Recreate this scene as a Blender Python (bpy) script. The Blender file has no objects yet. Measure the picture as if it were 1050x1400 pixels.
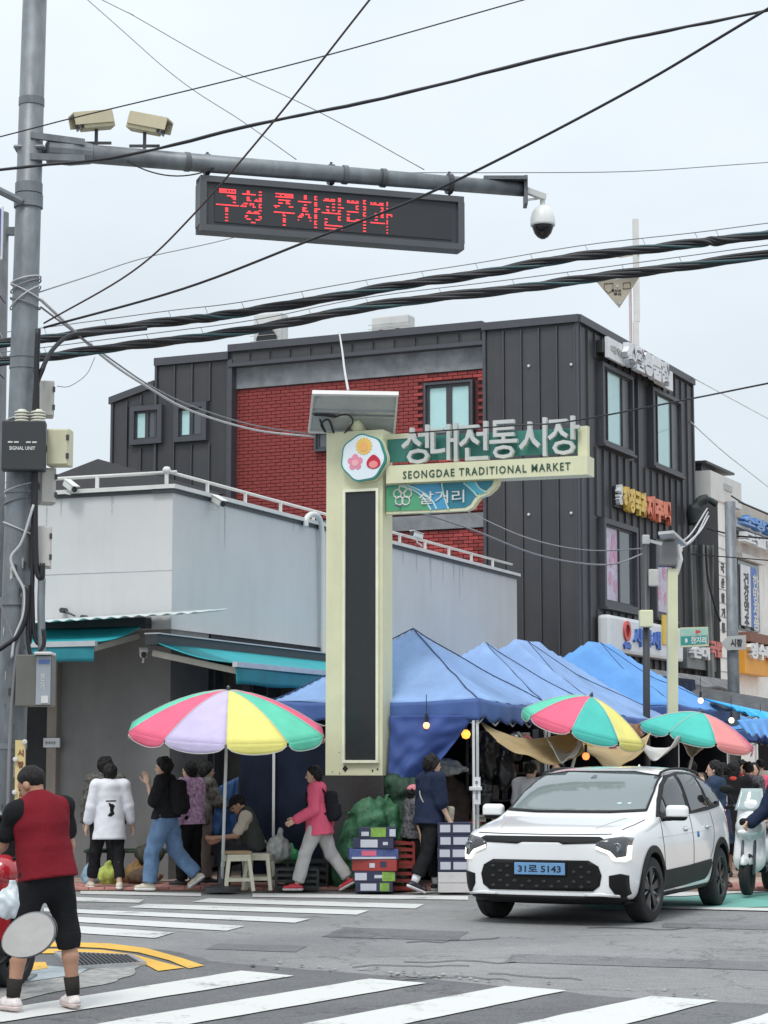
import bpy, bmesh, math, random
import numpy as np
from mathutils import Vector, Matrix, noise
from mathutils.bvhtree import BVHTree
from mathutils.geometry import tessellate_polygon
random.seed(7)
V = Vector
R = math.radians
SC = bpy.context.scene
COL = SC.collection

# ------------------------------------------------------------ camera
F_PX, CX, CY, HOR, EYE = 2900.0, 525.0, 700.0, 1043.0, 1.6
PITCH = math.atan((HOR - CY) / F_PX)
cam_d = bpy.data.cameras.new('camera')
cam = bpy.data.objects.new('camera', cam_d); COL.objects.link(cam)
cam.location = (0, 0, EYE)
cam.rotation_euler = (math.pi / 2 + PITCH, 0, 0)
cam_d.sensor_fit = 'VERTICAL'; cam_d.sensor_height = 36; cam_d.lens = F_PX / 1400 * 36
cam_d.clip_start = 0.3; cam_d.clip_end = 3000
SC.camera = cam

# ------------------------------------------------------------ world: overcast sky
w = bpy.data.worlds.new('World'); SC.world = w; w.use_nodes = True
nt = w.node_tree; nt.nodes.clear()
out = nt.nodes.new('ShaderNodeOutputWorld'); bg = nt.nodes.new('ShaderNodeBackground')
sky = nt.nodes.new('ShaderNodeTexSky'); sky.sky_type = 'NISHITA'; sky.sun_disc = False
SUN_EL, SUN_AZ = R(58), R(200)
sky.sun_elevation = SUN_EL; sky.sun_rotation = SUN_AZ
sky.air_density = 1.0; sky.dust_density = 2.0
tc = nt.nodes.new('ShaderNodeTexCoord')
sep = nt.nodes.new('ShaderNodeSeparateXYZ'); nt.links.new(tc.outputs['Generated'], sep.inputs[0])
ramp = nt.nodes.new('ShaderNodeValToRGB')          # cloud deck: brighter overhead, as under real overcast
ramp.color_ramp.elements[0].position = 0.0; ramp.color_ramp.elements[0].color = (0.285, 0.318, 0.340, 1)
ramp.color_ramp.elements[1].position = 1.0; ramp.color_ramp.elements[1].color = (0.64, 0.68, 0.72, 1)
nt.links.new(sep.outputs['Z'], ramp.inputs[0])
nz = nt.nodes.new('ShaderNodeTexNoise'); nz.inputs['Scale'].default_value = 4.0; nz.inputs['Detail'].default_value = 5
mp = nt.nodes.new('ShaderNodeMapping'); mp.inputs['Scale'].default_value = (1, 1, 2.2)
nt.links.new(tc.outputs['Generated'], mp.inputs[0]); nt.links.new(mp.outputs[0], nz.inputs['Vector'])
nr = nt.nodes.new('ShaderNodeMapRange'); nr.inputs['From Min'].default_value = .3; nr.inputs['From Max'].default_value = .7
nr.inputs['To Min'].default_value = .93; nr.inputs['To Max'].default_value = 1.07
nt.links.new(nz.outputs['Fac'], nr.inputs['Value'])
vm = nt.nodes.new('ShaderNodeVectorMath'); vm.operation = 'MULTIPLY'
nt.links.new(ramp.outputs['Color'], vm.inputs[0]); nt.links.new(nr.outputs[0], vm.inputs[1])
sc_ = nt.nodes.new('ShaderNodeVectorMath'); sc_.operation = 'SCALE'; sc_.inputs['Scale'].default_value = 21.0
nt.links.new(vm.outputs[0], sc_.inputs[0])
mx = nt.nodes.new('ShaderNodeMix'); mx.data_type = 'RGBA'; mx.inputs[0].default_value = 0.90
nt.links.new(sky.outputs[0], mx.inputs[6]); nt.links.new(sc_.outputs[0], mx.inputs[7])
nt.links.new(mx.outputs[2], bg.inputs['Color']); bg.inputs['Strength'].default_value = 0.10
nt.links.new(bg.outputs[0], out.inputs[0])
sl = bpy.data.lights.new('sun', 'SUN'); sl.energy = 1.5; sl.angle = R(16); sl.color = (1, .97, .92)
so = bpy.data.objects.new('sun', sl); COL.objects.link(so)
sd = V((math.sin(SUN_AZ) * math.cos(SUN_EL), math.cos(SUN_AZ) * math.cos(SUN_EL), math.sin(SUN_EL)))
so.rotation_euler = sd.to_track_quat('Z', 'Y').to_euler(); so.location = (0, 0, 40)
SC.view_settings.view_transform = 'Standard'; SC.view_settings.look = 'None'
SC.view_settings.exposure = 0.18; SC.view_settings.gamma = 1
SC.cycles.max_bounces = 6; SC.cycles.use_denoising = True

# ------------------------------------------------------------ pixel -> world
def ray(px, py):
    a = (px - CX) / F_PX; b = (CY - py) / F_PX
    return V((a, math.cos(PITCH) - b * math.sin(PITCH), math.sin(PITCH) + b * math.cos(PITCH)))
def P(px, py, Y):
    d = ray(px, py); return V((0, 0, EYE)) + d * (Y / d.y)
def G(px, py, z=0.0):
    d = ray(px, py); return V((0, 0, EYE)) + d * ((z - EYE) / d.z)
def X_of(px, Y):
    return (px - CX) / F_PX * Y / (ray(px, HOR).y)
class Face:
    """a vertical facade plane: origin o, horizontal direction u, outward normal n"""
    def __init__(s, o, u):
        s.o = V((o[0], o[1], 0)); s.u = V((u[0], u[1], 0)).normalized(); s.n = V((s.u.y, -s.u.x, 0))
        if s.n.y > 0: s.n = -s.n
    def px(s, px, py, d=0):
        r = ray(px, py); c = V((0, 0, EYE)); o = s.o + s.n * d
        t = (o - c).dot(s.n) / r.dot(s.n); p = c + r * t
        return (p - s.o).dot(s.u), p.z
    def p(s, a, z, d=0): return s.o + s.u * a + s.n * d + V((0, 0, z))
    def mat(s, a, z, d=0):
        """local x along the reading direction, y up, z outwards"""
        x = V((0, 0, 1)).cross(s.n)
        m = Matrix((x, V((0, 0, 1)), s.n)).transposed().to_4x4(); m.translation = s.p(a, z, d); return m

# ------------------------------------------------------------ materials
MATS = {}
def lin(c):
    return tuple((x / 255 / 12.92) if x / 255 <= .04045 else ((x / 255 + .055) / 1.055) ** 2.4 for x in c)
def mat(name, col=(.5, .5, .5), rough=.6, metal=0, var=.12, vs=3.0, bump=0, bs=60, spec=.5, emit=0, grime=0, rnd=0, coat=0, trans=0, alpha=1, stretch=(1, 1, 1), sheen=0, transl=0):
    if name in MATS: return MATS[name]
    m = bpy.data.materials.new(name); m.use_nodes = True; MATS[name] = m
    t = m.node_tree; n = t.nodes; l = t.links; b = n['Principled BSDF']
    b.inputs['Roughness'].default_value = rough; b.inputs['Metallic'].default_value = metal
    b.inputs['Specular IOR Level'].default_value = spec
    b.inputs['Coat Weight'].default_value = coat; b.inputs['Coat Roughness'].default_value = .06
    b.inputs['Sheen Weight'].default_value = sheen
    if trans: b.inputs['Transmission Weight'].default_value = trans
    if alpha < 1: b.inputs['Alpha'].default_value = alpha
    if emit: b.inputs['Emission Color'].default_value = (*col, 1); b.inputs['Emission Strength'].default_value = emit
    c = (*col, 1); b.inputs['Base Color'].default_value = c
    o = n.new('ShaderNodeTexCoord'); mp = n.new('ShaderNodeMapping'); mp.inputs['Scale'].default_value = stretch
    l.new(o.outputs['Object'], mp.inputs[0])
    last = None
    if var:
        z = n.new('ShaderNodeTexNoise'); z.inputs['Scale'].default_value = vs; z.inputs['Detail'].default_value = 6; z.inputs['Roughness'].default_value = .6
        l.new(mp.outputs[0], z.inputs['Vector'])
        r = n.new('ShaderNodeMapRange'); r.inputs[1].default_value = .3; r.inputs[2].default_value = .7
        r.inputs[3].default_value = 1 - var; r.inputs[4].default_value = 1 + var
        l.new(z.outputs['Fac'], r.inputs[0])
        s = n.new('ShaderNodeVectorMath'); s.operation = 'SCALE'; s.inputs[0].default_value = col
        l.new(r.outputs[0], s.inputs['Scale']); last = s.outputs[0]
        rr = n.new('ShaderNodeMapRange'); rr.inputs[3].default_value = max(.02, rough - .08); rr.inputs[4].default_value = min(1, rough + .08)
        l.new(z.outputs['Fac'], rr.inputs[0]); l.new(rr.outputs[0], b.inputs['Roughness'])
    if rnd:
        oi = n.new('ShaderNodeObjectInfo'); r = n.new('ShaderNodeMapRange'); r.inputs[3].default_value = 1 - rnd; r.inputs[4].default_value = 1 + rnd
        l.new(oi.outputs['Random'], r.inputs[0]); s = n.new('ShaderNodeVectorMath'); s.operation = 'SCALE'
        if last: l.new(last, s.inputs[0])
        else: s.inputs[0].default_value = col
        l.new(r.outputs[0], s.inputs['Scale']); last = s.outputs[0]
    if grime:
        z = n.new('ShaderNodeTexNoise'); z.inputs['Scale'].default_value = 1.1; z.inputs['Detail'].default_value = 8; z.inputs['Roughness'].default_value = .7
        m2 = n.new('ShaderNodeMapping'); m2.inputs['Scale'].default_value = (2.2, 2.2, .35); l.new(o.outputs['Object'], m2.inputs[0]); l.new(m2.outputs[0], z.inputs['Vector'])
        r = n.new('ShaderNodeMapRange'); r.inputs[1].default_value = .5; r.inputs[2].default_value = .75; r.inputs[4].default_value = grime
        l.new(z.outputs['Fac'], r.inputs[0]); x = n.new('ShaderNodeMix'); x.data_type = 'RGBA'
        l.new(r.outputs[0], x.inputs[0]); x.inputs[7].default_value = (.09, .08, .07, 1)
        if last: l.new(last, x.inputs[6])
        else: x.inputs[6].default_value = c
        last = x.outputs[2]
    if last: l.new(last, b.inputs['Base Color'])
    if bump:
        z = n.new('ShaderNodeTexNoise'); z.inputs['Scale'].default_value = bs; z.inputs['Detail'].default_value = 4
        l.new(mp.outputs[0], z.inputs['Vector'])
        bb = n.new('ShaderNodeBump'); bb.inputs['Strength'].default_value = bump; bb.inputs['Distance'].default_value = .02
        l.new(z.outputs['Fac'], bb.inputs['Height']); l.new(bb.outputs[0], b.inputs['Normal'])
    if transl:          # thin cloth lets daylight through
        tb = n.new('ShaderNodeBsdfTranslucent'); ms = n.new('ShaderNodeMixShader'); ms.inputs[0].default_value = transl
        if last: l.new(last, tb.inputs[0])
        else: tb.inputs[0].default_value = c
        l.new(b.outputs[0], ms.inputs[1]); l.new(tb.outputs[0], ms.inputs[2]); l.new(ms.outputs[0], n['Material Output'].inputs[0])
    return m

# ------------------------------------------------------------ objects
def tag(o, label=None, cat=None, group=None, kind=None):
    if label: o['label'] = label
    if cat: o['category'] = cat
    if group: o['group'] = group
    if kind: o['kind'] = kind
    return o
def thing(name, label, cat, loc=(0, 0, 0), rz=0, group=None):
    o = bpy.data.objects.new(name, None); COL.objects.link(o); o.location = loc; o.rotation_euler = (0, 0, rz)
    o.empty_display_size = .2
    return tag(o, label, cat, group)
def raw(name, vs, fs, m, parent=None, smooth=False, loc=None):
    me = bpy.data.meshes.new(name); me.from_pydata([tuple(v) for v in vs], [], [tuple(f) for f in fs])
    for x in (m if isinstance(m, (list, tuple)) else [m]): me.materials.append(x)
    if smooth: me.polygons.foreach_set('use_smooth', [True] * len(me.polygons))
    me.update()
    o = bpy.data.objects.new(name, me); COL.objects.link(o); o.parent = parent
    if loc is not None: o.location = loc
    return o
def inst(me, name, parent, mtx):
    o = bpy.data.objects.new(name, me); COL.objects.link(o); o.parent = parent; o.matrix_local = mtx; return o
def copy_tree(o, parent=None):
    c = o.copy(); COL.objects.link(c); c.parent = parent
    for ch in [x for x in CH.get(o.name, o.children)]: copy_tree(ch, c)
    return c
CH = {}
class B:
    """collects shapes; .o = thing origin to subtract (verts given in world), .m = transform for local verts"""
    def __init__(s, o=(0, 0, 0), m=None): s.v = []; s.f = []; s.o = V(o); s.m = m
    def add(s, vs, fs):
        k = len(s.v); s.v += [V(x) for x in vs]; s.f += [tuple(i + k for i in f) for f in fs]; return s
    def box(s, c, sz, rot=None):
        c = V(c); x, y, z = (q / 2 for q in sz)
        vs = [V((a * x, b * y, d * z)) for a in (-1, 1) for b in (-1, 1) for d in (-1, 1)]
        if rot is not None: vs = [rot @ q for q in vs]
        return s.add([c + q for q in vs], [(0, 1, 3, 2), (4, 6, 7, 5), (0, 4, 5, 1), (2, 3, 7, 6), (0, 2, 6, 4), (1, 5, 7, 3)])
    def rbox(s, c, sz, r=.01, rot=None):
        """box with chamfered edges"""
        x, y, z = (q / 2 for q in sz); r = min(r, x * .9, y * .9, z * .9); bm = bmesh.new()
        bmesh.ops.create_cube(bm, size=1, matrix=Matrix.Diagonal((2 * x, 2 * y, 2 * z, 1)))
        bmesh.ops.bevel(bm, geom=bm.edges[:], offset=r, segments=2, affect='EDGES', profile=.6)
        bm.verts.index_update(); c = V(c)
        vs = [(c + (rot @ q.co if rot is not None else q.co)) for q in bm.verts]; fs = [[q.index for q in f.verts] for f in bm.faces]
        bm.free(); return s.add(vs, fs)
    def fbox(s, fc, a0, a1, z0, z1, d0, d1):
        p = [fc.p(a, z, d) for a in (a0, a1) for z in (z0, z1) for d in (d0, d1)]
        return s.add(p, [(0, 1, 3, 2), (4, 6, 7, 5), (0, 4, 5, 1), (2, 3, 7, 6), (0, 2, 6, 4), (1, 5, 7, 3)])
    def beam(s, p, q, w, h=None, up=(0, 0, 1)):
        p = V(p); q = V(q); h = h or w; d = (q - p).normalized(); up = V(up)
        if abs(d.dot(up)) > .98: up = V((0, 1, 0))
        x = d.cross(up).normalized(); y = x.cross(d)
        vs = [e + x * (a * w / 2) + y * (b * h / 2) for e in (p, q) for a, b in ((-1, -1), (1, -1), (1, 1), (-1, 1))]
        return s.add(vs, [(3, 2, 1, 0), (4, 5, 6, 7), (0, 1, 5, 4), (1, 2, 6, 5), (2, 3, 7, 6), (3, 0, 4, 7)])
    def tube(s, pts, r, n=8, cap=True):
        pts = [V(p) for p in pts]; rs = r if isinstance(r, (list, tuple)) else [r] * len(pts)
        k = len(s.v); ref = None; N = len(pts)
        for i, p in enumerate(pts):
            d = (pts[min(i + 1, N - 1)] - pts[max(i - 1, 0)]).normalized()
            if ref is None: ref = V((0, 0, 1)) if abs(d.z) < .9 else V((1, 0, 0))
            x = d.cross(ref).normalized(); y = x.cross(d); ref = y
            for j in range(n):
                a = 2 * math.pi * j / n; s.v.append(p + (x * math.cos(a) + y * math.sin(a)) * rs[i])
        for i in range(N - 1):
            for j in range(n):
                a = k + i * n + j; b = k + i * n + (j + 1) % n; s.f.append((a, b, b + n, a + n))
        if cap: s.f.append(tuple(k + j for j in range(n))[::-1]); s.f.append(tuple(k + (N - 1) * n + j for j in range(n)))
        return s
    def lathe(s, prof, m, n=24):
        """prof: (r, z) list, around local z of matrix m"""
        k = len(s.v); N = len(prof)
        for r, z in prof:
            for j in range(n):
                a = 2 * math.pi * j / n; s.v.append(m @ V((r * math.cos(a), r * math.sin(a), z)))
        for i in range(N - 1):
            for j in range(n):
                a = k + i * n + j; b = k + i * n + (j + 1) % n; s.f.append((a, b, b + n, a + n))
        s.f.append(tuple(k + j for j in range(n))[::-1]); s.f.append(tuple(k + (N - 1) * n + j for j in range(n)))
        return s
    def prism(s, poly, m, d):
        """2D polygon in local xy of m, extruded from z=0 to z=d"""
        n = len(poly); tri = tessellate_polygon([[V((x, y, 0)) for x, y in poly]])
        vs = [m @ V((x, y, 0)) for x, y in poly] + [m @ V((x, y, d)) for x, y in poly]
        fs = [tuple(t) for t in tri] + [tuple(i + n for i in t) for t in tri] + [(i, (i + 1) % n, (i + 1) % n + n, i + n) for i in range(n)]
        return s.add(vs, fs)
    def grid(s, fn, nu, nv, thick=0):
        k = len(s.v); s.v += [V(fn(i / nu, j / nv)) for j in range(nv + 1) for i in range(nu + 1)]
        for j in range(nv):
            for i in range(nu):
                a = k + j * (nu + 1) + i; s.f.append((a, a + 1, a + nu + 2, a + nu + 1))
        return s
    def build(s, name, m, parent=None, smooth=False, kind=None, fix=True, auto=None):
        vs = [(s.m @ v if s.m else v) - s.o for v in s.v]
        o = raw(name, vs, s.f, m, parent, smooth)
        if fix:
            bm = bmesh.new(); bm.from_mesh(o.data); bmesh.ops.recalc_face_normals(bm, faces=bm.faces)
            if auto is not None:
                for e in bm.edges: e.smooth = (len(e.link_faces) == 2 and e.calc_face_angle(0) < R(auto))
                for f in bm.faces: f.smooth = True
            bm.to_mesh(o.data); bm.free()
        if kind: o['kind'] = kind
        if parent is None: o.location = s.o
        return o
def solidify(o, t):
    md = o.modifiers.new('thickness', 'SOLIDIFY'); md.thickness = t; md.offset = 0; return o
def sag(a, b, drop, n=14):
    a = V(a); b = V(b); return [a.lerp(b, i / n) - V((0, 0, drop * 4 * (i / n) * (1 - i / n))) for i in range(n + 1)]
def smooth_pts(pts, k=6):
    """Catmull-Rom"""
    pts = [V(p) for p in pts]; q = [pts[0] * 2 - pts[1]] + pts + [pts[-1] * 2 - pts[-2]]; o = []
    for i in range(1, len(q) - 2):
        for j in range(k):
            t = j / k; a, b, c, d = q[i - 1], q[i], q[i + 1], q[i + 2]
            o.append(.5 * ((2 * b) + (c - a) * t + (2 * a - 5 * b + 4 * c - d) * t * t + (3 * b - a - 3 * c + d) * t ** 3))
    return o + [pts[-1]]
def text_mesh(s, extrude=.01, bold=0.0, res=2, spacing=1.0):
    cu = bpy.data.curves.new('text', 'FONT'); cu.body = s; cu.size = 1; cu.extrude = extrude; cu.offset = bold; cu.resolution_u = res
    cu.space_character = spacing
    ob = bpy.data.objects.new('text', cu); COL.objects.link(ob); dg = bpy.context.evaluated_depsgraph_get(); dg.update()
    me = bpy.data.meshes.new_from_object(ob.evaluated_get(dg)); bpy.data.objects.remove(ob); bpy.data.curves.remove(cu)
    vs = [v.co.copy() for v in me.vertices]; fs = [tuple(p.vertices) for p in me.polygons]; bpy.data.meshes.remove(me)
    return vs, fs
def text(name, s, m, width, height, depth, mt, parent, bold=0.02, o=(0, 0, 0), res=2, spacing=1.0, slant=0):
    """letters fitted into width x height, lower-left corner at m, standing out by depth"""
    vs, fs = text_mesh(s, .5, bold, res, spacing)
    x0 = min(v.x for v in vs); x1 = max(v.x for v in vs); y0 = min(v.y for v in vs); y1 = max(v.y for v in vs)
    o = V(o)
    w = [m @ V(((v.x - x0) / (x1 - x0) * width + slant * (v.y - y0) / (y1 - y0) * height, (v.y - y0) / (y1 - y0) * height, (v.z + .5) * depth)) - o for v in vs]
    return raw(name, w, fs, mt, parent)

# ------------------------------------------------------------ implicit surfaces (bodies, garments, shells)
class Field:
    def __init__(s, lo, hi, h):
        s.lo = np.array(lo, float); s.h = h
        s.n = np.maximum(4, np.ceil((np.array(hi, float) - s.lo) / h).astype(int) + 1)
        s.F = np.full(s.n, .5, np.float32)
    def _blk(s, lo, hi):
        a = np.clip(np.floor((np.array(lo) - s.lo) / s.h).astype(int), 0, s.n); b = np.clip(np.ceil((np.array(hi) - s.lo) / s.h).astype(int) + 1, 0, s.n)
        if (b <= a).any(): return None
        g = np.meshgrid(*[s.lo[i] + s.h * np.arange(a[i], b[i]) for i in range(3)], indexing='ij')
        return (slice(a[0], b[0]), slice(a[1], b[1]), slice(a[2], b[2])), np.stack(g, -1)
    def _mix(s, sl, d, k):
        f = s.F[sl]
        if k > 0:
            h = np.maximum(k - np.abs(f - d), 0) / k; s.F[sl] = np.minimum(f, d) - h * h * k * .25
        else: s.F[sl] = np.minimum(f, d)
    def cap(s, a, b, ra, rb=None, k=.02, flat=None):
        rb = ra if rb is None else rb; a = np.array(a, float); b = np.array(b, float); m = max(ra, rb) + k + 2 * s.h
        q = s._blk(np.minimum(a, b) - m, np.maximum(a, b) + m)
        if q is None: return s
        sl, X = q; pa = X - a; ba = b - a; L = max((ba * ba).sum(), 1e-9); t = np.clip((pa @ ba) / L, 0, 1)
        e = pa - t[..., None] * ba
        if flat: e = e / np.array(flat)
        d = np.sqrt((e * e).sum(-1)) - (ra + (rb - ra) * t)
        s._mix(sl, d, k); return s
    def ell(s, c, r, k=.02, rot=None):
        c = np.array(c, float); r = np.array(r, float); m = r.max() + k + 2 * s.h
        q = s._blk(c - m, c + m)
        if q is None: return s
        sl, X = q; e = X - c
        if rot is not None: e = e @ np.array(rot)
        e = e / r; L = np.sqrt((e * e).sum(-1)); d = (L - 1) * r.min()
        s._mix(sl, d, k); return s
    def rb(s, c, sz, r=.02, k=.02, rot=None):
        c = np.array(c, float); hz = np.array(sz, float) / 2 - r; m = np.linalg.norm(hz) + r + k + 2 * s.h
        q = s._blk(c - m, c + m)
        if q is None: return s
        sl, X = q; e = X - c
        if rot is not None: e = e @ np.array(rot)
        e = np.abs(e) - hz; d = np.sqrt((np.maximum(e, 0) ** 2).sum(-1)) + np.minimum(e.max(-1), 0) - r
        s._mix(sl, d, k); return s
    def all(s):
        g = np.meshgrid(*[s.lo[i] + s.h * np.arange(s.n[i]) for i in range(3)], indexing='ij'); return np.stack(g, -1)
    def cut(s, p, n, k=.0):
        """keep the side the normal points away from"""
        X = s.all(); n = np.array(n, float); n /= np.linalg.norm(n); d = (X - np.array(p)) @ n; s.F = np.maximum(s.F, d).astype(np.float32); return s
    def wrinkle(s, amp, fr, seed=0, dirs=5, stretch=(1, 1, .6)):
        X = s.all(); rs = np.random.RandomState(seed); w = 0
        for i in range(dirs):
            d = rs.normal(size=3) * np.array(stretch); d /= np.linalg.norm(d); ph = rs.rand() * 6.28
            w = w + np.sin(X @ d * fr * (.6 + rs.rand()) + ph + 1.5 * np.sin(X @ rs.normal(size=3) * fr * .4))
        s.F = (s.F + amp * w / math.sqrt(dirs)).astype(np.float32); return s
    def mesh(s):
        F = s.F.copy(); F[0] = F[-1] = .5; F[:, 0] = F[:, -1] = .5; F[:, :, 0] = F[:, :, -1] = .5
        ins = F < 0; n = F.shape; c = [slice(0, -1), slice(1, None)]
        cnt = sum(ins[c[i], c[j], c[k]].astype(np.int8) for i in (0, 1) for j in (0, 1) for k in (0, 1))
        act = (cnt > 0) & (cnt < 8); idx = np.full(act.shape, -1, np.int64); ijk = np.argwhere(act); idx[act] = np.arange(len(ijk))
        if not len(ijk): return np.zeros((0, 3)), []
        acc = np.zeros((len(ijk), 3)); num = np.zeros(len(ijk)); I, J, K = ijk.T
        crn = [(a, b, d) for a in (0, 1) for b in (0, 1) for d in (0, 1)]
        for p in crn:
            for ax in range(3):
                if p[ax]: continue
                q = list(p); q[ax] = 1
                f0 = F[I + p[0], J + p[1], K + p[2]]; f1 = F[I + q[0], J + q[1], K + q[2]]; m = (f0 < 0) != (f1 < 0)
                t = np.where(m, f0 / np.where(m, f0 - f1, 1), 0); pos = np.tile(np.array(p, float), (len(I), 1)); pos[:, ax] = t
                acc += pos * m[:, None]; num += m
        vs = s.lo + s.h * (ijk + acc / num[:, None]); fs = []
        for ax in range(3):
            a = [slice(None)] * 3; b = [slice(None)] * 3; a[ax] = slice(0, -1); b[ax] = slice(1, None)
            ch = ins[tuple(a)] != ins[tuple(b)]; u, v = [x for x in range(3) if x != ax]
            e = np.argwhere(ch); e = e[(e[:, u] > 0) & (e[:, v] > 0) & (e[:, u] < n[u] - 1) & (e[:, v] < n[v] - 1)]
            def g(du, dv):
                w = e.copy(); w[:, u] -= du; w[:, v] -= dv; return idx[w[:, 0], w[:, 1], w[:, 2]]
            q = np.stack([g(1, 1), g(0, 1), g(0, 0), g(1, 0)], 1)
            fl = ins[tuple(a)][ch][:len(ch)] if False else ins[tuple(e.T)]
            if ax == 1: fl = ~fl
            q[~fl] = q[~fl][:, ::-1]; fs.append(q)
        return vs, np.concatenate(fs).tolist()
    def build(s, name, m, parent=None, smooth=True, extra=None):
        vs, fs = s.mesh(); vs = vs.tolist()
        if extra:
            for ev, ef in extra:
                k = len(vs); vs += [tuple(v) for v in ev]; fs += [[i + k for i in f] for f in ef]
        return raw(name, vs, fs, m, parent, smooth)
# ------------------------------------------------------------ materials of the place
def asphalt(name, base, light, seed=0.0):
    m = bpy.data.materials.new(name); m.use_nodes = True; t = m.node_tree; n = t.nodes; l = t.links; b = n['Principled BSDF']
    o = n.new('ShaderNodeTexCoord')
    def N(sc, det, rough=.6, off=0):
        z = n.new('ShaderNodeTexNoise'); z.inputs['Scale'].default_value = sc; z.inputs['Detail'].default_value = det; z.inputs['Roughness'].default_value = rough
        mp = n.new('ShaderNodeMapping'); mp.inputs['Location'].default_value = (seed + off, seed, 0); l.new(o.outputs['Object'], mp.inputs[0]); l.new(mp.outputs[0], z.inputs['Vector']); return z
    a = N(.45, 6); g = N(55, 4, .85); mid = N(7, 6, .75, 5)
    def mr(src, f0, f1, t0, t1):
        r = n.new('ShaderNodeMapRange'); r.inputs[1].default_value = f0; r.inputs[2].default_value = f1; r.inputs[3].default_value = t0; r.inputs[4].default_value = t1; l.new(src, r.inputs[0]); return r.outputs[0]
    x = n.new('ShaderNodeMix'); x.data_type = 'RGBA'; l.new(mr(a.outputs['Fac'], .35, .65, 0, 1), x.inputs[0]); x.inputs[6].default_value = (*base, 1); x.inputs[7].default_value = (*light, 1)
    s1 = n.new('ShaderNodeVectorMath'); s1.operation = 'SCALE'; l.new(x.outputs[2], s1.inputs[0]); l.new(mr(g.outputs['Fac'], .3, .7, .42, 1.6), s1.inputs['Scale'])
    s2 = n.new('ShaderNodeVectorMath'); s2.operation = 'SCALE'; l.new(s1.outputs[0], s2.inputs[0]); l.new(mr(mid.outputs['Fac'], .35, .7, .88, 1.14), s2.inputs['Scale'])
    vo = n.new('ShaderNodeTexVoronoi'); vo.feature = 'DISTANCE_TO_EDGE'; vo.inputs['Scale'].default_value = .33
    wn = N(1.2, 5, .7, 9); ad = n.new('ShaderNodeVectorMath'); ad.operation = 'ADD'; sc = n.new('ShaderNodeVectorMath'); sc.operation = 'SCALE'; sc.inputs['Scale'].default_value = 1.6
    l.new(wn.outputs['Color'], sc.inputs[0]); l.new(o.outputs['Object'], ad.inputs[0]); l.new(sc.outputs[0], ad.inputs[1]); l.new(ad.outputs[0], vo.inputs['Vector'])
    s3 = n.new('ShaderNodeVectorMath'); s3.operation = 'SCALE'; l.new(s2.outputs[0], s3.inputs[0]); l.new(mr(vo.outputs['Distance'], .0, .012, .55, 1), s3.inputs['Scale'])
    l.new(s3.outputs[0], b.inputs['Base Color']); b.inputs['Roughness'].default_value = .88
    bb = n.new('ShaderNodeBump'); bb.inputs['Strength'].default_value = .5; bb.inputs['Distance'].default_value = .012; l.new(g.outputs['Fac'], bb.inputs['Height']); l.new(bb.outputs[0], b.inputs['Normal'])
    return m
def worn_paint(name, col, under=(.13, .13, .135), wear=.5):
    m = bpy.data.materials.new(name); m.use_nodes = True; t = m.node_tree; n = t.nodes; l = t.links; b = n['Principled BSDF']
    o = n.new('ShaderNodeTexCoord')
    z = n.new('ShaderNodeTexNoise'); z.inputs['Scale'].default_value = 22; z.inputs['Detail'].default_value = 9; z.inputs['Roughness'].default_value = .75; l.new(o.outputs['Object'], z.inputs['Vector'])
    z2 = n.new('ShaderNodeTexNoise'); z2.inputs['Scale'].default_value = 1.7; z2.inputs['Detail'].default_value = 5; l.new(o.outputs['Object'], z2.inputs['Vector'])
    a = n.new('ShaderNodeMath'); a.operation = 'ADD'; l.new(z.outputs['Fac'], a.inputs[0]); l.new(z2.outputs['Fac'], a.inputs[1])
    r = n.new('ShaderNodeMapRange'); r.inputs[1].default_value = 1.10; r.inputs[2].default_value = 1.26; r.inputs[4].default_value = wear; l.new(a.outputs[0], r.inputs[0])
    x = n.new('ShaderNodeMix'); x.data_type = 'RGBA'; l.new(r.outputs[0], x.inputs[0]); x.inputs[6].default_value = (*col, 1); x.inputs[7].default_value = (*under, 1)
    l.new(x.outputs[2], b.inputs['Base Color']); b.inputs['Roughness'].default_value = .7
    return m
M_ROAD = asphalt('asphalt_light', (.195, .196, .197), (.27, .27, .268))
M_ROAD2 = asphalt('asphalt_dark', (.11, .113, .118), (.155, .157, .16), 40)
M_WHITE = worn_paint('road_paint_white', (.60, .61, .59), wear=.8)
M_YEL = worn_paint('road_paint_yellow', (.72, .42, .06))
M_GREENP = worn_paint('road_paint_green', (.16, .42, .36), wear=.35)
M_CONC = mat('rough_concrete', (.30, .30, .29), .9, var=.35, vs=9, bump=.5, bs=40)
M_REDPAVE = mat('red_paving', (.42, .20, .17), .85, var=.25, vs=4, bump=.3)
M_TANPAVE = mat('tan_paving', (.40, .30, .24), .85, var=.25, vs=4, bump=.3)
M_STUCCO = mat('white_stucco', (.56, .562, .56), .85, var=.05, vs=.8, bump=.12, bs=120, grime=.08)
M_STUCCO2 = mat('grey_stucco', (.20, .20, .20), .85, var=.10, vs=2, bump=.15, bs=120, grime=.25)
M_WMETAL = mat('white_metal', (.62, .62, .60), .45, var=.06, grime=.15)
M_DKMETAL = mat('dark_trim', (.045, .047, .052), .5, var=.15)
M_CLAD = mat('charcoal_cladding', (.046, .047, .052), .5, metal=.0, var=.10, vs=2, grime=.35, rnd=.16)
M_CLAD_TRIM = mat('charcoal_trim', (.062, .065, .076), .5, var=.08)
M_BRICK = mat('red_brick', (.33, .055, .052), .8, var=.16, vs=9, bump=.3, rnd=.38)
M_MORTAR = mat('brick_mortar', (.10, .035, .033), .9, var=.2)
M_CONCB = mat('concrete_band', (.22, .235, .25), .85, var=.3, vs=2.5, bump=.2, grime=.3)
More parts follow.
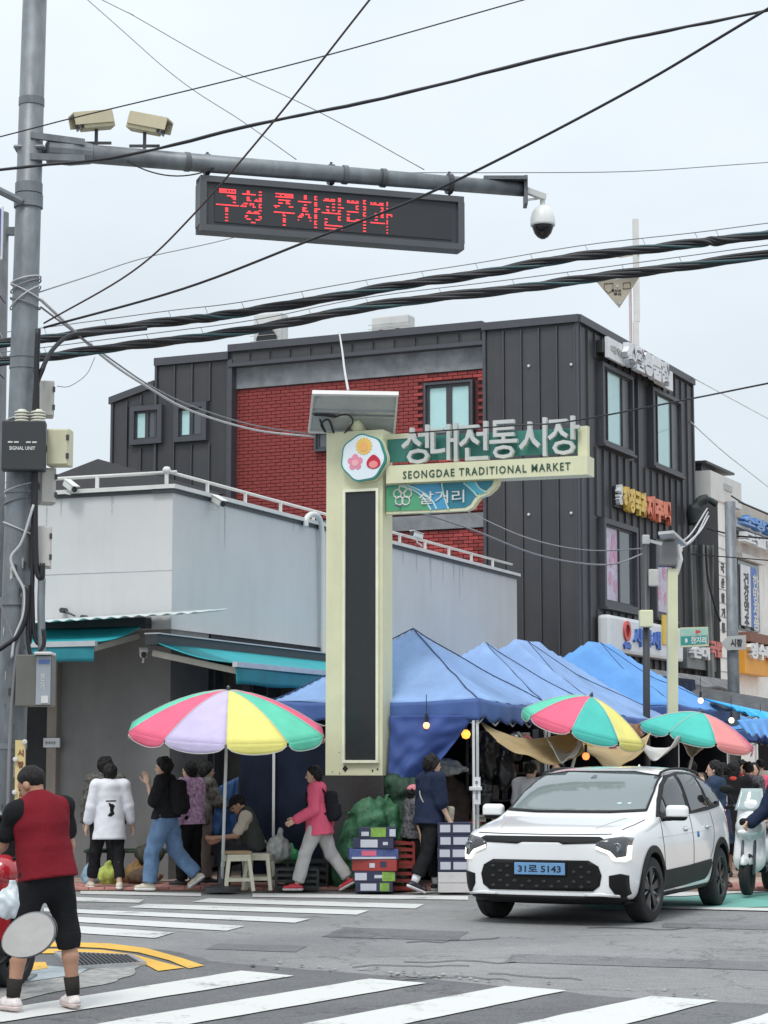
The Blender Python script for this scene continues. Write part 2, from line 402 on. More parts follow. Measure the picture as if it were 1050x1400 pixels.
M_GLASS = mat('window_glass_pale', (.42, .66, .66), .06, var=.05, spec=.8)
M_GLASSD = mat('window_glass_dark', (.06, .075, .085), .05, var=.1, spec=.9)
M_GREYP = mat('grey_plastic', (.42, .43, .42), .55, var=.1, grime=.2)
M_BLACK = mat('black_plastic', (.018, .018, .02), .5, var=.2)
M_TEAL = mat('teal_awning', (.02, .34, .38), .6, var=.10, vs=3, grime=.12)
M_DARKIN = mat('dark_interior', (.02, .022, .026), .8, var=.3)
M_CREAM = mat('cream_paint', (.66, .66, .45), .45, var=.05, grime=.12)
M_ALU = mat('aluminium', (.55, .56, .57), .35, metal=.7, var=.1)

# ------------------------------------------------------------ ground
gr = B(); N_ = 60
gr.add([(-400, -60, 0), (400, -60, 0), (400, 700, 0), (-400, 700, 0)], [(0, 1, 2, 3)])
road = tag(gr.build('road', M_ROAD), kind='structure')
def sheet(name, pts, z, m, parent=None, kind='structure', jag=0):
    q = [V((p.x, p.y, z)) for p in (G(*p) if len(p) == 2 else V(p) for p in pts)]
    if jag:
        o = []
        for i in range(len(q)):
            a, b = q[i], q[(i + 1) % len(q)]; k = max(1, int((b - a).length / .12))
            for j in range(k):
                p = a.lerp(b, j / k); o.append(p + V((noise.noise(p * 3) * jag, noise.noise(p * 3 + V((9, 9, 9))) * jag, 0)) * (0 if j == 0 else 1))
        q = o
    tri = tessellate_polygon([q]); ob = raw(name, q, tri, m, parent)
    if kind: ob['kind'] = kind
    bm = bmesh.new(); bm.from_mesh(ob.data); bmesh.ops.recalc_face_normals(bm, faces=bm.faces)
    if bm.faces[:] and sum(f.normal.z for f in bm.faces) < 0: bmesh.ops.reverse_faces(bm, faces=bm.faces)
    bm.to_mesh(ob.data); bm.free(); return ob
sheet('resurfaced_asphalt', [(-300, 1305), (90, 1288), (230, 1300), (300, 1316), (370, 1322), (600, 1340), (820, 1362), (1050, 1374), (1500, 1400), (1600, 1560), (-600, 1560)], .004, M_ROAD2, jag=.05)
side = B(); side.add([(-60, 26.95, 0), (60, 26.95, 0), (60, 300, 0), (-60, 300, 0), (-60, 26.95, .03), (60, 26.95, .03), (60, 300, .03), (-60, 300, .03)], [(4, 5, 6, 7), (0, 1, 5, 4)])
side.build('pavement', M_TANPAVE, kind='structure')
pv = B(); rr = random.Random(3)          # paving blocks along the front edge, real joints
def blocks():
    me = None; k = 0
    for row in range(6):
        y = 27.02 + row * .21
        for i in range(48):
            x = -4.2 + i * .2 + (row % 2) * .1
            if x > 1.5 and x < 4.3: continue
            if me is None:
                b = B(); b.rbox((0, 0, 0), (.19, .195, .03), .004); o = b.build('paving_block', M_REDPAVE, bpy.data.objects['pavement']); me = o.data
            else:
                o = inst(me, 'paving_block', bpy.data.objects['pavement'], Matrix.Identity(4))
            o.location = (x, y, .036 + rr.uniform(-.002, .002)); k += 1
blocks()
M_PATCH = asphalt('asphalt_patch', (.135, .137, .14), (.19, .192, .195), 77); M_SEAL = mat('crack_seal', (.06, .06, .063), .7, var=.4, vs=20); M_CHIP = mat('pale_grit', (.34, .34, .33), .9, var=.4, vs=30)
for q in ([(470, 1268), (640, 1274), (625, 1287), (440, 1281)], [(700, 1305), (1120, 1318), (1150, 1330), (690, 1316)], [(300, 1290), (420, 1294), (405, 1302), (280, 1298)], [(910, 1262), (1150, 1268), (1160, 1275), (905, 1268)]): sheet('road_patch', q, .004, M_PATCH, road, jag=.05)
rq = random.Random(17)
for k in range(7):
    x = rq.uniform(250, 1000); y = rq.uniform(1262, 1335); pts = [(x, y)]
    for i in range(7): x += rq.uniform(10, 30) * (1 if k % 2 else -1); y += rq.uniform(-2, 3.5); pts.append((x, y))
    sheet('sealed_crack', [(a, c - .35) for a, c in pts] + [(a, c + .35) for a, c in pts[::-1]], .0075, M_SEAL, road)
for k in range(60):
    t_ = rq.random(); x = 360 + 690 * t_ + rq.uniform(-10, 10); y = 1322 + 52 * t_ - 6 * math.sin(t_ * 3) + rq.gauss(0, 2.5); r_ = rq.uniform(1, 4); sheet('grit_fleck', [(x - r_, y), (x, y - r_ * .2), (x + r_, y), (x, y + r_ * .25)], .0155, M_CHIP if k % 3 else M_SEAL, road)
sheet('tar_spot', [(341, 1322), (347, 1321.4), (350, 1323), (345, 1324)], .0165, M_SEAL, road)
far = [[(110, 1218.5), (275, 1221.5), (275, 1226), (110, 1223)], [(345, 1222), (640, 1226), (640, 1231), (345, 1227)], [(100, 1227), (197, 1231), (190, 1235), (100, 1233)],
       [(285, 1229), (580, 1237), (568, 1243), (262, 1234)], [(200, 1236.5), (505, 1245.5), (488, 1251.5), (175, 1241.5)], [(60, 1242), (425, 1257), (403, 1262.5), (60, 1247)],
       [(60, 1252), (335, 1267), (310, 1273.5), (60, 1259)], [(50, 1263), (238, 1276), (212, 1283.5), (50, 1273)]]
near = [[(330, 1329), (402, 1336), (85, 1387), (-60, 1409), (-60, 1392)], [(505, 1340), (583, 1346), (262, 1402), (120, 1428), (20, 1424), (172, 1395)],
        [(690, 1350), (775, 1356), (545, 1404), (330, 1450), (220, 1446), (420, 1401)], [(890, 1364), (982, 1370), (850, 1404), (650, 1456), (500, 1450), (720, 1400)],
        [(1085, 1377), (1180, 1383), (1120, 1400), (960, 1450), (850, 1444), (1040, 1391)]]
for q in far: sheet('crosswalk_stripe', q, .008, M_WHITE, road)
for q in near: sheet('crosswalk_stripe', q, .012, M_WHITE, road, jag=.012)
sheet('edge_line', [(480, 1217), (640, 1219), (760, 1222), (930, 1221), (1060, 1215), (1300, 1206), (1300, 1209), (1060, 1219), (930, 1226), (760, 1227), (640, 1223), (480, 1220)], .008, M_WHITE, road)
sheet('green_lane_surface', [(770, 1228), (930, 1227), (1060, 1220), (1300, 1210), (1300, 1228), (1060, 1240), (960, 1243), (820, 1245)], .006, M_GREENP, road)
sheet('edge_line', [(900, 1240), (1060, 1243), (1300, 1250), (1300, 1255), (1060, 1247), (900, 1243)], .012, M_WHITE, road)
def band(name, top, bot, z, m): sheet(name, top + bot[::-1], z, m, road)
band('yellow_kerb_line', [(-40, 1290), (98, 1290), (150, 1291.5), (200, 1298), (250, 1312), (279, 1322)], [(-40, 1297), (98, 1296), (140, 1298), (190, 1304), (232, 1315), (258, 1326)], .012, M_YEL)
band('yellow_kerb_line', [(-40, 1300), (98, 1299), (140, 1300.5), (185, 1307), (225, 1318), (252, 1325)], [(-40, 1306), (98, 1305), (130, 1307), (170, 1313), (200, 1321), (216, 1329.5)], .012, M_YEL)
sheet('concrete_apron', [(-120, 1372), (0, 1346), (60, 1336), (110, 1331), (150, 1322), (192, 1319), (184, 1333), (140, 1348), (60, 1361), (0, 1374), (-120, 1395)], .010, M_CONC, road, jag=.05)
sheet('painted_concrete', [(-120, 1345), (10, 1330), (60, 1322), (120, 1327), (108, 1334), (50, 1343), (0, 1352), (-120, 1372)], .014, mat('worn_blue_paint', (.34, .38, .40), .8, var=.3, vs=7), road)
sheet('yellow_kerb_line', [(-80, 1325), (0, 1319), (62, 1318), (66, 1326), (0, 1337), (-80, 1348)], .016, M_YEL, road)
dg_ = B()                                  # drainage grate
g0, g1, g2, g3 = [G(*p) for p in ((78, 1306), (178, 1311), (196, 1321), (100, 1327))]
for g in (g0, g1, g2, g3): g.z = .02
gt = thing('drain_grate', 'dark steel drainage grate in the road beside the yellow kerb lines', 'drain grate', g0)
b = B(g0)
for a, c in ((g0, g1), (g1, g2), (g2, g3), (g3, g0)): b.beam(a, c, .05, .03)
b.build('grate_frame', M_ALU, gt)
bmx = None
for i in range(1, 16):
    a = g0.lerp(g1, i / 16); c = g3.lerp(g2, i / 16); b = B(g0); b.beam(a, c, .022, .03); b.build('grate_bar', M_DKMETAL, gt)
b = B(g0); b.add([g0 - V((0, 0, .004)), g1 - V((0, 0, .004)), g2 - V((0, 0, .004)), g3 - V((0, 0, .004))], [(0, 1, 2, 3)]); b.build('grate_pit', M_BLACK, gt)

# ------------------------------------------------------------ single-storey white building
A22 = R(22); U = V((math.sin(A22), math.cos(A22), 0)); W = V((-math.cos(A22), math.sin(A22), 0))
C0 = P(232, HOR, 29.0); C0.z = 0
FR = Face(C0, U); FL = Face(C0, W)
LW, RW = 9.0, 14.95; ZT = 5.35; ZM = 3.42
wb = thing('white_building', 'low white stucco building with a flat railed roof and teal awnings at the corner', 'building', C0)
def block(b, corner, l1, l2, z0, z1, off=0):
    """solid with one corner at the street corner, sides along W (l1) and U (l2)"""
    c = corner + (-W - U) * 0; a = [c - W * off * 0, c + W * l1, c + W * l1 + U * l2, c + U * l2]
    b.add([q + V((0, 0, z0)) for q in a] + [q + V((0, 0, z1)) for q in a], [(0, 1, 2, 3), (4, 5, 6, 7), (0, 1, 5, 4), (1, 2, 6, 5), (2, 3, 7, 6), (3, 0, 4, 7)])
b = B(C0); block(b, C0, LW, RW, ZM, ZT); b.build('upper_wall', M_STUCCO, wb)
b = B(C0); Ci = C0 + W * .0 + U * .35
a = [C0 + U * .05 + W * .03, C0 + W * LW + U * .05, C0 + W * LW + U * 1.2, C0 + U * 1.2 + W * .03]
b.add([q + V((0, 0, 0)) for q in a] + [q + V((0, 0, ZM)) for q in a], [(0, 1, 2, 3), (4, 5, 6, 7), (0, 1, 5, 4), (1, 2, 6, 5), (2, 3, 7, 6), (3, 0, 4, 7)])
b.build('lower_wall', M_STUCCO2, wb)
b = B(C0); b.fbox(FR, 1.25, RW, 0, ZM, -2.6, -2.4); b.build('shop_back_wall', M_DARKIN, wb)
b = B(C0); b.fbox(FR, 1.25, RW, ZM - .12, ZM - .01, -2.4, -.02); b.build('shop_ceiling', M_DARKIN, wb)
for s in (2.6, 4.6, 7.2, 9.8, 12.4, 14.8):
    b = B(C0); b.fbox(FR, s - .12, s + .12, 0, ZM - .12, -.5, -.1); b.build('shop_pillar', M_STUCCO2, wb)
for s0, s1 in ((1.35, 2.4), (2.8, 4.4)):
    b = B(C0)
    for k in range(4):
        x = s0 + (s1 - s0) * k / 3; b.fbox(FR, x - .03, x + .03, .1, 3.0, -.42, -.36)
    b.fbox(FR, s0, s1, 2.95, 3.02, -.42, -.36); f = b.build('shop_window_frame', mat('brown_grey_frame', (.16, .155, .15), .5), wb)
    b = B(C0); b.fbox(FR, s0, s1, .1, 2.95, -.40, -.385); b.build('shop_pane', M_GLASSD, f)
# coping, railing
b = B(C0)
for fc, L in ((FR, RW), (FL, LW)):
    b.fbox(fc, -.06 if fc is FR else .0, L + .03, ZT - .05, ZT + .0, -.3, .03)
b.build('coping_shadow_trim', M_DKMETAL, wb)  # dark strip along the wall top, under the coping
b = B(C0); b.fbox(FR, -.08, RW + .05, ZT + .003, ZT + .06, -.28, .07); b.fbox(FL, .075, LW, ZT + .003, ZT + .06, -.275, .075); b.build('coping', M_WMETAL, wb)
rl = thing('roof_railing', 'thin white railing along the edge of the low white building roof', 'railing', C0 + V((0, 0, ZT + .06)))
for fc, L in ((FR, RW), (FL, LW)):
    b = B(rl.location); b.tube([fc.p(0, ZT + .25, -.1), fc.p(L, ZT + .25, -.1)], .024, 8); b.build('rail', M_WMETAL, rl, smooth=True)
    for i in range(int(L / 1.25) + 1):
        s = i * 1.25
        if fc is FL and i == 0: continue
        b = B(rl.location); b.beam(fc.p(s, ZT + .06, -.1), fc.p(s, ZT + .25, -.1), .05, .05); b.build('rail_post', M_WMETAL, rl)
b = B(rl.location); b.lathe([(0, 0), (.05, .01), (.06, .05), (.04, .09), (0, .1)], Matrix.Translation(FR.p(0, ZT + .22, -.1)), 12); b.build('rail_corner_ball', M_WMETAL, rl, smooth=True)
# stain streaks and cables on the wall are real: a bent white conduit, a broken bracket
s, z = FR.px(441, 800, .06)
pts = [FR.p(FR.px(x, y, .08)[0], FR.px(x, y, .08)[1], .08) for x, y in ((418, 720), (419, 709), (427, 703), (436, 708), (440, 728), (441, 760), (442, 830), (442, 900))]
b = B(pts[-1]); b.tube(smooth_pts(pts), .045, 8); tag(b.build('wall_conduit', M_WMETAL, smooth=True), 'white bent conduit pipe on the white wall beside the totem column', 'conduit')
# joints and cracks in the render
M_JNT = mat('joint_grey', (.36, .37, .39), .9, var=.2)
for s in (6.2,):
    b = B(C0); b.fbox(FR, s, s + .012, ZM, ZT - .06, -.01, .0025); b.build('render_joint', M_JNT, wb)
b = B(C0); b.fbox(FL, .0, 4.6, 4.22, 4.23, -.01, .0025); b.build('render_joint', M_JNT, wb)
rs_ = random.Random(6)
for fc, L in ((FR, 14.5), (FL, 5)):          # rust and rain drips under the coping
    for k in range(14 if fc is FR else 6):
        s = rs_.uniform(.3, L); h_ = rs_.uniform(.15, .8); w_ = rs_.uniform(.008, .03); b = B(C0); zt_ = ZT - .052
        b.add([fc.p(s - w_, zt_, .003), fc.p(s + w_, zt_, .003), fc.p(s + w_ * .5, zt_ - h_ * .6, .003), fc.p(s, zt_ - h_, .003), fc.p(s - w_ * .6, zt_ - h_ * .5, .003)], [(0, 1, 2, 3, 4)]); b.build('rain_streak', mat('streak_grey', (.44, .44, .44), .9, var=.3, vs=30), wb)
# left end: door pillar and recess
b = B(C0); s0, _ = FL.px(80, 1000); s1, _ = FL.px(67, 1000); b.fbox(FL, s0, s1, 0, ZM, -.049, .06); b.build('corner_pillar', mat('tan_render', (.25, .22, .19), .8, grime=.3), wb)
b = B(C0); s2, _ = FL.px(30, 1000); b.fbox(FL, s1 + .02, s2, 0, 2.9, -.047, -.02); b.build('recessed_door', M_DARKIN, wb)
s, z = FL.px(74, 1016)
b = B(FL.p(s, z)); b.fbox(FL, s - .14, s + .12, z - .06, z + .07, .065, .09); mp_ = b.build('wall_plate', mat('pale_plate', (.55, .57, .6), .5)); tag(mp_, 'small pale name plate on the tan pillar left of the grey wall', 'plate')
text('lettering', '성대시장', FL.mat(s + .09, z - .02, .0915), .17, .045, .002, M_BLACK, mp_, 0, o=mp_.location)
# rusty bracket stubs
b = B(C0)
for x, y in ((90, 835), (118, 845)):
    s, z = FL.px(x, y); b.tube([FL.p(s, z, 0), FL.p(s, z, .12)], .04, 6); b.tube([FL.p(s, z, .08), FL.p(s - .18, z - .08, .05)], .015, 5)
b.build('broken_bracket', M_DKMETAL, wb)

# ------------------------------------------------------------ awnings
def awning(name, label, fc, s0, s1, zb, proj, drop, val, loc_s, grp='teal folding awnings'):
    o = fc.p(loc_s, zb); t = thing(name, label, 'awning', o, group=grp)
    b = B(o); b.fbox(fc, s0 - .05, s1 + .05, zb - .02, zb + .12, .03, .2); b.build('awning_box', mat('awning_dark_box', (.03, .035, .04), .5), t)
    b = B(o); b.fbox(fc, s0 - .05, s1 + .05, zb + .123, zb + .14, .02, .24); b.build('awning_cover', M_ALU, t)
    b = B(o)
    def fn(u, v):
        return fc.p(s0 + (s1 - s0) * u, zb - drop * v - .05 * math.sin(v * math.pi) * (1 + .4 * math.sin(u * 17)), .2 + (proj - .2) * v)
    b.grid(fn, 24, 10); c = b.build('awning_fabric', M_TEAL, t, smooth=True); solidify(c, .012)
    b = B(o)
    def fv(u, v): return fc.p(s0 + (s1 - s0) * u, zb - drop - .04 - val * v + .01 * math.sin(u * 40) * v, proj + .012 * math.sin(u * 23 + v))
    b.grid(fv, 40, 4); c = b.build('valance', mat('teal_valance', (.012, .20, .25), .6, var=.15), t, smooth=True); solidify(c, .01)
    b = B(o); b.beam(fc.p(s0 - .03, zb - drop - .02, proj), fc.p(s1 + .03, zb - drop - .02, proj), .07, .07); b.build('front_bar', M_ALU, t)
    for s in (s0 + .15, s1 - .15):
        b = B(o); b.beam(fc.p(s, zb - .12, .05), fc.p(s, zb - drop - .1, proj - .05), .06, .08); b.build('folding_arm', mat('arm_beige', (.4, .38, .34), .5), t)
    return t
sL, _ = FL.px(204, 860)
awning('awning', 'short teal awning on the left face behind the street pole', FL, sL, LW - .3, 3.45, 1.5, .28, .22, sL)
sR = -.75
awning('awning', 'long teal awning above the shop front behind the rainbow parasol', FR, sR, 8.6, 3.18, 1.35, .28, .24, sR)
# corrugated strip above the left awning
o = FL.p(.4, 3.6); b = B(o)
def fcr(u, v): return FL.p(-.9 + 3.0 * u, 3.66 - .08 * u + .012 * math.sin(u * 90) - .10 * v, .05 + .9 * v)
b.grid(fcr, 90, 4); c = b.build('clear_canopy_sheet', mat('corrugated_sheet', (.50, .56, .56), .4, var=.2, grime=.3), smooth=True); solidify(c, .01)
tag(c, 'thin corrugated canopy sheet above the gap between the two teal awnings', 'canopy sheet')
# flood light / camera on corner
def small_cam(p, d, label, col=M_WMETAL, L=.22, nm='security_camera', grp=None):
    p = V(p); d = V(d).normalized(); q = d.to_track_quat('X', 'Z').to_matrix(); t = thing(nm, label, 'camera', p, group=grp)
    b = B(p); b.rbox(p, (L, .1, .09), .015, q); b.build('camera_body', col, t)
    b = B(p); b.rbox(p + q @ V((.02, 0, .055)), (L * 1.15, .12, .012), .004, q); b.build('sun_shield', col, t)
    b = B(p); b.tube([p + d * L * .5, p + d * (L * .5 + .03)], .038, 12); b.build('camera_lens', M_BLACK, t)
    b = B(p); b.tube([p - V((0, 0, .03)), p - V((0, 0, .12)), p - V((0, 0, .15)) - d * .12], .015, 6); b.build('camera_bracket', M_WMETAL, t)
    return t
small_cam(FL.p(FL.px(103, 672)[0], ZT + .1, .15), (.5, -.5, -.4), 'white security camera on the roof edge beside the pole boxes')
small_cam(FR.p(FR.px(285, 685)[0], ZT - .05, .15), (.6, -.6, -.4), 'white security camera on the roof edge right of the building corner')
small_cam(FR.p(FR.px(563, 724)[0], ZT + .25, .1), (-.7, -.6, .2), 'white security camera on the roof railing right of the totem')
small_cam(P(196, 893, 28.6), (.2, -1, -.3), 'small white camera between the two teal awnings', L=.16)

# dark roof behind on the left
o = P(120, 700, 47)
t = thing('distant_house', 'dark grey roofed house peeking between pole boxes and black building', 'building', (o.x, o.y, 0))
Fd = Face((P(90, HOR, 47).x, 47), (1, .1))
b = B((o.x, o.y, 0)); zb_ = 1.6 + (1043 - 640) / 2920 * 47; b.fbox(Fd, -2, 3.2, 0, zb_ - .6, -4, 0); b.build('wall', M_CLAD_TRIM, t)
b = B((o.x, o.y, 0)); p = Fd
b.add([p.p(-2.2, zb_ - .9, .2), p.p(3.4, zb_ - .5, .2), p.p(3.4, zb_ - .5, -4.2), p.p(-2.2, zb_ - .9, -4.2), p.p(.6, zb_ + .25, .2), p.p(.6, zb_ + .25, -4.2)], [(0, 1, 4), (2, 3, 5), (0, 4, 5, 3), (1, 2, 5, 4), (0, 3, 2, 1)])
b.build('roof', M_CLAD, t)

# ------------------------------------------------------------ black building
A25 = R(24.9); U2 = V((math.sin(A25), math.cos(A25), 0)); W2 = V((-math.cos(A25), math.sin(A25), 0))
C1 = P(795, HOR, 46.0); C1.z = 0
BR = Face(C1, U2); BL = Face(C1, W2); ZR = 11.4
bb_ = thing('black_building', 'three storey building with charcoal seam cladding and a red brick side', 'building', C1)
s665 = BL.px(665, 600)[0]; s310 = BL.px(312, 600)[0]; s213 = BL.px(213, 600)[0]; s153 = BL.px(153, 600)[0]; RL = BR.px(945, 600)[0]
def body(b, fc, a0, a1, z0, z1, depth, d=0): b.fbox(fc, a0, a1, z0, z1, -depth, d)
b = B(C1); body(b, BL, 0, s665, 0, ZR - .05, RL); b.build('tower_wall', M_DKMETAL, bb_)
b = B(C1); body(b, BL, s665 + .003, s310, 0, 10.9, RL - .2, -.3); b.build('side_wall', M_MORTAR, bb_)
b = B(C1); body(b, BL, s310 + .003, s213, 0, 11.25, RL - .2, -.05); b.build('stair_wall', M_DKMETAL, bb_)
z153 = BL.px(153, 545)[1]; z213 = BL.px(211, 522)[1]
b = B(C1)
b.add([BL.p(s213 + .003, 0, -.05), BL.p(s153, 0, -.05), BL.p(s153, z153, -.05), BL.p(s213 + .003, z213, -.05), BL.p(s213 + .003, 0, -6), BL.p(s153, 0, -6), BL.p(s153, z153, -6), BL.p(s213 + .003, z213, -6)],
      [(0, 1, 2, 3), (4, 5, 6, 7), (0, 1, 5, 4), (1, 2, 6, 5), (2, 3, 7, 6), (3, 0, 4, 7)]); b.build('annex_wall', M_DKMETAL, bb_)
def clad(fc, a0, a1, z0, z1, n, d0, ztop=None, skip=()):
    w = (a1 - a0) / n; rib = B(C1)
    for i in range(n):
        x0 = a0 + i * w; x1 = x0 + w; za = z1 if ztop is None else ztop((x0 + x1) / 2)
        segs = [(z0, za)]
        for (h0, h1, y0, y1) in skip:
            if x1 > h0 and x0 < h1: segs = [q for s in segs for q in ((s[0], min(s[1], y0)), (max(s[0], y1), s[1])) if q[1] - q[0] > .05]
        for y0, y1 in segs:
            b = B(C1); b.fbox(fc, x0 + .025, x1 - .025, y0, y1, d0, d0 + .03); b.build('cladding_panel', M_CLAD, bb_)
            rib.fbox(fc, x0 - .014, x0 + .014, y0, y1, d0, d0 + .075)
    rib.build('standing_seam', M_CLAD_TRIM, bb_, kind='stuff')
# windows: (face, px0, py0, px1, py1)
def win(fc, a0, a1, z0, z1, d, panes, label=None, fw=.07, surround=.12, parent=None, glass=None, sill=True, wts=None):
    f = B(C1)
    for x0, x1, y0, y1 in ((a0 - surround, a0, z0 - surround, z1 + surround), (a1, a1 + surround, z0 - surround, z1 + surround), (a0, a1, z1, z1 + surround), (a0, a1, z0 - surround, z0)):
        f.fbox(fc, x0, x1, y0, y1, d - .03, d + .12)
    wv = f.build('window', M_CLAD_TRIM, bb_)
    if label: wv['label'] = label
    f = B(C1); n = len(panes); W_ = (a1 - a0) / n
    cw = [0]; [cw.append(cw[-1] + x) for x in (wts or [1 / n] * n)]
    for i in range(n):
        x0, x1 = a0 + cw[i] * (a1 - a0), a0 + cw[i + 1] * (a1 - a0)
        for q in ((x0, x0 + fw, z0, z1), (x1 - fw, x1, z0, z1), (x0 + fw, x1 - fw, z0, z0 + fw), (x0 + fw, x1 - fw, z1 - fw, z1)): f.fbox(fc, q[0], q[1], q[2], q[3], d - .02, d + .06 - .012 * (i % 2))
    f.build('frame', M_DKMETAL, wv)
    for i, g in enumerate(panes):
        x0, x1 = a0 + cw[i] * (a1 - a0), a0 + cw[i + 1] * (a1 - a0); b = B(C1); b.fbox(fc, x0 + fw, x1 - fw, z0 + fw, z1 - fw, d - .01, d + .02); b.build('pane', g, wv)
    if sill: b = B(C1); b.fbox(fc, a0 - surround - .03, a1 + surround + .03, z0 - surround - .06, z0 - surround - .002, d - .03, d + .17); b.build('sill', M_CLAD_TRIM, wv)
    return wv
def wpx(fc, x0, y0, x1, y1, xm=None):
    xm = (x0 + x1) / 2; a, _ = fc.px(x0, 700); c, _ = fc.px(x1, 700); z1 = fc.px(xm, y0)[1]; z0 = fc.px(xm, y1)[1]; return min(a, c), max(a, c), z0, z1
M_SCREEN = mat('window_screen_grey', (.13, .14, .15), .4, var=.1)
w1 = wpx(BR, 820, 512, 859, 610); w2 = wpx(BR, 889, 545, 926, 640); w3 = wpx(BR, 820, 722, 862, 826); w4 = wpx(BR, 890, 748, 915, 840)
holes = [(q[0] - .14, q[1] + .14, q[2] - .2, q[3] + .14) for q in (w1, w2, w3, w4)]
clad(BL, .03, s665 - .02, 3.0, ZR - .2, 5, .0)
clad(BR, .03, RL - .02, 3.0, ZR - .2, 17, .0, skip=holes)
s1_, s2_ = [BL.px(x, 578) for x in (182, 218)]
v1 = wpx(BL, 216, 562, 184, 601); v2 = wpx(BL, 277, 558, 245, 597)
clad(BL, s310 + .02, s213 - .02, 3.0, 11.1, 4, -.05, skip=[(v2[0] - .14, v2[1] + .14, v2[2] - .2, v2[3] + .14)])
clad(BL, s213 + .02, s153 - .02, 3.0, 0, 3, -.05, ztop=lambda a: z213 + (z153 - z213) * (a - s213) / (s153 - s213) - .15, skip=[(v1[0] - .14, v1[1] + .14, v1[2] - .2, v1[3] + .14)])
win(BR, *w1, .03, [M_SCREEN, M_GLASS, M_SCREEN], fw=.035, surround=.09, wts=(.2, .5, .3))
win(BR, *w2, .03, [M_SCREEN, M_GLASS, M_SCREEN], fw=.035, surround=.09, wts=(.2, .5, .3))
w3o = win(BR, *w3, .03, [mat('poster_ground', (.55, .50, .62), .4, var=.2, vs=8), M_GLASSD], 'window with a pink blossom poster in its left pane', fw=.05)
w4o = win(BR, *w4, .03, [MATS['poster_ground']], 'narrow window covered by a pink blossom poster', fw=.05)
pink = mat('poster_pink', (.62, .30, .46), .4, var=.3, vs=9); rp = random.Random(5)
for wq, wo in ((w3, w3o), (w4, w4o)):
    b = B(C1); xa = wq[0] + .07; xb = (wq[0] + wq[1]) / 2 - .06 if wq is w3 else wq[1] - .07
    for k in range(9):
        cx = rp.uniform(xa + .1, xb - .1); cz = rp.uniform(wq[2] + .25, wq[3] - .25)
        for j in range(5):
            an = j * 1.257 + k; m = BR.mat(cx + .07 * math.cos(an), cz + .09 * math.sin(an), .053)
            b.prism([(.055 * math.cos(q * .785) * 1.0, .08 * math.sin(q * .785)) for q in range(8)], m, .002 + .0004 * j + .0003 * k)
    b.build('poster_blossom', pink, wo)
win(BL, *v1, -.02, [M_GLASSD, M_GLASS], fw=.05, sill=False)
win(BL, *v2, -.02, [M_GLASSD, M_GLASS], fw=.05, sill=False)
# parapet trims
b = B(C1)
b.fbox(BL, -.08, s665 + .06, ZR - .15, ZR + .02, -.3, .12); b.fbox(BR, -.078, RL + .06, ZR - .152, ZR + .018, -.3, .123)
b.build('parapet_cap', M_CLAD_TRIM, bb_)
zb1 = BL.px(640, 472)[1]; zb0 = BL.px(640, 443)[1]; zb2 = BL.px(500, 533 - 22)[1]
b = B(C1); b.fbox(BL, s665 + .065, s310 - .003, zb1, zb0 - .1, -.3, -.03); b.build('fascia', M_CLAD, bb_)
n = 13
for i in range(n):
    x = s665 + .1 + (s310 - s665 - .15) * i / (n - 1) ; b = B(C1); x1 = x + (s310 - s665 - .15) / (n - 1) - .05
    if i < n - 1: b.fbox(BL, x + .03, x1, zb1 + .08, zb0 - .2, -.03, .0); b.build('cladding_panel', M_CLAD, bb_)
b = B(C1); b.fbox(BL, s665 + .062, s310 - .002, zb1 - .02, zb1 + .07, -.3, .06); b.fbox(BL, s665 + .062, s310 - .002, zb0 - .14, zb0 + .03, -.35, .08)
b.fbox(BL, s310, s213 + .05, 11.13, 11.32, -.4, .06); b.build('eave_trim', M_CLAD_TRIM, bb_)
b = B(C1); b.add([BL.p(s213 + .052, z213 - .14, .06), BL.p(s153 + .08, z153 - .14, .06), BL.p(s153 + .08, z153 + .03, .06), BL.p(s213 + .052, z213 + .03, .06), BL.p(s213 + .052, z213 - .14, -6), BL.p(s153 + .08, z153 - .14, -6), BL.p(s153 + .08, z153 + .03, -6), BL.p(s213 + .052, z213 + .03, -6)],
      [(0, 1, 2, 3), (4, 5, 6, 7), (0, 1, 5, 4), (1, 2, 6, 5), (2, 3, 7, 6), (3, 0, 4, 7)]); b.build('annex_roof_trim', M_CLAD_TRIM, bb_)
# corner posts
for q in ((BL, -.05, .025, 0, ZR - .15, -.03, .06), (BL, s665 - .015, s665 + .058, 0, ZR - .15, -.3, .07), (BR, RL - .01, RL + .08, 0, ZR - .152, -.3, .07), (BL, s310 - .10, s310 + .01, 0, 11.12, -.3, .03), (BL, s213 - .02, s213 + .04, 0, 11.12, -.06, .03), (BL, s153 - .03, s153 + .03, 0, z153 - .14, -.06, .03)):
    b = B(C1); b.fbox(*q); b.build('corner_trim', M_CLAD_TRIM, bb_)
# concrete bands on brick wall
zc1 = BL.px(640, 504)[1]; zd1 = BL.px(600, 702)[1]; zd0 = BL.px(600, 722)[1]
b = B(C1); b.fbox(BL, s665 + .06, s310 - .1, zc1 + .02, zb1 - .02, -.3, -.20); b.build('concrete_band', M_CONCB, bb_)
b = B(C1); b.fbox(BL, s665 + .06, s310 - .1, zd0, zd1, -.3, -.20); b.build('concrete_band', M_CONCB, bb_)
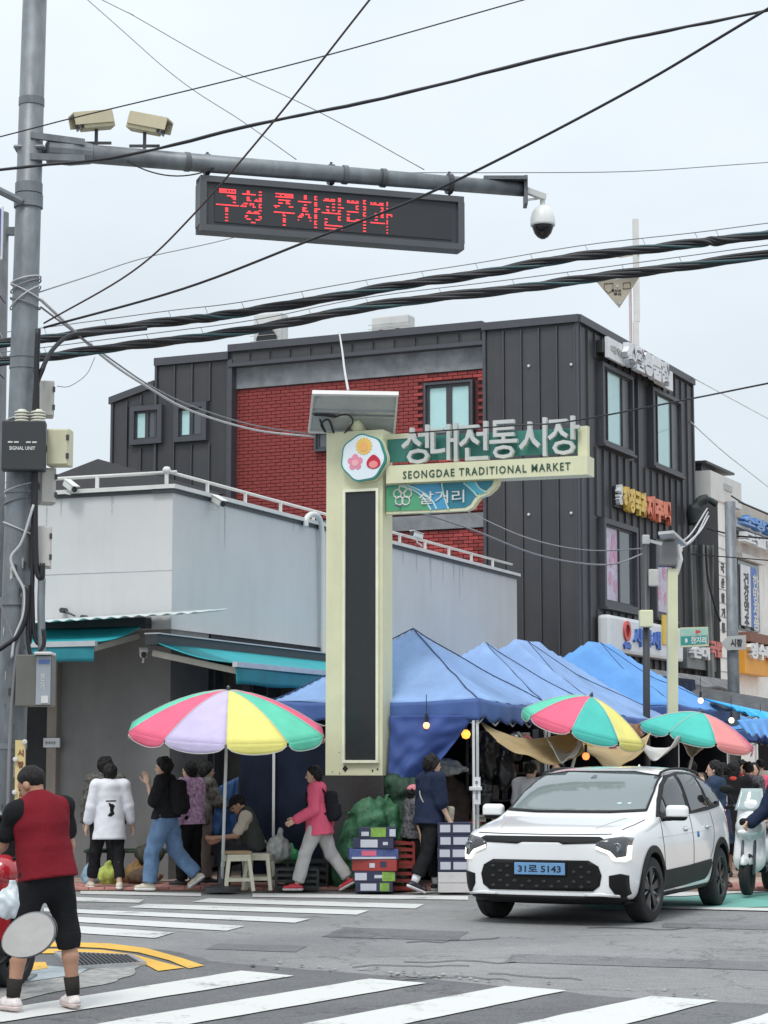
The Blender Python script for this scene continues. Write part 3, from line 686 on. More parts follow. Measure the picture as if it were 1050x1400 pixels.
# bricks: pieces with real joints
wbk = wpx(BL, 641, 523, 579, 592)
bw, bh = .245, .082; cells = []
z = zc1; row = 0
while z - bh > 5.2:
    if not (z - bh < zd1 and z > zd0 - .02):
        a = s665 + .065 + (row % 2) * bw / 2
        while a < s310 - .06:
            if not (a + bw > wbk[0] - .1 and a < wbk[1] + .1 and z > wbk[2] - .12 and z - bh < wbk[3] + .1): cells.append((a, z - bh))
            a += bw
    z -= bh; row += 1
cells.sort(key=lambda q: q[0]); rb_ = random.Random(2)
b = B(); b.rbox((0, 0, 0), (bw - .014, .06, bh - .014), .006); proto = b.build('brick', M_BRICK, bb_); me = proto.data
ang = math.atan2(W2.y, W2.x)
for i, (a, z) in enumerate(cells[:300]):
    m = Matrix.Translation(BL.p(a + bw / 2, z + bh / 2, -.285 + rb_.uniform(0, .008)) - C1) @ Matrix.Rotation(ang, 4, 'Z')
    if i == 0: proto.matrix_local = m
    else: inst(me, 'brick', bb_, m)
b = B(C1)
for a, z in cells[300:]:
    d = rb_.uniform(0, .01); b.fbox(BL, a + .007, a + bw - .007, z + .007, z + bh - .007, -.30, -.258 + d)
b.build('brickwork', M_BRICK, bb_, kind='stuff', fix=False)
win(BL, *wbk, -.24, [M_GLASS, M_GLASS], fw=.07, surround=.05, sill=False)
wl = wpx(BL, 470, 588, 428, 612); win(BL, *wl, -.24, [M_GLASS, M_GLASSD], fw=.06, surround=.05, sill=False)
for x, y in ((724, 501), (782, 499), (724, 704), (782, 702)):
    s, z = BL.px(x, y); b = B(C1); b.lathe([(0, 0), (.03, 0), (.035, .03), (.02, .05), (0, .05)], BL.mat(s, z, .03), 10); b.build('wall_fixing', M_WMETAL, bb_)

# roof-top air conditioners, mast cross
def ac_unit(p, w_, h_, d_, label, rz=0):
    t = thing('air_conditioner', label, 'air conditioner', p, rz, group='air conditioner units on the black building roof')
    b = B(); b.rbox((0, 0, h_ / 2 + .1), (w_, d_, h_), .03); b.build('casing', M_WMETAL, t)
    for k in (-1, 1):
        b = B(); b.box((k * w_ * .4, 0, .05), (.06, d_, .1)); b.build('foot', M_DKMETAL, t)
    for k in range(2 if w_ > .8 else 1):
        cx = (k - .5) * w_ * .45 if w_ > .8 else 0
        m = Matrix.Translation((cx, -d_ / 2 - .012, h_ / 2 + .1)) @ Matrix.Rotation(R(90), 4, 'X')
        b = B(); rr_ = min(h_, w_ / (2 if w_ > .8 else 1)) * .38; b.lathe([(.06, 0), (rr_, 0), (rr_, .02), (.06, .02)], m, 20); b.build('fan_recess', M_BLACK, t)
        b = B()
        for q in range(7): b.box((cx, -d_ / 2 - .04, h_ / 2 + .1 + (q - 3) * h_ * .1), (h_ * .66, .01, .012))
        b.build('fan_grille', M_GREYP, t)
    return t
sa = BL.px(338, 450)[0]; sb = BL.px(508, 450)[0]; ra = math.atan2(-W2.y, -W2.x)
b = B(C1); b.fbox(BL, s665 + .1, s310, 10.88, 10.95, -5, -.4); b.build('flat_roof', M_CONCB, bb_)
ac_unit(BL.p(sa, 10.95, -1.2), .75, 1.35, .4, 'tall pale air conditioner unit at the left on the black building roof', ra)
ac_unit(BL.p(sb, 10.95, -1.2), .95, 1.0, .4, 'wide air conditioner unit with dark grilles at the middle of the roof', ra)

# facade signs on the right face
M_WSIGN = mat('sign_white', (.70, .72, .74), .45, var=.08, grime=.15)
def fc_text(fc, s, x0, y0, x1, y1, d, th, m, parent, name='lettering', bold=.03, o=(0, 0, 0)):
    xm = (x0 + x1) / 2; a0 = fc.px(x0, 700, d)[0]; a1 = fc.px(x1, 700, d)[0]; zt = fc.px(xm, y0, d)[1]; zb = fc.px(xm, y1, d)[1]
    return text(name, s, fc.mat(a0, zb, d), abs(a1 - a0), zt - zb, th, m, parent, bold, o)
s0 = BR.px(834, 480, .35)[0]; s1 = BR.px(922, 480, .35)[0]; zt = BR.px(878, 484, .35)[1]; zb = BR.px(878, 511, .35)[1]
o = BR.p(s0, zb, .1); t = thing('roof_sign', 'row of bulky white letters along the top of the black facade', 'sign', o)
b = B(o); b.fbox(BR, s0 - .15, s1, zb + .1, zt - .1, .075, .22); b.build('sign_rail', M_BLACK, t)
b = B(o); b.fbox(BR, s0, s0 + 1.25, zb, zt, .23, .30); b.build('sign_panel', M_WSIGN, t)
b = B(o); b.fbox(BR, s1 - 1.3, s1, zb, zt, .23, .30); b.build('sign_panel', M_WSIGN, t)
text('lettering', '생활용품관', BR.mat(s0 + .9, zb - .02, .31), s1 - s0 - 1.6, zt - zb + .1, .14, M_WSIGN, t, .09, o)
text('small_lettering', '대형', BR.mat(s0 + .2, zb + .15, .302), .8, zt - zb - .3, .02, M_GREYP, t, .03, o)
s0 = BR.px(845, 690, .2)[0]; s1 = BR.px(917, 690, .2)[0]; zt = BR.px(880, 674, .2)[1]; zb = BR.px(880, 707, .2)[1]; L = s1 - s0
o = BR.p(s0, zb, .1); t = thing('letter_sign', 'yellow and orange raised letters between the floors of the black facade', 'sign', o)
b = B(o); b.fbox(BR, s0, s1, zb + .05, zt - .05, .077, .12); b.build('sign_rail', M_BLACK, t)
text('white_lettering', '시\n장', BR.mat(s0, zb + .1, .13), L * .07, zt - zb - .1, .1, M_WSIGN, t, .06, o)
text('yellow_lettering', '해장국과', BR.mat(s0 + L * .09, zb, .13), L * .42, zt - zb, .1, mat('letter_yellow', (.72, .50, .10), .4), t, .05, o)
text('orange_lettering', '제주백', BR.mat(s0 + L * .52, zb, .13), L * .46, zt - zb, .1, mat('letter_orange', (.75, .22, .12), .4), t, .06, o)
s0 = BR.px(818, 870, .10)[0]; s1 = BR.px(933, 870, .35)[0]; zt = BR.px(875, 848, .35)[1]; zb = BR.px(875, 897, .35)[1]; L = s1 - s0
o = BR.p(s0, zb, .1); t = thing('lightbox_sign', 'long white lightbox sign with blue letters under the blossom windows', 'sign', o)
b = B(o)
m = BR.mat(s0 + L / 2, (zt + zb) / 2, .23); b.rbox((0, 0, 0), (L, zt - zb, .3), .08); b.v = [m @ v for v in b.v]; b.build('sign_box', mat('lightbox_white', (.74, .76, .78), .4, var=.05, grime=.15), t)
b = B(o)
for q in range(2): pass
b.lathe([(.15, 0), (.23, 0), (.23, .04), (.15, .04), (.15, 0)], BR.mat(s0 + L * .20, zb + (zt - zb) * .62, .385), 24); b.build('round_logo', mat('sign_red', (.62, .08, .07), .4), t)
b = B(o); b.prism([(-.25, 0), (-.12, .07), (0, .0), (.12, .07), (.25, 0), (.2, -.09), (0, -.06), (-.2, -.1)], BR.mat(s0 + L * .20, zb + (zt - zb) * .24, .385), .04); b.build('logo_dot', mat('sign_blue', (.04, .14, .50), .4), t)
text('lettering', '사랑새', BR.mat(s0 + L * .28, zb + .2, .385), L * .36, (zt - zb) * .52, .05, MATS['sign_blue'], t, .02, o)
b = B(o); b.fbox(BR, s0 + L * .68, s0 + L * .78, zb + .35, zb + 1.05, .382, .42); b.build('yellow_panel', mat('sign_yellow', (.75, .50, .05), .4), t)
b = B(C1); b.fbox(BR, 0, RL, 2.7, 3.0, 0, .5); b.build('lower_canopy', M_CLAD_TRIM, bb_)
# ------------------------------------------------------------ street pole with arm, display and cameras
def galv(name, base=(.19, .21, .225)):
    m = mat(name, base, .5, metal=.35, var=.30, vs=7, grime=.45, bump=.05, stretch=(1, 1, .5)); return m
M_GALV = galv('galvanised_steel'); M_GALVD = galv('galvanised_dark', (.13, .14, .15))
M_CABLE = mat('black_cable', (.012, .012, .016), .5, var=.2); M_CABLEG = mat('grey_cable', (.20, .20, .21), .6); M_CABLEW = mat('pale_cable', (.5, .51, .52), .6)
YP = 16.0
pb = P(6, 1335, YP); pb.z = 0; pt_ = P(50, -80, YP)
pole = thing('street_pole', 'tall grey galvanised street pole at the left carrying the display arm and many boxes', 'street pole', pb)
def pole_at(y, off=0): a = (y + 80) / (1335 + 80); p = pt_.lerp(V((pb.x, pb.y, 0)), a); return p
b = B(pb); b.tube([pole_at(1337) - V((0, 0, .02)), pole_at(900), pole_at(500), pole_at(-80)], [.112, .108, .102, .092], 24); b.build('pole_shaft', M_GALV, pole, smooth=True)
b = B(pb); b.box((pb.x, pb.y, .015), (.42, .42, .03)); b.build('base_plate', M_GALV, pole)
for y, h, r in ((290, .05, .112), (272, .04, .106), (150, .03, .1), (505, .012, .108), (520, .012, .108), (640, .02, .118), (690, .015, .114), (838, .03, .122), (1030, .02, .116)):
    b = B(pb); q = pole_at(y); b.lathe([(r - .03, -h), (r, -h), (r, h), (r - .03, h)], Matrix.Translation(q), 24); b.build('pole_band', M_GALV if y != 640 else M_DKMETAL, pole, smooth=False)
am0 = P(44, 204, YP); am1 = P(715, 259, 17.25); ad_ = (am1 - am0).normalized()
b = B(pb); b.tube([am0 + ad_ * .35, am0.lerp(am1, .5), am1], [.074, .070, .060], 20); b.build('arm', M_GALV, pole, smooth=True)
b = B(pb)
for dz in (-.085, .085):
    b.beam(am0 + V((0, -.09, dz)), am0 + ad_ * .42 + V((0, -.09, dz * .75)), .03, .05)
b.build('arm_bracket', M_GALV, pole)
b = B(pb); b.lathe([(.05, .1), (.10, .12), (.105, .3), (.08, .46), (.05, .47)], Matrix.Translation(am0) @ ad_.to_track_quat('Z', 'Y').to_matrix().to_4x4(), 16); b.build('arm_socket', M_GALV, pole)
b = B(pb)
for k in range(4): b.tube([am0 + V((-.13, -.07 + .05 * k, 0)), am0 + V((.1, -.07 + .05 * k, 0))], .016, 6)
b.build('bolt', M_GALV, pole, kind='stuff')
for f in (.30, .62, .70): 
    b = B(pb); q = am0.lerp(am1, f); b.lathe([(.06, -.02), (.078, -.02), (.078, .02), (.06, .02)], Matrix.Translation(q) @ ad_.to_track_quat('Z', 'Y').to_matrix().to_4x4(), 20); b.build('arm_band', M_GALVD, pole)
b = B(pb); q = am1 - ad_ * .16; b.box(q + V((0, 0, .07)), (.36, .16, .03)); b.box(am1 + V((0.02, 0, -.02)), (.03, .17, .24)); b.build('end_plate', M_GALVD, pole)
# twisted ties round the pole
for y, t in ((400, .03), (408, .05), (416, -.06), (424, .09), (432, -.04), (685, .04), (702, .03), (740, -.05), (590, .02)):
    q = pole_at(y); b = B(pb); b.tube([q + V((.115 * math.cos(a * .3927), .115 * math.sin(a * .3927), t * math.cos(a * .3927))) for a in range(17)], .006, 5); b.build('cable_tie', M_CABLEW if y % 3 else M_CABLEG, pole, smooth=True)

# LED display
FDp = Face((P(265, HOR, 16.4).x, 16.4), (P(633, HOR, 17.05).x - P(265, HOR, 16.4).x, .65))
a1_, _ = FDp.px(633, 300); zt = FDp.px(265, 240)[1]; zb = FDp.px(265, 314)[1]
o = FDp.p(a1_ / 2, zb); ds = thing('message_board', 'wide black electronic message board with red dotted Korean letters hung below the arm', 'display sign', o)
b = B(o)
b.fbox(FDp, 0, a1_, zb, zt, -.14, 0); b.build('board_housing', mat('board_charcoal', (.045, .05, .056), .5, var=.1), ds)
b = B(o)
for q in ((0, a1_, zt - .045, zt + .004, -.144, .03), (0, a1_, zb - .004, zb + .045, -.144, .03), (-.004, .05, zb + .045, zt - .045, -.144, .03), (a1_ - .05, a1_ + .004, zb + .045, zt - .045, -.144, .03)): b.fbox(FDp, *q)
b.build('board_frame', mat('board_frame_grey', (.085, .09, .10), .5, var=.1), ds)
b = B(o); b.fbox(FDp, .12, a1_ - .10, zb + .075, zt - .075, .0, .008); b.build('screen', mat('led_screen_off', (.035, .037, .042), .7, var=.05), ds)
tv, tf = text_mesh('구청 주차관리과', 0, .012, 2)
x0 = min(v.x for v in tv); x1 = max(v.x for v in tv); y0 = min(v.y for v in tv); y1 = max(v.y for v in tv)
bvh = BVHTree.FromPolygons([V((v.x, v.y, 0)) for v in tv], tf); rows, cols = 22, 118
Wt = FDp.px(531, 300)[0] - .1; Ht = zt - zb - .16; on = B(o); led_r = random.Random(4); offb = B(o)
for r_ in range(rows):
    for c_ in range(cols):
        xx = x0 + (x1 - x0) * (c_ + .5) / cols; yy = y0 + (y1 - y0) * (r_ + .5) / rows
        hit = bvh.ray_cast(V((xx, yy, 1)), V((0, 0, -1)))[0]
        if hit and r_ % 4 != 1 and not (r_ % 4 == 3 and led_r.random() < .35):
            ax = .13 + Wt * (c_ + .5) / cols; az = zb + .085 + Ht * (r_ + .5) / rows; hw = Wt / cols * .5; hh = Ht / rows * .38
            on.add([FDp.p(ax - hw, az - hh, .0105), FDp.p(ax + hw, az - hh, .0105), FDp.p(ax + hw, az + hh, .0105), FDp.p(ax - hw, az + hh, .0105)], [(0, 1, 2, 3)])
on.build('red_lettering', mat('led_red', (.95, .06, .07), .5, var=0, emit=.75), ds, kind='stuff', fix=False)
for x in (286, 456, 618):
    a, _ = FDp.px(x, 240); q = FDp.p(a, zt); top = am0.lerp(am1, (x - 44) / 671)
    b = B(o); b.beam(V((q.x, q.y, zt - .02)) + FDp.n * -.07, V((q.x, q.y, top.z + .11)) + FDp.n * -.07, .02, .02); b.build('hanger', M_DKMETAL, ds)
    b = B(o); b.lathe([(.065, -.02), (.085, -.02), (.085, .02), (.065, .02)], Matrix.Translation((q.x - FDp.n.x * .07, top.y, top.z)) @ ad_.to_track_quat('Z', 'Y').to_matrix().to_4x4(), 20); b.build('hanger_clamp', M_DKMETAL, ds)

# housings on the arm
M_BEIGE = mat('beige_housing', (.56, .50, .34), .5, var=.12, grime=.25)
def arm_cam(px, py, yaw, pitch, label):
    p = P(px, py, 16.3); q = Matrix.Rotation(R(yaw), 3, 'Z') @ Matrix.Rotation(R(pitch), 3, 'Y')
    t = thing('traffic_camera', label, 'camera', p, group='traffic cameras on the display arm')
    b = B(p); b.rbox(p, (.26, .13, .115), .012, q); b.build('camera_housing', M_BEIGE, t)
    b = B(p); b.box(p + q @ V((.04, 0, .07)), (.32, .15, .012), q); b.box(p + q @ V((.04,   .074, .02)), (.32, .01, .09), q); b.box(p + q @ V((.04, -  .074, .02)), (.32, .01, .09), q); b.build('hood', M_BEIGE, t)
    b = B(p); b.box(p + q @ V((.152, 0, 0)), (.012, .12, .1), q); b.build('front_glass', mat('smoky_glass', (.05, .05, .06), .15), t)
    b = B(p); b.beam(p - V((0, 0, .06)), p - V((0, 0, .19)), .025); b.beam(p + V((-.12, 0, -.17)), p + V((.12, 0, -.17)), .02, .02); b.build('camera_bracket', M_DKMETAL, t)
    return t
arm_cam(132, 167, 205, 12, 'beige traffic camera pointing left above the arm next to the pole')
arm_cam(198, 171, -12, 14, 'beige traffic camera with dark end pointing right above the arm')
b = B(am0); b.tube(sag(am0 + ad_ * .75 + V((0, -.06, -.05)), am0 + ad_ * 1.45 + V((0, -.06, -.05)), .09), .006, 5); tag(b.build('loose_cable', M_CABLE, smooth=True), 'thin loose cable drooping below the arm near the pole', 'cable')
# dome camera
p = P(742, 300, 17.35); dc = thing('dome_camera', 'white dome security camera with black lens ball hanging at the end of the arm', 'camera', p)
mt = Matrix.Translation(p)
b = B(p); b.lathe([(.0, .12), (.03, .12), (.06, .10), (.088, .06), (.102, .01), (.105, -.04), (.103, -.055), (0, -.055)], mt, 28); b.build('dome_housing', mat('dome_white', (.74, .75, .74), .4, var=.04, grime=.1), dc, smooth=True)
b = B(p); b.lathe([(.09, -.056), (.088, -.075), (.07, -.12), (.045, -.15), (.02, -.165), (0, -.168)], mt, 28); b.build('lens_dome', mat('dome_black', (.01, .01, .012), .12, var=0), dc, smooth=True)
b = B(p); b.tube([p + V((0, 0, .11)), p + V((0, 0, .19))], .022, 10); b.beam(p + V((.02, 0, .19)), am1 + V((.03, 0, -.01)), .04, .05); b.beam(p + V((-.04, 0, .18)), am1 + V((.03, 0, -.09)), .02, .02); b.build('wall_arm', M_WMETAL, dc)

# boxes on the pole
def pbox(x0, y0, x1, y1, Y, d, name, label, m, cat='box', door=True, yaw=0):
    a = P(x0, y1, Y); c = P(x1, y0, Y); w_ = c.x - a.x; h_ = c.z - a.z; o = V(((a.x + c.x) / 2, Y, a.z)); t = thing(name, label, cat, o, R(yaw))
    b = B(); b.rbox((0, 0, h_ / 2), (w_, d, h_), .008); b.build('box_body', m, t)
    if door:
        b = B(); b.rbox((0, -d / 2 - .006, h_ / 2), (w_ * .9, .014, h_ * .93), .004); b.build('box_door', m, t)
        for k in (.25, .75): b = B(); b.box((w_ * .46, -d / 2 - .012, h_ * k), (.02, .02, .04)); b.build('hinge', M_DKMETAL, t)
    b = B(); b.box((-w_ / 2 - .01 if x0 > 40 else 0, d * .1, h_ * .5), (.05, .03, .05)); b.build('mount', M_GALVD, t)
    return t, w_, h_
M_BOXG = mat('box_light_grey', (.50, .49, .45), .5, var=.08, grime=.3)
pbox(52, 522, 74, 571, 16.05, .12, 'junction_box', 'light grey junction box on the pole, topmost of the boxes', M_BOXG, yaw=12)
t, w_, h_ = pbox(3, 577, 63, 644, 15.8, .14, 'equipment_box', 'black equipment box with white lettering strapped to the pole', mat('box_black', (.035, .037, .04), .5, var=.1), yaw=4, door=False)
text('lettering', 'SIGNAL UNIT', Matrix.Translation((-w_ * .32, -.072, h_ * .40)) @ Matrix.Rotation(R(90), 4, 'X'), w_ * .6, .028, .002, M_WMETAL, t, .03)
b = B(); [b.box((-w_ * .3 + .045 * k, -.073, h_ * .56), (.035, .003, .012)) for k in range(5) if k != 2]; b.build('small_lettering', M_WMETAL, t)
for x, l in ((30, 'left of the pair'), (52, 'right of the pair')):
    o = P(x, 577, 15.85); q = thing('insulator', 'white ribbed insulator on the black equipment box, ' + l, 'insulator', o, group='insulators on the black box')
    prof = [(0, 0)]
    for k in range(4): prof += [(.036, .022 * k), (.058, .022 * k + .004), (.056, .022 * k + .012), (.036, .022 * k + .018)]
    prof += [(.03, .095), (0, .10)]
    b = B(); b.lathe(prof, Matrix.Identity(4), 20); b.build('ribbed_body', mat('porcelain', (.66, .65, .56), .35, var=.08), q, smooth=False)
    b = B(); b.tube([(0, 0, -.03), (0, 0, .02)], .02, 8); b.build('stud', M_DKMETAL, q)
pbox(66, 588, 98, 638, 15.95, .14, 'junction_box', 'cream box beside the black equipment box on the pole', mat('box_cream', (.62, .60, .42), .5, var=.08, grime=.2), yaw=-6)
pbox(53, 641, 75, 690, 16.0, .13, 'junction_box', 'narrow grey box just under the cream box on the pole', M_BOXG, yaw=20)
pbox(43, 720, 71, 777, 16.0, .13, 'junction_box', 'pale grey box with white side hanging below the roof railing height on the pole', mat('box_pale', (.60, .58, .55), .5, var=.08, grime=.2), yaw=8)
t, w_, h_ = pbox(24, 896, 74, 966, 15.8, .22, 'meter_cabinet', 'wide dark olive and grey cabinet on the pole above the red vested man', mat('box_olive', (.13, .13, .115), .5, var=.12, grime=.3), cat='cabinet', door=False)
b = B(); b.box((w_ * .28, -.115, h_ / 2), (w_ * .40, .012, h_ * .94)); b.build('cabinet_door', mat('box_bluegrey', (.30, .33, .36), .45, var=.1), t)
b = B(); b.box((w_ * .30, -.123, h_ * .86), (w_ * .3, .004, h_ * .08)); b.build('blue_label', mat('label_blue', (.10, .18, .42), .5), t)
b = B(); b.box((w_ * .33, -.124, h_ * .13), (w_ * .2, .006, h_ * .14)); b.build('white_label', M_WMETAL, t)
b = B(); b.rbox((w_ * .28, -.06, h_ * 1.02), (w_ * .5, .22, h_ * .06), .01); b.build('rain_cap', M_WMETAL, t)
text('lettering', '전\n기', Matrix.Translation((w_ * .20, -.122, h_ * .32)) @ Matrix.Rotation(R(90), 4, 'X'), .03, .12, .002, M_WMETAL, t, .02)
# conduits and cables running down the pole
rc = random.Random(11)
cabs = [([(60, 500), (48, 540), (46, 640), (45, 720), (44, 800), (40, 880)], .018, M_CABLE), ([(52, 450), (50, 500), (50, 560), (48, 700), (50, 776), (57, 790), (58, 770)], .022, M_CABLE),
        ([(46, 690), (30, 740), (15, 762), (22, 785), (33, 808), (32, 840), (20, 872), (16, 900)], .011, M_CABLEW), ([(44, 800), (46, 860), (52, 880), (58, 868), (57, 840)], .016, M_CABLE),
        ([(40, 800), (38, 860), (41, 893), (50, 897), (60, 880), (59, 860)], .016, M_CABLE), ([(-20, 900), (8, 882), (25, 868), (36, 840), (38, 800)], .018, M_CABLE),
        ([(57, 790), (56, 830), (57, 880), (58, 900)], .03, M_GALV), ([(34, 800), (30, 850), (22, 900), (14, 1000), (10, 1120)], .014, M_CABLEG), ([(20, 880), (2, 830), (-6, 800)], .008, M_CABLEG)]
for i, (pts, r, m) in enumerate(cabs):
    q = [P(x, y, 15.86 - .02 * (i % 3)) for x, y in pts]; b = B(pb); b.tube(smooth_pts(q), r, 7); b.build('cable_run', m, pole, smooth=True)
rp = random.Random(21)
for k in range(26):
    y = rp.uniform(760, 1200); q = pole_at(y); a = rp.uniform(-2.4, -.7); r_ = .112; w_ = rp.uniform(.08, .30); h_ = rp.uniform(.015, .07); pts = []
    for i in range(5): an = a + w_ * i / 4; pts += [q + V((r_ * math.cos(an), r_ * math.sin(an), h_ * rp.uniform(.5, 1))), q + V((r_ * math.cos(an), r_ * math.sin(an), -h_ * rp.uniform(.5, 1)))]
    b = B(pb); b.add(pts, [(2 * i, 2 * i + 2, 2 * i + 3, 2 * i + 1) for i in range(4)]); b.build('torn_sticker', mat('torn_%d' % (k % 3), [(.42, .42, .40), (.06, .06, .065), (.10, .16, .13)][k % 3], .8, var=.4, vs=30), pole)
o = P(27, 1070, 15.86); ps = thing('pole_poster', 'narrow yellow strip poster tied to the street pole behind the red vested man', 'poster', o)
a = P(20, 1128, 15.86); c = P(35, 1012, 15.86)
b = B(o); b.add([V((a.x, 15.85, a.z)), V((a.x + .075, 15.85, a.z)), V((c.x, 15.85, c.z)), V((c.x - .075, 15.85, c.z))], [(0, 1, 2, 3)]); q = b.build('strip', mat('poster_yellow', (.66, .52, .24), .6, var=.12), ps); solidify(q, .003)
for k, (ch_, y) in enumerate((('시', 1034), ('장', 1050), ('행', 1080), ('사', 1096))):
    text('lettering', ch_, Matrix.Translation(P(24, y, 15.845)) @ Matrix.Rotation(R(90), 4, 'X'), .045, .05, .002, mat('poster_ink', (.20, .07, .04), .6), ps, .04, o)
for x, y in ((21, 1038), (20, 1083), (19, 1122), (34, 1014)):
    b = B(o); b.lathe([(0, 0), (.018, 0), (.018, .012), (0, .016)], Matrix.Translation(P(x, y, 15.84)) @ Matrix.Rotation(R(90), 4, 'X'), 10); b.build('tie_button', M_WMETAL, ps)

# bracket and blue road sign at the left edge
o = P(-8, 305, 15.7); t = thing('blue_sign', 'blue and white sign hanging from a bracket at the left picture edge', 'sign', o)
a = P(-60, 352, 15.7); c = P(5, 285, 15.7)
b = B(o); b.rbox(V(((a.x + c.x) / 2, 15.7, (a.z + c.z) / 2)), (c.x - a.x, .03, c.z - a.z + .04), .01); b.build('sign_board', M_WSIGN, t)
b = B(o); b.rbox(V(((a.x + c.x) / 2, 15.68, (a.z + c.z) / 2)), (c.x - a.x - .03, .012, c.z - a.z - .01), .005); b.build('blue_field', mat('sign_indigo', (.08, .10, .42), .5), t)
text('lettering', '주차', Matrix.Translation(V((a.x + .12, 15.672, a.z + .07))) @ Matrix.Rotation(R(90), 4, 'X'), .2, .2, .003, M_WMETAL, t, .03, o)
b = B(o); b.tube([P(-70, 236, 15.75), P(-10, 256, 15.8), P(30, 276, 15.9)], .03, 8); b.build('sign_bracket', M_GALV, t)
# second, further pole at the very edge
q = P(-17, HOR, 22); q.z = 0; t = thing('utility_pole', 'dark concrete utility pole just showing at the left picture edge', 'utility pole', q)
b = B(q); b.tube([q, q + V((0, 0, 7.4))], [.15, .10], 16); b.build('pole_shaft', M_GALVD, t, smooth=True)
b = B(q); b.beam(q + V((-.5, 0, 7.2)), q + V((.2, 0, 7.2)), .08, .08); b.build('cross_arm', M_GALVD, t)
for z in (6.4, 6.0, 5.6):
    b = B(q); b.tube(sag(q + V((.1, -.1, z)), q + V((.22, -2.5, z + .3)), .12), .008, 5); b.build('jumper_cable', M_CABLE, t, smooth=True)

# ------------------------------------------------------------ overhead cables: (points px, depth at ends, radius, material, label)
def cable(name, pts, Y0, Y1, r, m, label, rough=0, n=7, cat='overhead cable', seed=0):
    q = []; N = len(pts) - 1
    for i, (x, y) in enumerate(pts): q.append(P(x, y, Y0 + (Y1 - Y0) * i / N))
    q = smooth_pts(q, 8); rs = r
    if rough:
        rc = random.Random(seed); q = [p + V((0, 0, rc.uniform(-1, 1) * rough)) for p in q]; rs = [r * rc.uniform(.8, 1.25) for _ in q]
    o = q[len(q) // 2].copy(); b = B(o); b.tube(q, rs, n); return tag(b.build(name, m, smooth=True), label, cat), o, q
def ext(pts, d=500):
    (x0, y0), (x1, y1) = pts[0], pts[1]; (x2, y2), (x3, y3) = pts[-2], pts[-1]
    L0 = math.hypot(x1 - x0, y1 - y0); L1 = math.hypot(x3 - x2, y3 - y2)
    return [(x0 - (x1 - x0) * d / L0, y0 - (y1 - y0) * d / L0)] + pts + [(x3 + (x3 - x2) * d / L1, y3 + (y3 - y2) * d / L1)]
c, o, q = cable('thick_cable', ext([(0, 232), (170, 213), (350, 170), (525, 134), (800, 66), (1050, 14)]), 14.5, 13, .0105, M_CABLE, 'thick black cable rising from the left pole to the top right corner', rough=.002)
cable('thin_cable', ext([(0, 187), (105, 160), (280, 118), (460, 72), (715, 0)]), 15, 14, .005, M_CABLE, 'thin black cable passing just above the traffic cameras')
cable('diagonal_cable', ext([(505, 0), (375, 165), (263, 295), (180, 372), (60, 442)])[:-1], 12, 15.9, .007, mat('brown_cable', (.06, .035, .035), .6), 'brownish cable falling steeply from the top centre across the message board')
cable('thick_cable', ext([(1050, 12), (850, 130), (600, 258), (420, 330), (250, 395), (60, 448)])[:-1], 12, 15.9, .0095, M_CABLE, 'black cable falling from the top right corner across the end of the message board')
cable('barbed_wire_line', ext([(120, 0), (240, 105), (330, 165), (405, 218)])[:-1], 20, 17, .0042, M_CABLEG, 'thin grey wire with small spikes ending on the arm above the message board')
cable('barbed_wire_line', ext([(140, 0), (180, 20), (300, 88), (440, 155), (580, 232)])[:-1], 20, 17, .0042, M_CABLEG, 'longer thin grey wire with small spikes ending on the arm at the right')
cable('thin_cable', ext([(560, 236), (700, 236), (870, 234), (1050, 222)])[1:], 17, 20, .004, M_CABLEG, 'thin nearly level wire running right from the arm')
b1 = ext([(0, 470), (60, 463), (230, 440), (330, 428), (500, 398), (650, 375), (800, 350), (950, 333), (1050, 320)])
b2 = ext([(0, 495), (60, 488), (200, 470), (350, 450), (500, 420), (700, 395), (850, 375), (1050, 348)])
for k, (bp, lab) in enumerate(((b1, 'upper thick bundle of black telephone cables crossing above the roofs'), (b2, 'lower thick bundle of black telephone cables crossing above the roofs'))):
    o = P(525, 400 + 20 * k, 17); t = thing('cable_bundle', lab, 'cable bundle', o)
    for j in range(6):
        rc = random.Random(j + 10 * k); q = []; N = len(bp) - 1
        for i, (x, y) in enumerate(bp): q.append(P(x, y, 17.6 - 1.5 * i / N))
        q = smooth_pts(q, 14); ph = j * 1.05; s_ = .019 + .007 * (j % 2)
        q = [p + V((0, s_ * math.cos(i * .33 + ph), s_ * math.sin(i * .33 + ph))) for i, p in enumerate(q)]
        b = B(o); b.tube(q, .0185 if j < 4 else .012, 6); b.build('cable_strand', M_CABLE if j != 5 else mat('teal_cable', (.03, .08, .09), .5), t, smooth=True)
    q = smooth_pts([P(x, y - 15 + k * 2, 17.6 - 1.5 * i / (len(bp) - 1)) for i, (x, y) in enumerate(bp)], 8)
    b = B(o); b.tube(q, .004, 5); b.build('messenger_wire', M_CABLEG, t, smooth=True)
    for i in range(8, len(q) - 6, 4):
        p = q[i]; b = B(o); b.tube([p, p - V((-.02, 0, .045)), p - V((0, 0, .085))], .003, 4); b.build('hanger_ring', M_CABLEW, t)
cable('thin_cable', [(52, 400), (120, 378), (200, 352), (330, 322), (500, 270)], 16, 30, .006, M_CABLEG, 'thin grey wire rising right from the pole behind the message board')
cable('service_drop', [(56, 410), (140, 487), (200, 528), (262, 562), (350, 588), (430, 597)], 16, 27.3, .013, M_CABLEW, 'pale service cable sloping down from the pole to the solar panel')
cable('service_drop', [(56, 420), (150, 490), (210, 530), (270, 558), (350, 582), (430, 594)], 16, 27.3, .008, M_CABLEG, 'thinner grey service cable beside the pale one sloping to the solar panel')
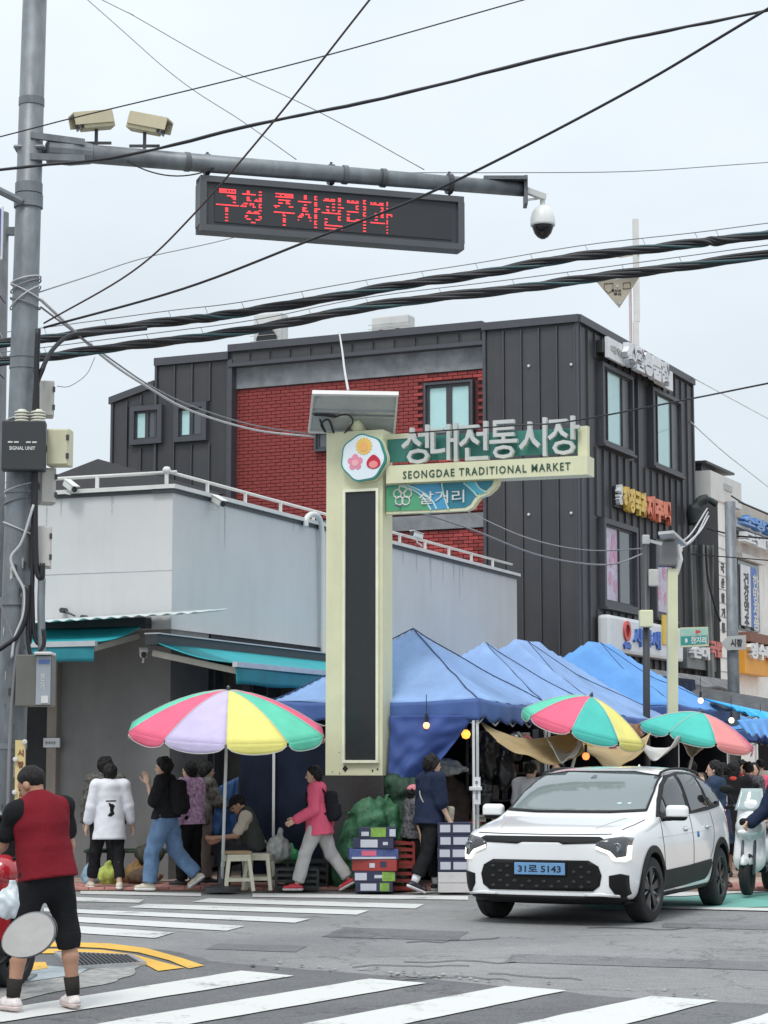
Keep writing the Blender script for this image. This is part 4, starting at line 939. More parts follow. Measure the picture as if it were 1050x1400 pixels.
cable('loop_wire', [(130, 488), (118, 512), (95, 528), (78, 528)], 16.5, 16.3, .003, M_CABLEG, 'hair thin wire loop drooping right of the top junction box')
cable('jumper_cable', [(54, 512), (72, 478), (98, 458), (140, 455), (200, 449)], 15.9, 16.8, .018, M_CABLE, 'black jumper cable curving from the pole up to the bundles')
cable('thin_cable', ext([(560, 592), (700, 582), (780, 576), (945, 545), (1050, 524)])[1:], 27, 20, .010, M_CABLE, 'thin black cable across the tall market letters')
cable('thin_cable', ext([(945, 515), (1000, 545), (1050, 572)])[1:], 54, 40, .014, M_CABLEW, 'upper pale wire leaving the black building to the right')
cable('thin_cable', ext([(940, 573), (990, 618), (1050, 665)])[1:], 54, 40, .016, M_CABLEW, 'lower pale wire leaving the black building to the right')
cable('thin_cable', [(540, 690), (640, 722), (740, 760), (830, 772), (882, 756)], 27, 38, .014, M_CABLEG, 'grey wire drooping from the totem to the dark pole across the cladding')
cable('thin_cable', [(640, 700), (720, 735), (800, 752), (882, 750)], 45, 38, .012, M_CABLEG, 'upper of two grey wires drooping across the cladding')
cable('down_cable', [(464, 455), (468, 480), (471, 505), (476, 534)], 44, 27.5, .018, M_CABLEW, 'pale cable hanging from the roof edge down to the solar panel')

# triangular warning plate hanging from the lower bundle
Yt = 16.6; o = P(845, 400, Yt); t = thing('cable_tag', 'beige inverted triangle warning plate hanging from the lower cable bundle', 'warning plate', o)
tri = [P(815, 384, Yt), P(874, 379, Yt), P(847, 421, Yt)]
b = B(o); b.add(tri + [p + V((0, .012, 0)) for p in tri], [(0, 2, 1), (3, 4, 5), (0, 1, 4, 3), (1, 2, 5, 4), (2, 0, 3, 5)]); b.build('plate', mat('plate_beige', (.52, .46, .36), .6, var=.1), t)
for s_, x, y, w_ in (('주의', 846, 404, .06), ('통신선', 843, 399, .075)): text('lettering', s_, Matrix.Translation(P(x - 7, y, Yt - .003)) @ Matrix.Rotation(R(90), 4, 'X'), w_, .022, .002, M_BLACK, t, .02, o)
for x, y in ((844, 391), (847, 414)): b = B(o); b.lathe([(0, 0), (.013, 0), (.013, .003), (0, .003)], Matrix.Translation(P(x, y, Yt - .002)) @ Matrix.Rotation(R(90), 4, 'X'), 12); b.build('round_hole', M_WMETAL, t)
b = B(o); [b.beam(P(x0, y0, Yt - .003), P(x1, y1, Yt - .003), .003) for x0, y0, x1, y1 in ((826, 388, 838, 387), (826, 388, 826, 396), (838, 387, 838, 396), (826, 396, 832, 401), (838, 396, 832, 401), (852, 387, 862, 386), (852, 395, 862, 394), (852, 387, 852, 395), (862, 386, 862, 394))]; b.build('pictogram', M_BLACK, t)

# church mast with a cross, beyond the black building
Yc = 62; o = P(878, HOR, Yc); o.z = 0; t = thing('church_cross', 'pale metal mast topped with a cross behind the black building', 'cross mast', o)
ztop = P(882, 300, Yc).z; zc = P(882, 345, Yc).z; zbm = P(878, 440, Yc).z
b = B(o); b.beam((o.x, Yc, 0), (o.x, Yc, zbm), .16, .16); b.build('mast', M_WMETAL, t)
b = B(o); b.beam((o.x + .03, Yc, zbm), (o.x + .03, Yc, ztop), .17, .17); b.build('cross_upright', M_WMETAL, t)
b = B(o); b.beam((o.x - .42, Yc + .55, zc + .06), (o.x + .5, Yc - .5, zc - .02), .17, .17); b.build('cross_bar', M_WMETAL, t)
b = B(o); b.tube([(o.x - .16, Yc, 0), (o.x - .16, Yc, zbm + 1.6)], .05, 6); b.build('guide_pipe', mat('pinkish_pipe', (.5, .42, .42), .5), t)
# ------------------------------------------------------------ market totem
FT = Face((P(445, HOR, 27.5).x, 27.5), (-W.x, -W.y))
def tp(x, y, d=0): return FT.px(x, y, d)
zt = tp(445, 592)[1]; zp = tp(445, 1060)[1]; aR = tp(523, 800)[0]; DEP = .34
o = FT.p(aR / 2, 0, -DEP / 2); o.z = .03
tt = thing('market_totem', 'tall cream totem column with a dark screen, round emblem and market name arm', 'totem sign', o)
b = B(o); b.fbox(FT, 0, aR, zp, zt, -DEP, 0); b.build('column', M_CREAM, tt)
b = B(o); b.fbox(FT, -.03, aR + .03, .03, zp - .003, -DEP - .03, .03); b.build('plinth', mat('dark_granite', (.03, .029, .03), .35, var=.5, vs=60, spec=.6), tt)
b = B(o)
for k in range(1, 3): b.fbox(FT, -.034, aR + .034, .03 + (zp - .03) * k / 3 - .004, .03 + (zp - .03) * k / 3 + .004, -DEP - .034, .034)
b.build('plinth_joint', M_BLACK, tt)
f0 = tp(470, 820)[0]; f1 = tp(519, 820)[0]; fz0 = tp(490, 1043)[1]; fz1 = tp(490, 669)[1]
b = B(o)
for q in ((f0, f0 + .035, fz0, fz1), (f1 - .035, f1, fz0, fz1), (f0 + .035, f1 - .035, fz1 - .035, fz1), (f0 + .035, f1 - .035, fz0, fz0 + .035)): b.fbox(FT, *q, 0, .05)
b.build('screen_frame', mat('pale_cream', (.74, .74, .58), .4, grime=.08), tt)
b = B(o); b.fbox(FT, f0 + .035, f1 - .035, fz0 + .035, fz1 - .035, .003, .022); b.build('screen', mat('screen_black', (.016, .02, .022), .4, var=.12, vs=8), tt)
rk = random.Random(8)
for k in range(9):
    a = rk.uniform(0.03, aR - .05); z = zp + rk.uniform(.02, .3); r = rk.uniform(.006, .02)
    b = B(o); b.prism([(r * math.cos(q) * rk.uniform(.6, 1.4), r * math.sin(q) * rk.uniform(.6, 1.4)) for q in (0, 1, 2, 3, 4, 5)], FT.mat(a, z, 0), .002); b.build('chipped_patch', M_DKMETAL, tt)
b = B(o); b.prism([(-.04, 0), (0, -.045), (.04, 0), (0, .045)], FT.mat(*tp(472, 1051), 0), .003); b.build('black_sticker', M_BLACK, tt)
# emblem
ea, ez = tp(497, 626, .1); Re = 33 / 106.5
def scal(r, k=.03, n=64, lobes=7): return [((r * (1 + k * math.cos(lobes * t_ + .8))) * math.cos(t_), (r * (1 + k * math.cos(lobes * t_ + .8))) * math.sin(t_)) for t_ in [2 * math.pi * i / n for i in range(n)]]
b = B(o); b.prism(scal(Re), FT.mat(ea, ez, .0), .12); em = b.build('emblem', mat('emblem_green', (.03, .24, .22), .4, var=.05), tt)
b = B(o); b.prism(scal(Re * 1.04), FT.mat(ea, ez, .001), .07); b.build('emblem_rim', M_CREAM, em)
b = B(o); b.prism(scal(Re * .93), FT.mat(ea, ez, .12), .006); b.build('emblem_disc', mat('emblem_white', (.72, .80, .86), .4, var=.03), em)
def blob(fn, x, y, d, th, m, nm, n=40):
    a, z = tp(x, y, .12); b = B(o); b.prism([fn(2 * math.pi * i / n) for i in range(n)], FT.mat(a, z, d), th); b.build(nm, m, em)
s_ = 1 / 106.5
blob(lambda t_: ((11.5 + 1.3 * math.cos(16 * t_)) * s_ * math.cos(t_), (11.5 + 1.3 * math.cos(16 * t_)) * s_ * math.sin(t_)), 498, 610, .127, .005, mat('emblem_yellow', (.78, .52, .12), .4, var=.03), 'sun_shape', 96)
blob(lambda t_: (6.5 * s_ * math.cos(t_), 6.5 * s_ * math.sin(t_)), 498, 611, .133, .003, mat('emblem_orange', (.80, .42, .14), .4, var=.03), 'sun_centre')
blob(lambda t_: ((7.2 + 4.3 * abs(math.cos(2.5 * (t_ - math.pi / 2))) ** .7) * s_ * math.cos(t_), (7.2 + 4.3 * abs(math.cos(2.5 * (t_ - math.pi / 2))) ** .7) * s_ * math.sin(t_)), 486, 632, .127, .005, mat('emblem_pink', (.74, .26, .36), .4, var=.03), 'blossom_shape', 80)
blob(lambda t_: (5 * s_ * math.cos(t_), 4.5 * s_ * math.sin(t_)), 486, 633, .133, .003, mat('emblem_pink_pale', (.82, .42, .45), .4, var=.03), 'blossom_centre')
blob(lambda t_: (10.2 * s_ * math.cos(t_) * (1 - .18 * math.sin(t_)), (9.2 + 1.4 * max(0, math.sin(t_)) ** 6) * s_ * math.sin(t_)), 511, 632, .127, .005, mat('emblem_red', (.50, .02, .05), .4, var=.03), 'strawberry_shape')
blob(lambda t_: (6.6 * s_ * math.cos(t_), 5 * s_ * math.sin(t_)), 511, 635, .133, .003, mat('emblem_rose', (.80, .26, .26), .4, var=.03), 'strawberry_centre')
# arm with boards
def aface(x, y, d): return FT.px(x, y, d)
def poly_px(pts, d0, th, m, nm, par):
    q = [aface(x, y, d0 + th) for x, y in pts]; a0, z0 = q[0]; b = B(o); b.prism([(a - a0, z - z0) for a, z in q], FT.mat(a0, z0, d0), th); return b.build(nm, m, par)
M_GRB = mat('board_green', (.05, .22, .19), .5, var=.1, grime=.15)
nb = poly_px([(529, 599), (797, 584), (797, 618), (529, 632)], -.22, .05, M_GRB, 'name_board', tt)
poly_px([(529, 594), (560, 592.3), (560, 599), (529, 601)], -.225, .07, M_CREAM, 'board_edge', tt)
poly_px([(790, 583), (803, 582), (803, 626), (790, 627)], -.24, .10, M_CREAM, 'board_end', tt)
poly_px([(528, 637), (803, 622.5), (803, 648.5), (528, 661)], -.27, .30, M_CREAM, 'name_bar', tt)
lf = FT
def tot_text(s, x0, yb0, x1, yt1, yb1, d, th, m, nm, bold, sp=1.0):
    """letters along the sign face between px x0..x1; same world height all along"""
    a0, z0 = aface(x0, yb0, d); a1, z1 = aface(x1, yb1, d); _, zz = aface(x1, yt1, d)
    return text(nm, s, FT.mat(a0, min(z0, z1), d), a1 - a0, zz - z1, th, m, tt, bold, o, spacing=sp)
M_LET = mat('letter_grey_white', (.52, .54, .52), .45, var=.08, grime=.25)
for s, x0, x1 in (('성', 545, 583), ('대', 585, 622), ('전', 624, 664), ('통', 666, 704), ('시', 706, 744), ('장', 746, 789)):
    xm = (x0 + x1) / 2; dy = -(xm - 564) * .062; a0, z0 = aface(x0, 634 + dy, .06); a1, _ = aface(x1, 634 + dy, .06); _, z1 = aface(xm, 580 + dy, .06)
    text('letter', s, FT.mat(a0, z0, -.10), a1 - a0, z1 - z0, .07, M_LET, tt, .010, o)
tot_text('SEONGDAE TRADITIONAL MARKET', 551, 655, 780, 629.5, 640.5, .032, .006, mat('letter_dark_green', (.02, .07, .05), .5), 'lettering', .012, 1.25)
lb = poly_px([(528, 661), (682, 654), (680, 662), (676, 668), (667, 676), (656, 680), (651, 686), (646, 694), (638, 698), (600, 700), (528, 703)], -.20, .12, M_CREAM, 'lower_board', tt)
poly_px([(528, 664), (675, 657), (672, 664), (663, 672), (653, 676), (648, 682), (643, 690), (636, 694), (600, 696.5), (528, 699)], -.079, .004, mat('board_teal_dark', (.03, .20, .28), .5, var=.08), 'board_field', lb)
poly_px([(528, 667), (545, 664), (565, 672), (580, 684), (588, 697), (528, 699)], -.074, .004, mat('board_leaf_green', (.08, .34, .18), .5, var=.08), 'board_leaf', lb)
poly_px([(556, 664), (600, 661), (608, 678), (612, 695.5), (590, 697), (580, 682), (568, 671)], -.074, .004, mat('board_sky_blue', (.06, .30, .52), .5, var=.08), 'board_wave', lb)
poly_px([(636, 659.5), (650, 658.8), (656, 668), (664, 672), (657, 676), (648, 672)], -.074, .004, mat('board_cyan', (.08, .42, .58), .5, var=.08), 'board_wave', lb)
M_LINE = mat('board_line', (.45, .68, .66), .5, var=0)
for pts in ([(545, 664), (565, 670), (580, 682), (589, 697)], [(556, 663), (575, 671), (590, 684), (597, 696)], [(604, 661), (607, 678), (613, 696)], [(634, 660), (646, 671), (652, 678)], [(650, 659), (656, 668), (665, 673)]):
    q = []
    for x, y in pts: a, z = aface(x, y, -.068); q.append(FT.p(a, z, -.068))
    b = B(o); b.tube(smooth_pts(q, 5), .012, 5); b.build('board_line', M_LINE, lb)
for k in range(5):
    an = k * 1.257 + .3; a, z = aface(550.5, 677.5, -.064); q = [FT.p(a + .075 * math.cos(an) + .055 * math.cos(t_), z + .085 * math.sin(an) + .055 * math.sin(t_), -.064) for t_ in [i * .628 for i in range(11)]]
    b = B(o); b.tube(q, .011, 5); b.build('petal_outline', M_WMETAL, lb)
a0, z0 = aface(573, 690, -.066); a1, z1 = aface(635, 668, -.066)
text('lettering', '살거리', FT.mat(a0, z0 + .0, -.066), a1 - a0, (z1 - z0) * .93, .012, M_WMETAL, lb, .004, o)
b = B(o)
for x, y in ((660, 668), (700, 660), (540, 620)): a, z = aface(x, y, -.25)
b.fbox(FT, aR, aface(800, 600, 0)[0] - .1, zt - .38, zt - .32, -.30, -.24); b.build('arm_beam', M_GALVD, tt)
# solar panel on top
o2 = FT.p(aR * .5, zt, -DEP / 2)
sp = thing('solar_panel', 'tilted solar panel seen from below on top of the cream totem column', 'solar panel', o2)
A = [P(427, 536, 26.9), P(545, 538, 26.9), P(540, 594, 27.55), P(421, 590, 27.55)]
nrm = (A[1] - A[0]).cross(A[2] - A[1]).normalized(); nrm = nrm if nrm.y < 0 else -nrm
def pp(u, v, d=0): return A[0].lerp(A[1], u).lerp(A[3].lerp(A[2], u), v) + nrm * d
def pbx(b, u0, u1, v0, v1, d0, d1): b.add([pp(u, v, d) for u in (u0, u1) for v in (v0, v1) for d in (d0, d1)], [(0, 1, 3, 2), (4, 5, 7, 6), (0, 1, 5, 4), (2, 3, 7, 6), (0, 2, 6, 4), (1, 3, 7, 5)])
b = B(o2); pbx(b, .02, .98, .03, .97, -.02, 0); b.build('backing_sheet', mat('panel_backing', (.42, .45, .45), .5, var=.08, grime=.15), sp)
b = B(o2); pbx(b, .02, .98, .03, .97, -.03, -.021); b.build('solar_cells', mat('solar_cells', (.01, .015, .05), .15, var=.1), sp)
b = B(o2)
for q in ((0, 1, 0, .05), (0, 1, .95, 1), (0, .025, .05, .95), (.975, 1, .05, .95)): pbx(b, *q, -.035, .03)
b.build('panel_frame', M_WMETAL, sp)
b = B(o2); pbx(b, .03, .97, .42, .47, .0, .035); pbx(b, .03, .97, .53, .57, .0, .035); b.build('cross_rail', M_ALU, sp)
b = B(o2); pbx(b, .05, .11, .12, .26, .001, .01); b.build('rating_label', M_GREYP, sp)
b = B(o2); b.tube([pp(.05, .5, .05), pp(.2, .5, .05), pp(.3, .52, .06)], .018, 6); b.tube(smooth_pts([pp(.3, .52, .06), pp(.42, .42, .08), pp(.5, .6, .08), pp(.4, .9, .1), pp(.28, .98, .1)]), .010, 6); b.tube(smooth_pts([pp(.12, .62, .05), pp(.2, .9, .07), pp(.14, .7, .07), pp(.22, .6, .06), pp(.3, .95, .06)]), .014, 6); b.build('panel_wiring', M_CABLE, sp, smooth=True)
b = B(o2); b.tube([FT.p(aR * .53, zt, -.12), pp(.52, .68, .0)], [.10, .07], 10); b.build('panel_post', M_CREAM, sp, smooth=True)

# ------------------------------------------------------------ poles and signs beside the black building
def pole_thing(name, label, x, Y, ytop, r, m, cat, x1=None):
    q = P(x, HOR, Y); q.z = .03; t = thing(name, label, cat, q); top = P(x1 or x, ytop, Y); b = B(q); b.tube([q, V((top.x, Y, top.z))], [r * 1.15, r], 16); b.build('pole_shaft', m, t, smooth=True)
    b = B(q); b.box((q.x, q.y, .05), (r * 5, r * 5, .04)); b.build('base_plate', M_GALVD, t)
    return t, q, top
t, q, top = pole_thing('lamp_post', 'cream square lamp post with a small solar panel in front of the black building', 919, 36, 778, .075, M_CREAM, 'lamp post')
b = B(q); b.beam((q.x, 36, 1.0), top, .17, .17); b.build('square_shaft', M_CREAM, t)
b = B(q); b.rbox(P(912, 758, 36) , (.30, .3, .42), .03); b.build('lamp_head', mat('lamp_head_grey', (.16, .16, .16), .5), t)
pa = [P(900, 731, 35.6), P(921, 729, 35.6), P(939, 746, 36.4), P(915, 749, 36.4)]
b = B(q); b.add(pa + [p + V((0, 0, .05)) for p in pa], [(0, 1, 2, 3), (4, 5, 6, 7), (0, 1, 5, 4), (1, 2, 6, 5), (2, 3, 7, 6), (3, 0, 4, 7)]); b.build('solar_plate', mat('pale_grey_panel', (.5, .53, .52), .5), t)
b = B(q); b.tube([P(926, 745, 36), P(930, 765, 36), P(924, 785, 36)], .05, 8); b.tube([P(932, 750, 36), P(922, 772, 36)], .03, 8); b.build('panel_strut', M_WMETAL, t)
gs = [P(930, 858, 35.8), P(968, 857, 36.4), P(969, 883, 36.4), P(930, 885, 35.8)]
o = gs[0]; t = thing('guide_sign', 'small green and white guide sign fixed to the cream lamp post', 'sign', o)
b = B(o); b.add(gs + [p + V((0, .06, 0)) for p in gs], [(0, 1, 2, 3), (4, 5, 6, 7), (0, 1, 5, 4), (1, 2, 6, 5), (2, 3, 7, 6), (3, 0, 4, 7)]); b.build('sign_board', M_CREAM, t)
def gq(u, v, d): return gs[0].lerp(gs[1], u).lerp(gs[3].lerp(gs[2], u), v) - V((0, d, 0))
b = B(o); b.add([gq(.02, .45, .006), gq(.98, .45, .006), gq(.98, .9, .006), gq(.02, .9, .006)], [(0, 1, 2, 3)]); b.build('teal_field', mat('guide_teal', (.02, .30, .28), .5), t)
b = B(o); b.add([gq(.02, .06, .006), gq(.98, .06, .006), gq(.98, .42, .006), gq(.02, .42, .006)], [(0, 1, 2, 3)]); b.build('mint_field', mat('guide_mint', (.35, .60, .50), .5), t)
b = B(o); b.prism([(.09 * math.cos(i * .63), .03 * math.sin(i * .63)) for i in range(10)], Matrix.Translation(gq(.55, .24, .008)) @ Matrix.Rotation(R(90), 4, 'X'), .003); b.build('red_mark', mat('guide_red', (.6, .06, .06), .5), t)
text('lettering', '찬거리', Matrix.Translation(gq(.36, .84, .01)) @ Matrix.Rotation(R(-0), 4, 'Z') @ Matrix.Rotation(R(90), 4, 'X'), .27, .12, .004, M_WMETAL, t, .04, o)
b = B(o); b.prism([(.04 * math.cos(i * .63), .04 * math.sin(i * .63)) for i in range(10)], Matrix.Translation(gq(.18, .67, .01)) @ Matrix.Rotation(R(90), 4, 'X'), .003); b.build('white_dot', M_WMETAL, t)
t, q, top = pole_thing('dark_pole', 'slim dark pole with a cream box standing left of the cream lamp post', 883, 35, 742, .055, M_DKMETAL, 'street pole')
b = B(q); b.rbox(P(883, 738, 35) , (.12, .12, .16), .02); b.beam(P(883, 738, 35), P(905, 744, 35), .05, .05); b.build('camera_head', M_GREYP, t)
b = B(q); b.rbox(P(883, 846, 34.9), (.22, .2, .28), .02); b.build('cream_box', M_CREAM, t)
b = B(q); b.rbox(P(893, 790, 34.95), (.16, .14, .28), .02); b.build('pale_box', M_BOXG, t)
t, q, top = pole_thing('steel_pole', 'bright galvanised pole in front of the white tiled building at the right', 1005, 44, 686, .115, M_GALV, 'street pole', x1=998)
ar = Face((P(988, HOR, 43.6).x, 43.6), (1, .05)); o = P(1003, 878, 43.6)
t = thing('arrow_sign', 'grey arrow shaped direction sign pointing left on the galvanised pole', 'sign', o)
ap = [P(x, y, 43.8) for x, y in ((986, 879), (995, 870), (1020, 868), (1020, 888), (995, 889))]
b = B(o); k = len(ap); b.add(ap + [p + V((0, .05, 0)) for p in ap], [tuple(range(k)), tuple(range(k, 2 * k))] + [(i, (i + 1) % k, (i + 1) % k + k, i + k) for i in range(k)]); b.build('arrow_board', M_GREYP, t)
text('lettering', '시장', Matrix.Translation(P(999, 884, 43.79)) @ Matrix.Rotation(R(90), 4, 'X'), .24, .16, .005, M_BLACK, t, .03, o)

# ------------------------------------------------------------ white shop building at the right
C2 = P(966, HOR, 55); C2.z = 0; FW = Face(C2, U2)
sh = thing('white_shop_building', 'two storey white building with blue letters behind the galvanised pole', 'building', C2)
M_TILE = mat('white_tile_wall', (.80, .80, .77), .6, var=.08, grime=.3)
zt = FW.px(1010, 692)[1]
b = B(C2); b.fbox(FW, 0, 26, 0, zt, -9, 0); b.build('wall', M_TILE, sh)
b = B(C2); b.fbox(FW, 3.3, 26.05, zt - .35, zt + .1, -9.05, .12); b.build('cornice', mat('beige_cornice', (.50, .45, .37), .7, var=.1, grime=.3), sh)
b = B(C2); b.fbox(FW, 3.3, 26.03, zt - .75, zt - .6, 0, .08); b.build('cornice_moulding', M_TILE, sh)
a1 = FW.px(989, 800)[0]
b = B(C2); b.fbox(FW, -.05, a1, 0, FW.px(975, 672)[1], -2, .25); b.build('corner_pier', M_TILE, sh)
for k in range(12):
    z = 3.6 + k * .36; b = B(C2); b.fbox(FW, -.055, a1 + .005, z, z + .03, .1, .262); b.build('pier_groove', M_GREYP, sh)
b = B(C2); z0 = FW.px(980, 690)[1]; z1 = FW.px(980, 654)[1]; b.fbox(FW, -.2, a1 + .9, z0, z1, -1.6, .3); b.build('roof_box', M_WMETAL, sh)
b = B(C2); b.fbox(FW, .0, a1 * .7, z1, z1 + .2, -1.2, .0); b.fbox(FW, -.25, a1 + .6, z1 + .2, z1 + .26, -1.6, .2); b.build('roof_vent', M_DKMETAL, sh)
b = B(C2); b.fbox(FW, a1 * .55, a1 * .95, z0 + .35, z1 - .2, .3, .33); b.build('vent_grille', M_GREYP, sh)
b = B(C2); b.tube(smooth_pts([P(953, 716, 53), P(950, 700, 53), P(957, 686, 53), P(968, 683, 53), P(980, 690, 53)]), [.24] + [.22] * 8 + [.13] * 9 + [.08] * 7, 10); b.build('black_tarp_roll', mat('black_tarp', (.02, .03, .03), .6), sh, smooth=True)
# narrow banner with characters on the pier
for k, ch_ in enumerate('국산참기름'):
    z = FW.px(990, 778 + k * 20)[1]; text('lettering', ch_, FW.mat(FW.px(986, 800, .26)[0], z - .2, .262), .3, .26, .01, M_DKMETAL, sh, .03, C2)
# window with vertical banners
q = [FW.px(x, 800)[0] for x in (1008, 1021, 1034)]; z1 = FW.px(1020, 768)[1]; z0 = FW.px(1020, 862)[1]
b = B(C2); b.fbox(FW, q[0] - .1, q[2] + .1, z0, z1, .0, .06); wv = b.build('window', M_GLASSD, sh)
b = B(C2); b.fbox(FW, q[0], q[1], z0 + .1, z1 - .15, .08, .11); b.build('white_banner', M_WSIGN, wv)
b = B(C2); b.fbox(FW, q[1] + .03, q[2] - .4, z0 + .1, z1 - .15, .08, .11); b.build('blue_banner', MATS['sign_blue'], wv)
for k, (c1_, c2_) in enumerate(zip('건강약초', '한방제품')):
    z = z1 - .75 - k * (z1 - z0 - .4) / 4; text('lettering', c1_, FW.mat(q[0] + .25, z, .112), .5, .4, .01, M_DKMETAL, wv, .03, C2); text('white_lettering', c2_, FW.mat(q[1] + .2, z, .112), .6, .42, .01, M_WMETAL, wv, .03, C2)
b = B(C2); b.fbox(FW, q[0] - .15, q[2] + .3, z1, z1 + .15, 0, .2); b.build('window_ledge', M_WMETAL, sh)
o = FW.p(FW.px(1012, 735)[0], FW.px(1012, 750)[1]); t = thing('letter_sign', 'blue and white raised letters high on the white building at the right', 'sign', o)
a0 = FW.px(1011, 730, .3)[0]; zz1 = FW.px(1025, 716)[1]; zz0 = FW.px(1025, 752)[1]; hh = (zz1 - zz0) / 2
text('lettering', '소망건강', FW.mat(a0, zz0 + hh + .1, .25), 4.6, hh * .9, .2, mat('letter_blue', (.12, .28, .60), .4), t, .05, o)
text('lettering', '모밀한방', FW.mat(a0, zz0, .25), 4.6, hh * .9, .2, M_WSIGN, t, .05, o)
b = B(o); b.fbox(FW, a0 - .4, a0 + 4.8, zz0 + hh - .05, zz0 + hh + .06, .02, .24); b.build('letter_rail', M_DKMETAL, t)
a0 = FW.px(1013, 900, .3)[0]; zz1 = FW.px(1025, 884)[1]; zz0 = FW.px(1025, 924)[1]; o = FW.p(a0, zz0)
t = thing('orange_sign', 'orange sign board with white letters on the right building', 'sign', o)
b = B(o); b.fbox(FW, a0, a0 + 2.9, zz0, zz1, .05, .4); b.build('sign_board', mat('sign_orange', (.75, .34, .03), .5, var=.08, grime=.1), t)
text('lettering', '영수네', FW.mat(a0 + .2, zz0 + .4, .4), 2.5, (zz1 - zz0) * .55, .12, M_WSIGN, t, .06, o)
text('red_lettering', '떡', FW.mat(a0 + 2.1, zz0 + .35, .405), .6, (zz1 - zz0) * .6, .13, MATS['sign_red'], t, .03, o)
b = B(C2); b.fbox(FW, a1 + .8, 26, FW.px(1025, 884)[1] + .05, FW.px(1025, 884)[1] + .3, .0, .5); b.build('brick_ledge', mat('brown_ledge', (.22, .11, .08), .8), sh)
# low link building wrapped in grey tarp
o = P(945, HOR, 53.0); o.z = 0; Fk = Face(o, U2); t = thing('tarp_wrapped_annex', 'narrow annex wrapped in grey tarpaulin between the black and white buildings', 'building', o)
zt = P(945, 742, 53).z
b = B(o)
def ft(u, v): return V((P(925 + 55 * u, HOR, 53.6).x, 53.6 + .12 * math.sin(u * 19 + v * 3) + .08 * math.sin(u * 41 + v * 7), v * zt))
b.grid(ft, 40, 30); c = b.build('tarp_sheet', mat('grey_tarp', (.17, .18, .18), .7, var=.35, vs=1.2, grime=.4), t, smooth=True); solidify(c, .02)
b = B(o); b.box((P(945, HOR, 56).x, 56, (zt + 1.2) / 2), (1.1, 3.4, zt + 1.2)); b.build('annex_wall', M_DKMETAL, t)
for k, pts in enumerate(([(905, 745), (940, 735), (967, 695)], [(930, 750), (950, 735), (968, 700)], [(938, 745), (958, 725), (969, 705)])):
    cable('service_drop', pts, 37, 52, .02, M_CABLEW, ['leftmost', 'middle', 'rightmost'][k] + ' of the three pale cables fanning from the lamp post to the white pier', n=5)
cable('thin_cable', ext([(968, 723), (1010, 733), (1050, 736)])[1:], 50, 40, .02, M_CABLE, 'black cable crossing the blue letters of the white building')
cable('thin_cable', ext([(1000, 678), (1020, 690), (1050, 703)])[1:], 50, 40, .02, M_CABLE, 'black cable running along the cornice of the white building')
cable('thin_cable', ext([(940, 757), (1000, 762), (1050, 766)])[1:], 45, 40, .012, M_CABLE, 'thin black cable above the vertical banners')
cable('down_cable', [(965, 745), (968, 790), (978, 830), (985, 850)], 52.5, 52.5, .03, M_CABLE, 'black cable hanging down the grey tarpaulin')
a0 = Fk.px(942, 900)[0]; o = P(962, 900, 52.4); t = thing('shop_sign', 'dark grey sign with white and red letters beside the lightbox sign', 'sign', o)
Fs = Face((P(942, HOR, 52).x, 52), U2); s1 = Fs.px(984, 900)[0]; zz1 = Fs.px(962, 878)[1]; zz0 = Fs.px(962, 916)[1]
b = B(o); b.fbox(Fs, 0, s1, zz0, zz1, -.2, 0); b.build('sign_board', mat('sign_slate', (.16, .18, .19), .5, grime=.3), t)
text('lettering', '순대', Fs.mat(.15, zz0 + .25, 0), s1 * .5, (zz1 - zz0) * .45, .12, M_WSIGN, t, .05, o)
text('red_lettering', '국밥', Fs.mat(s1 * .58, zz0 + .35, 0), s1 * .38, (zz1 - zz0) * .6, .12, mat('letter_salmon', (.55, .16, .14), .5), t, .05, o)
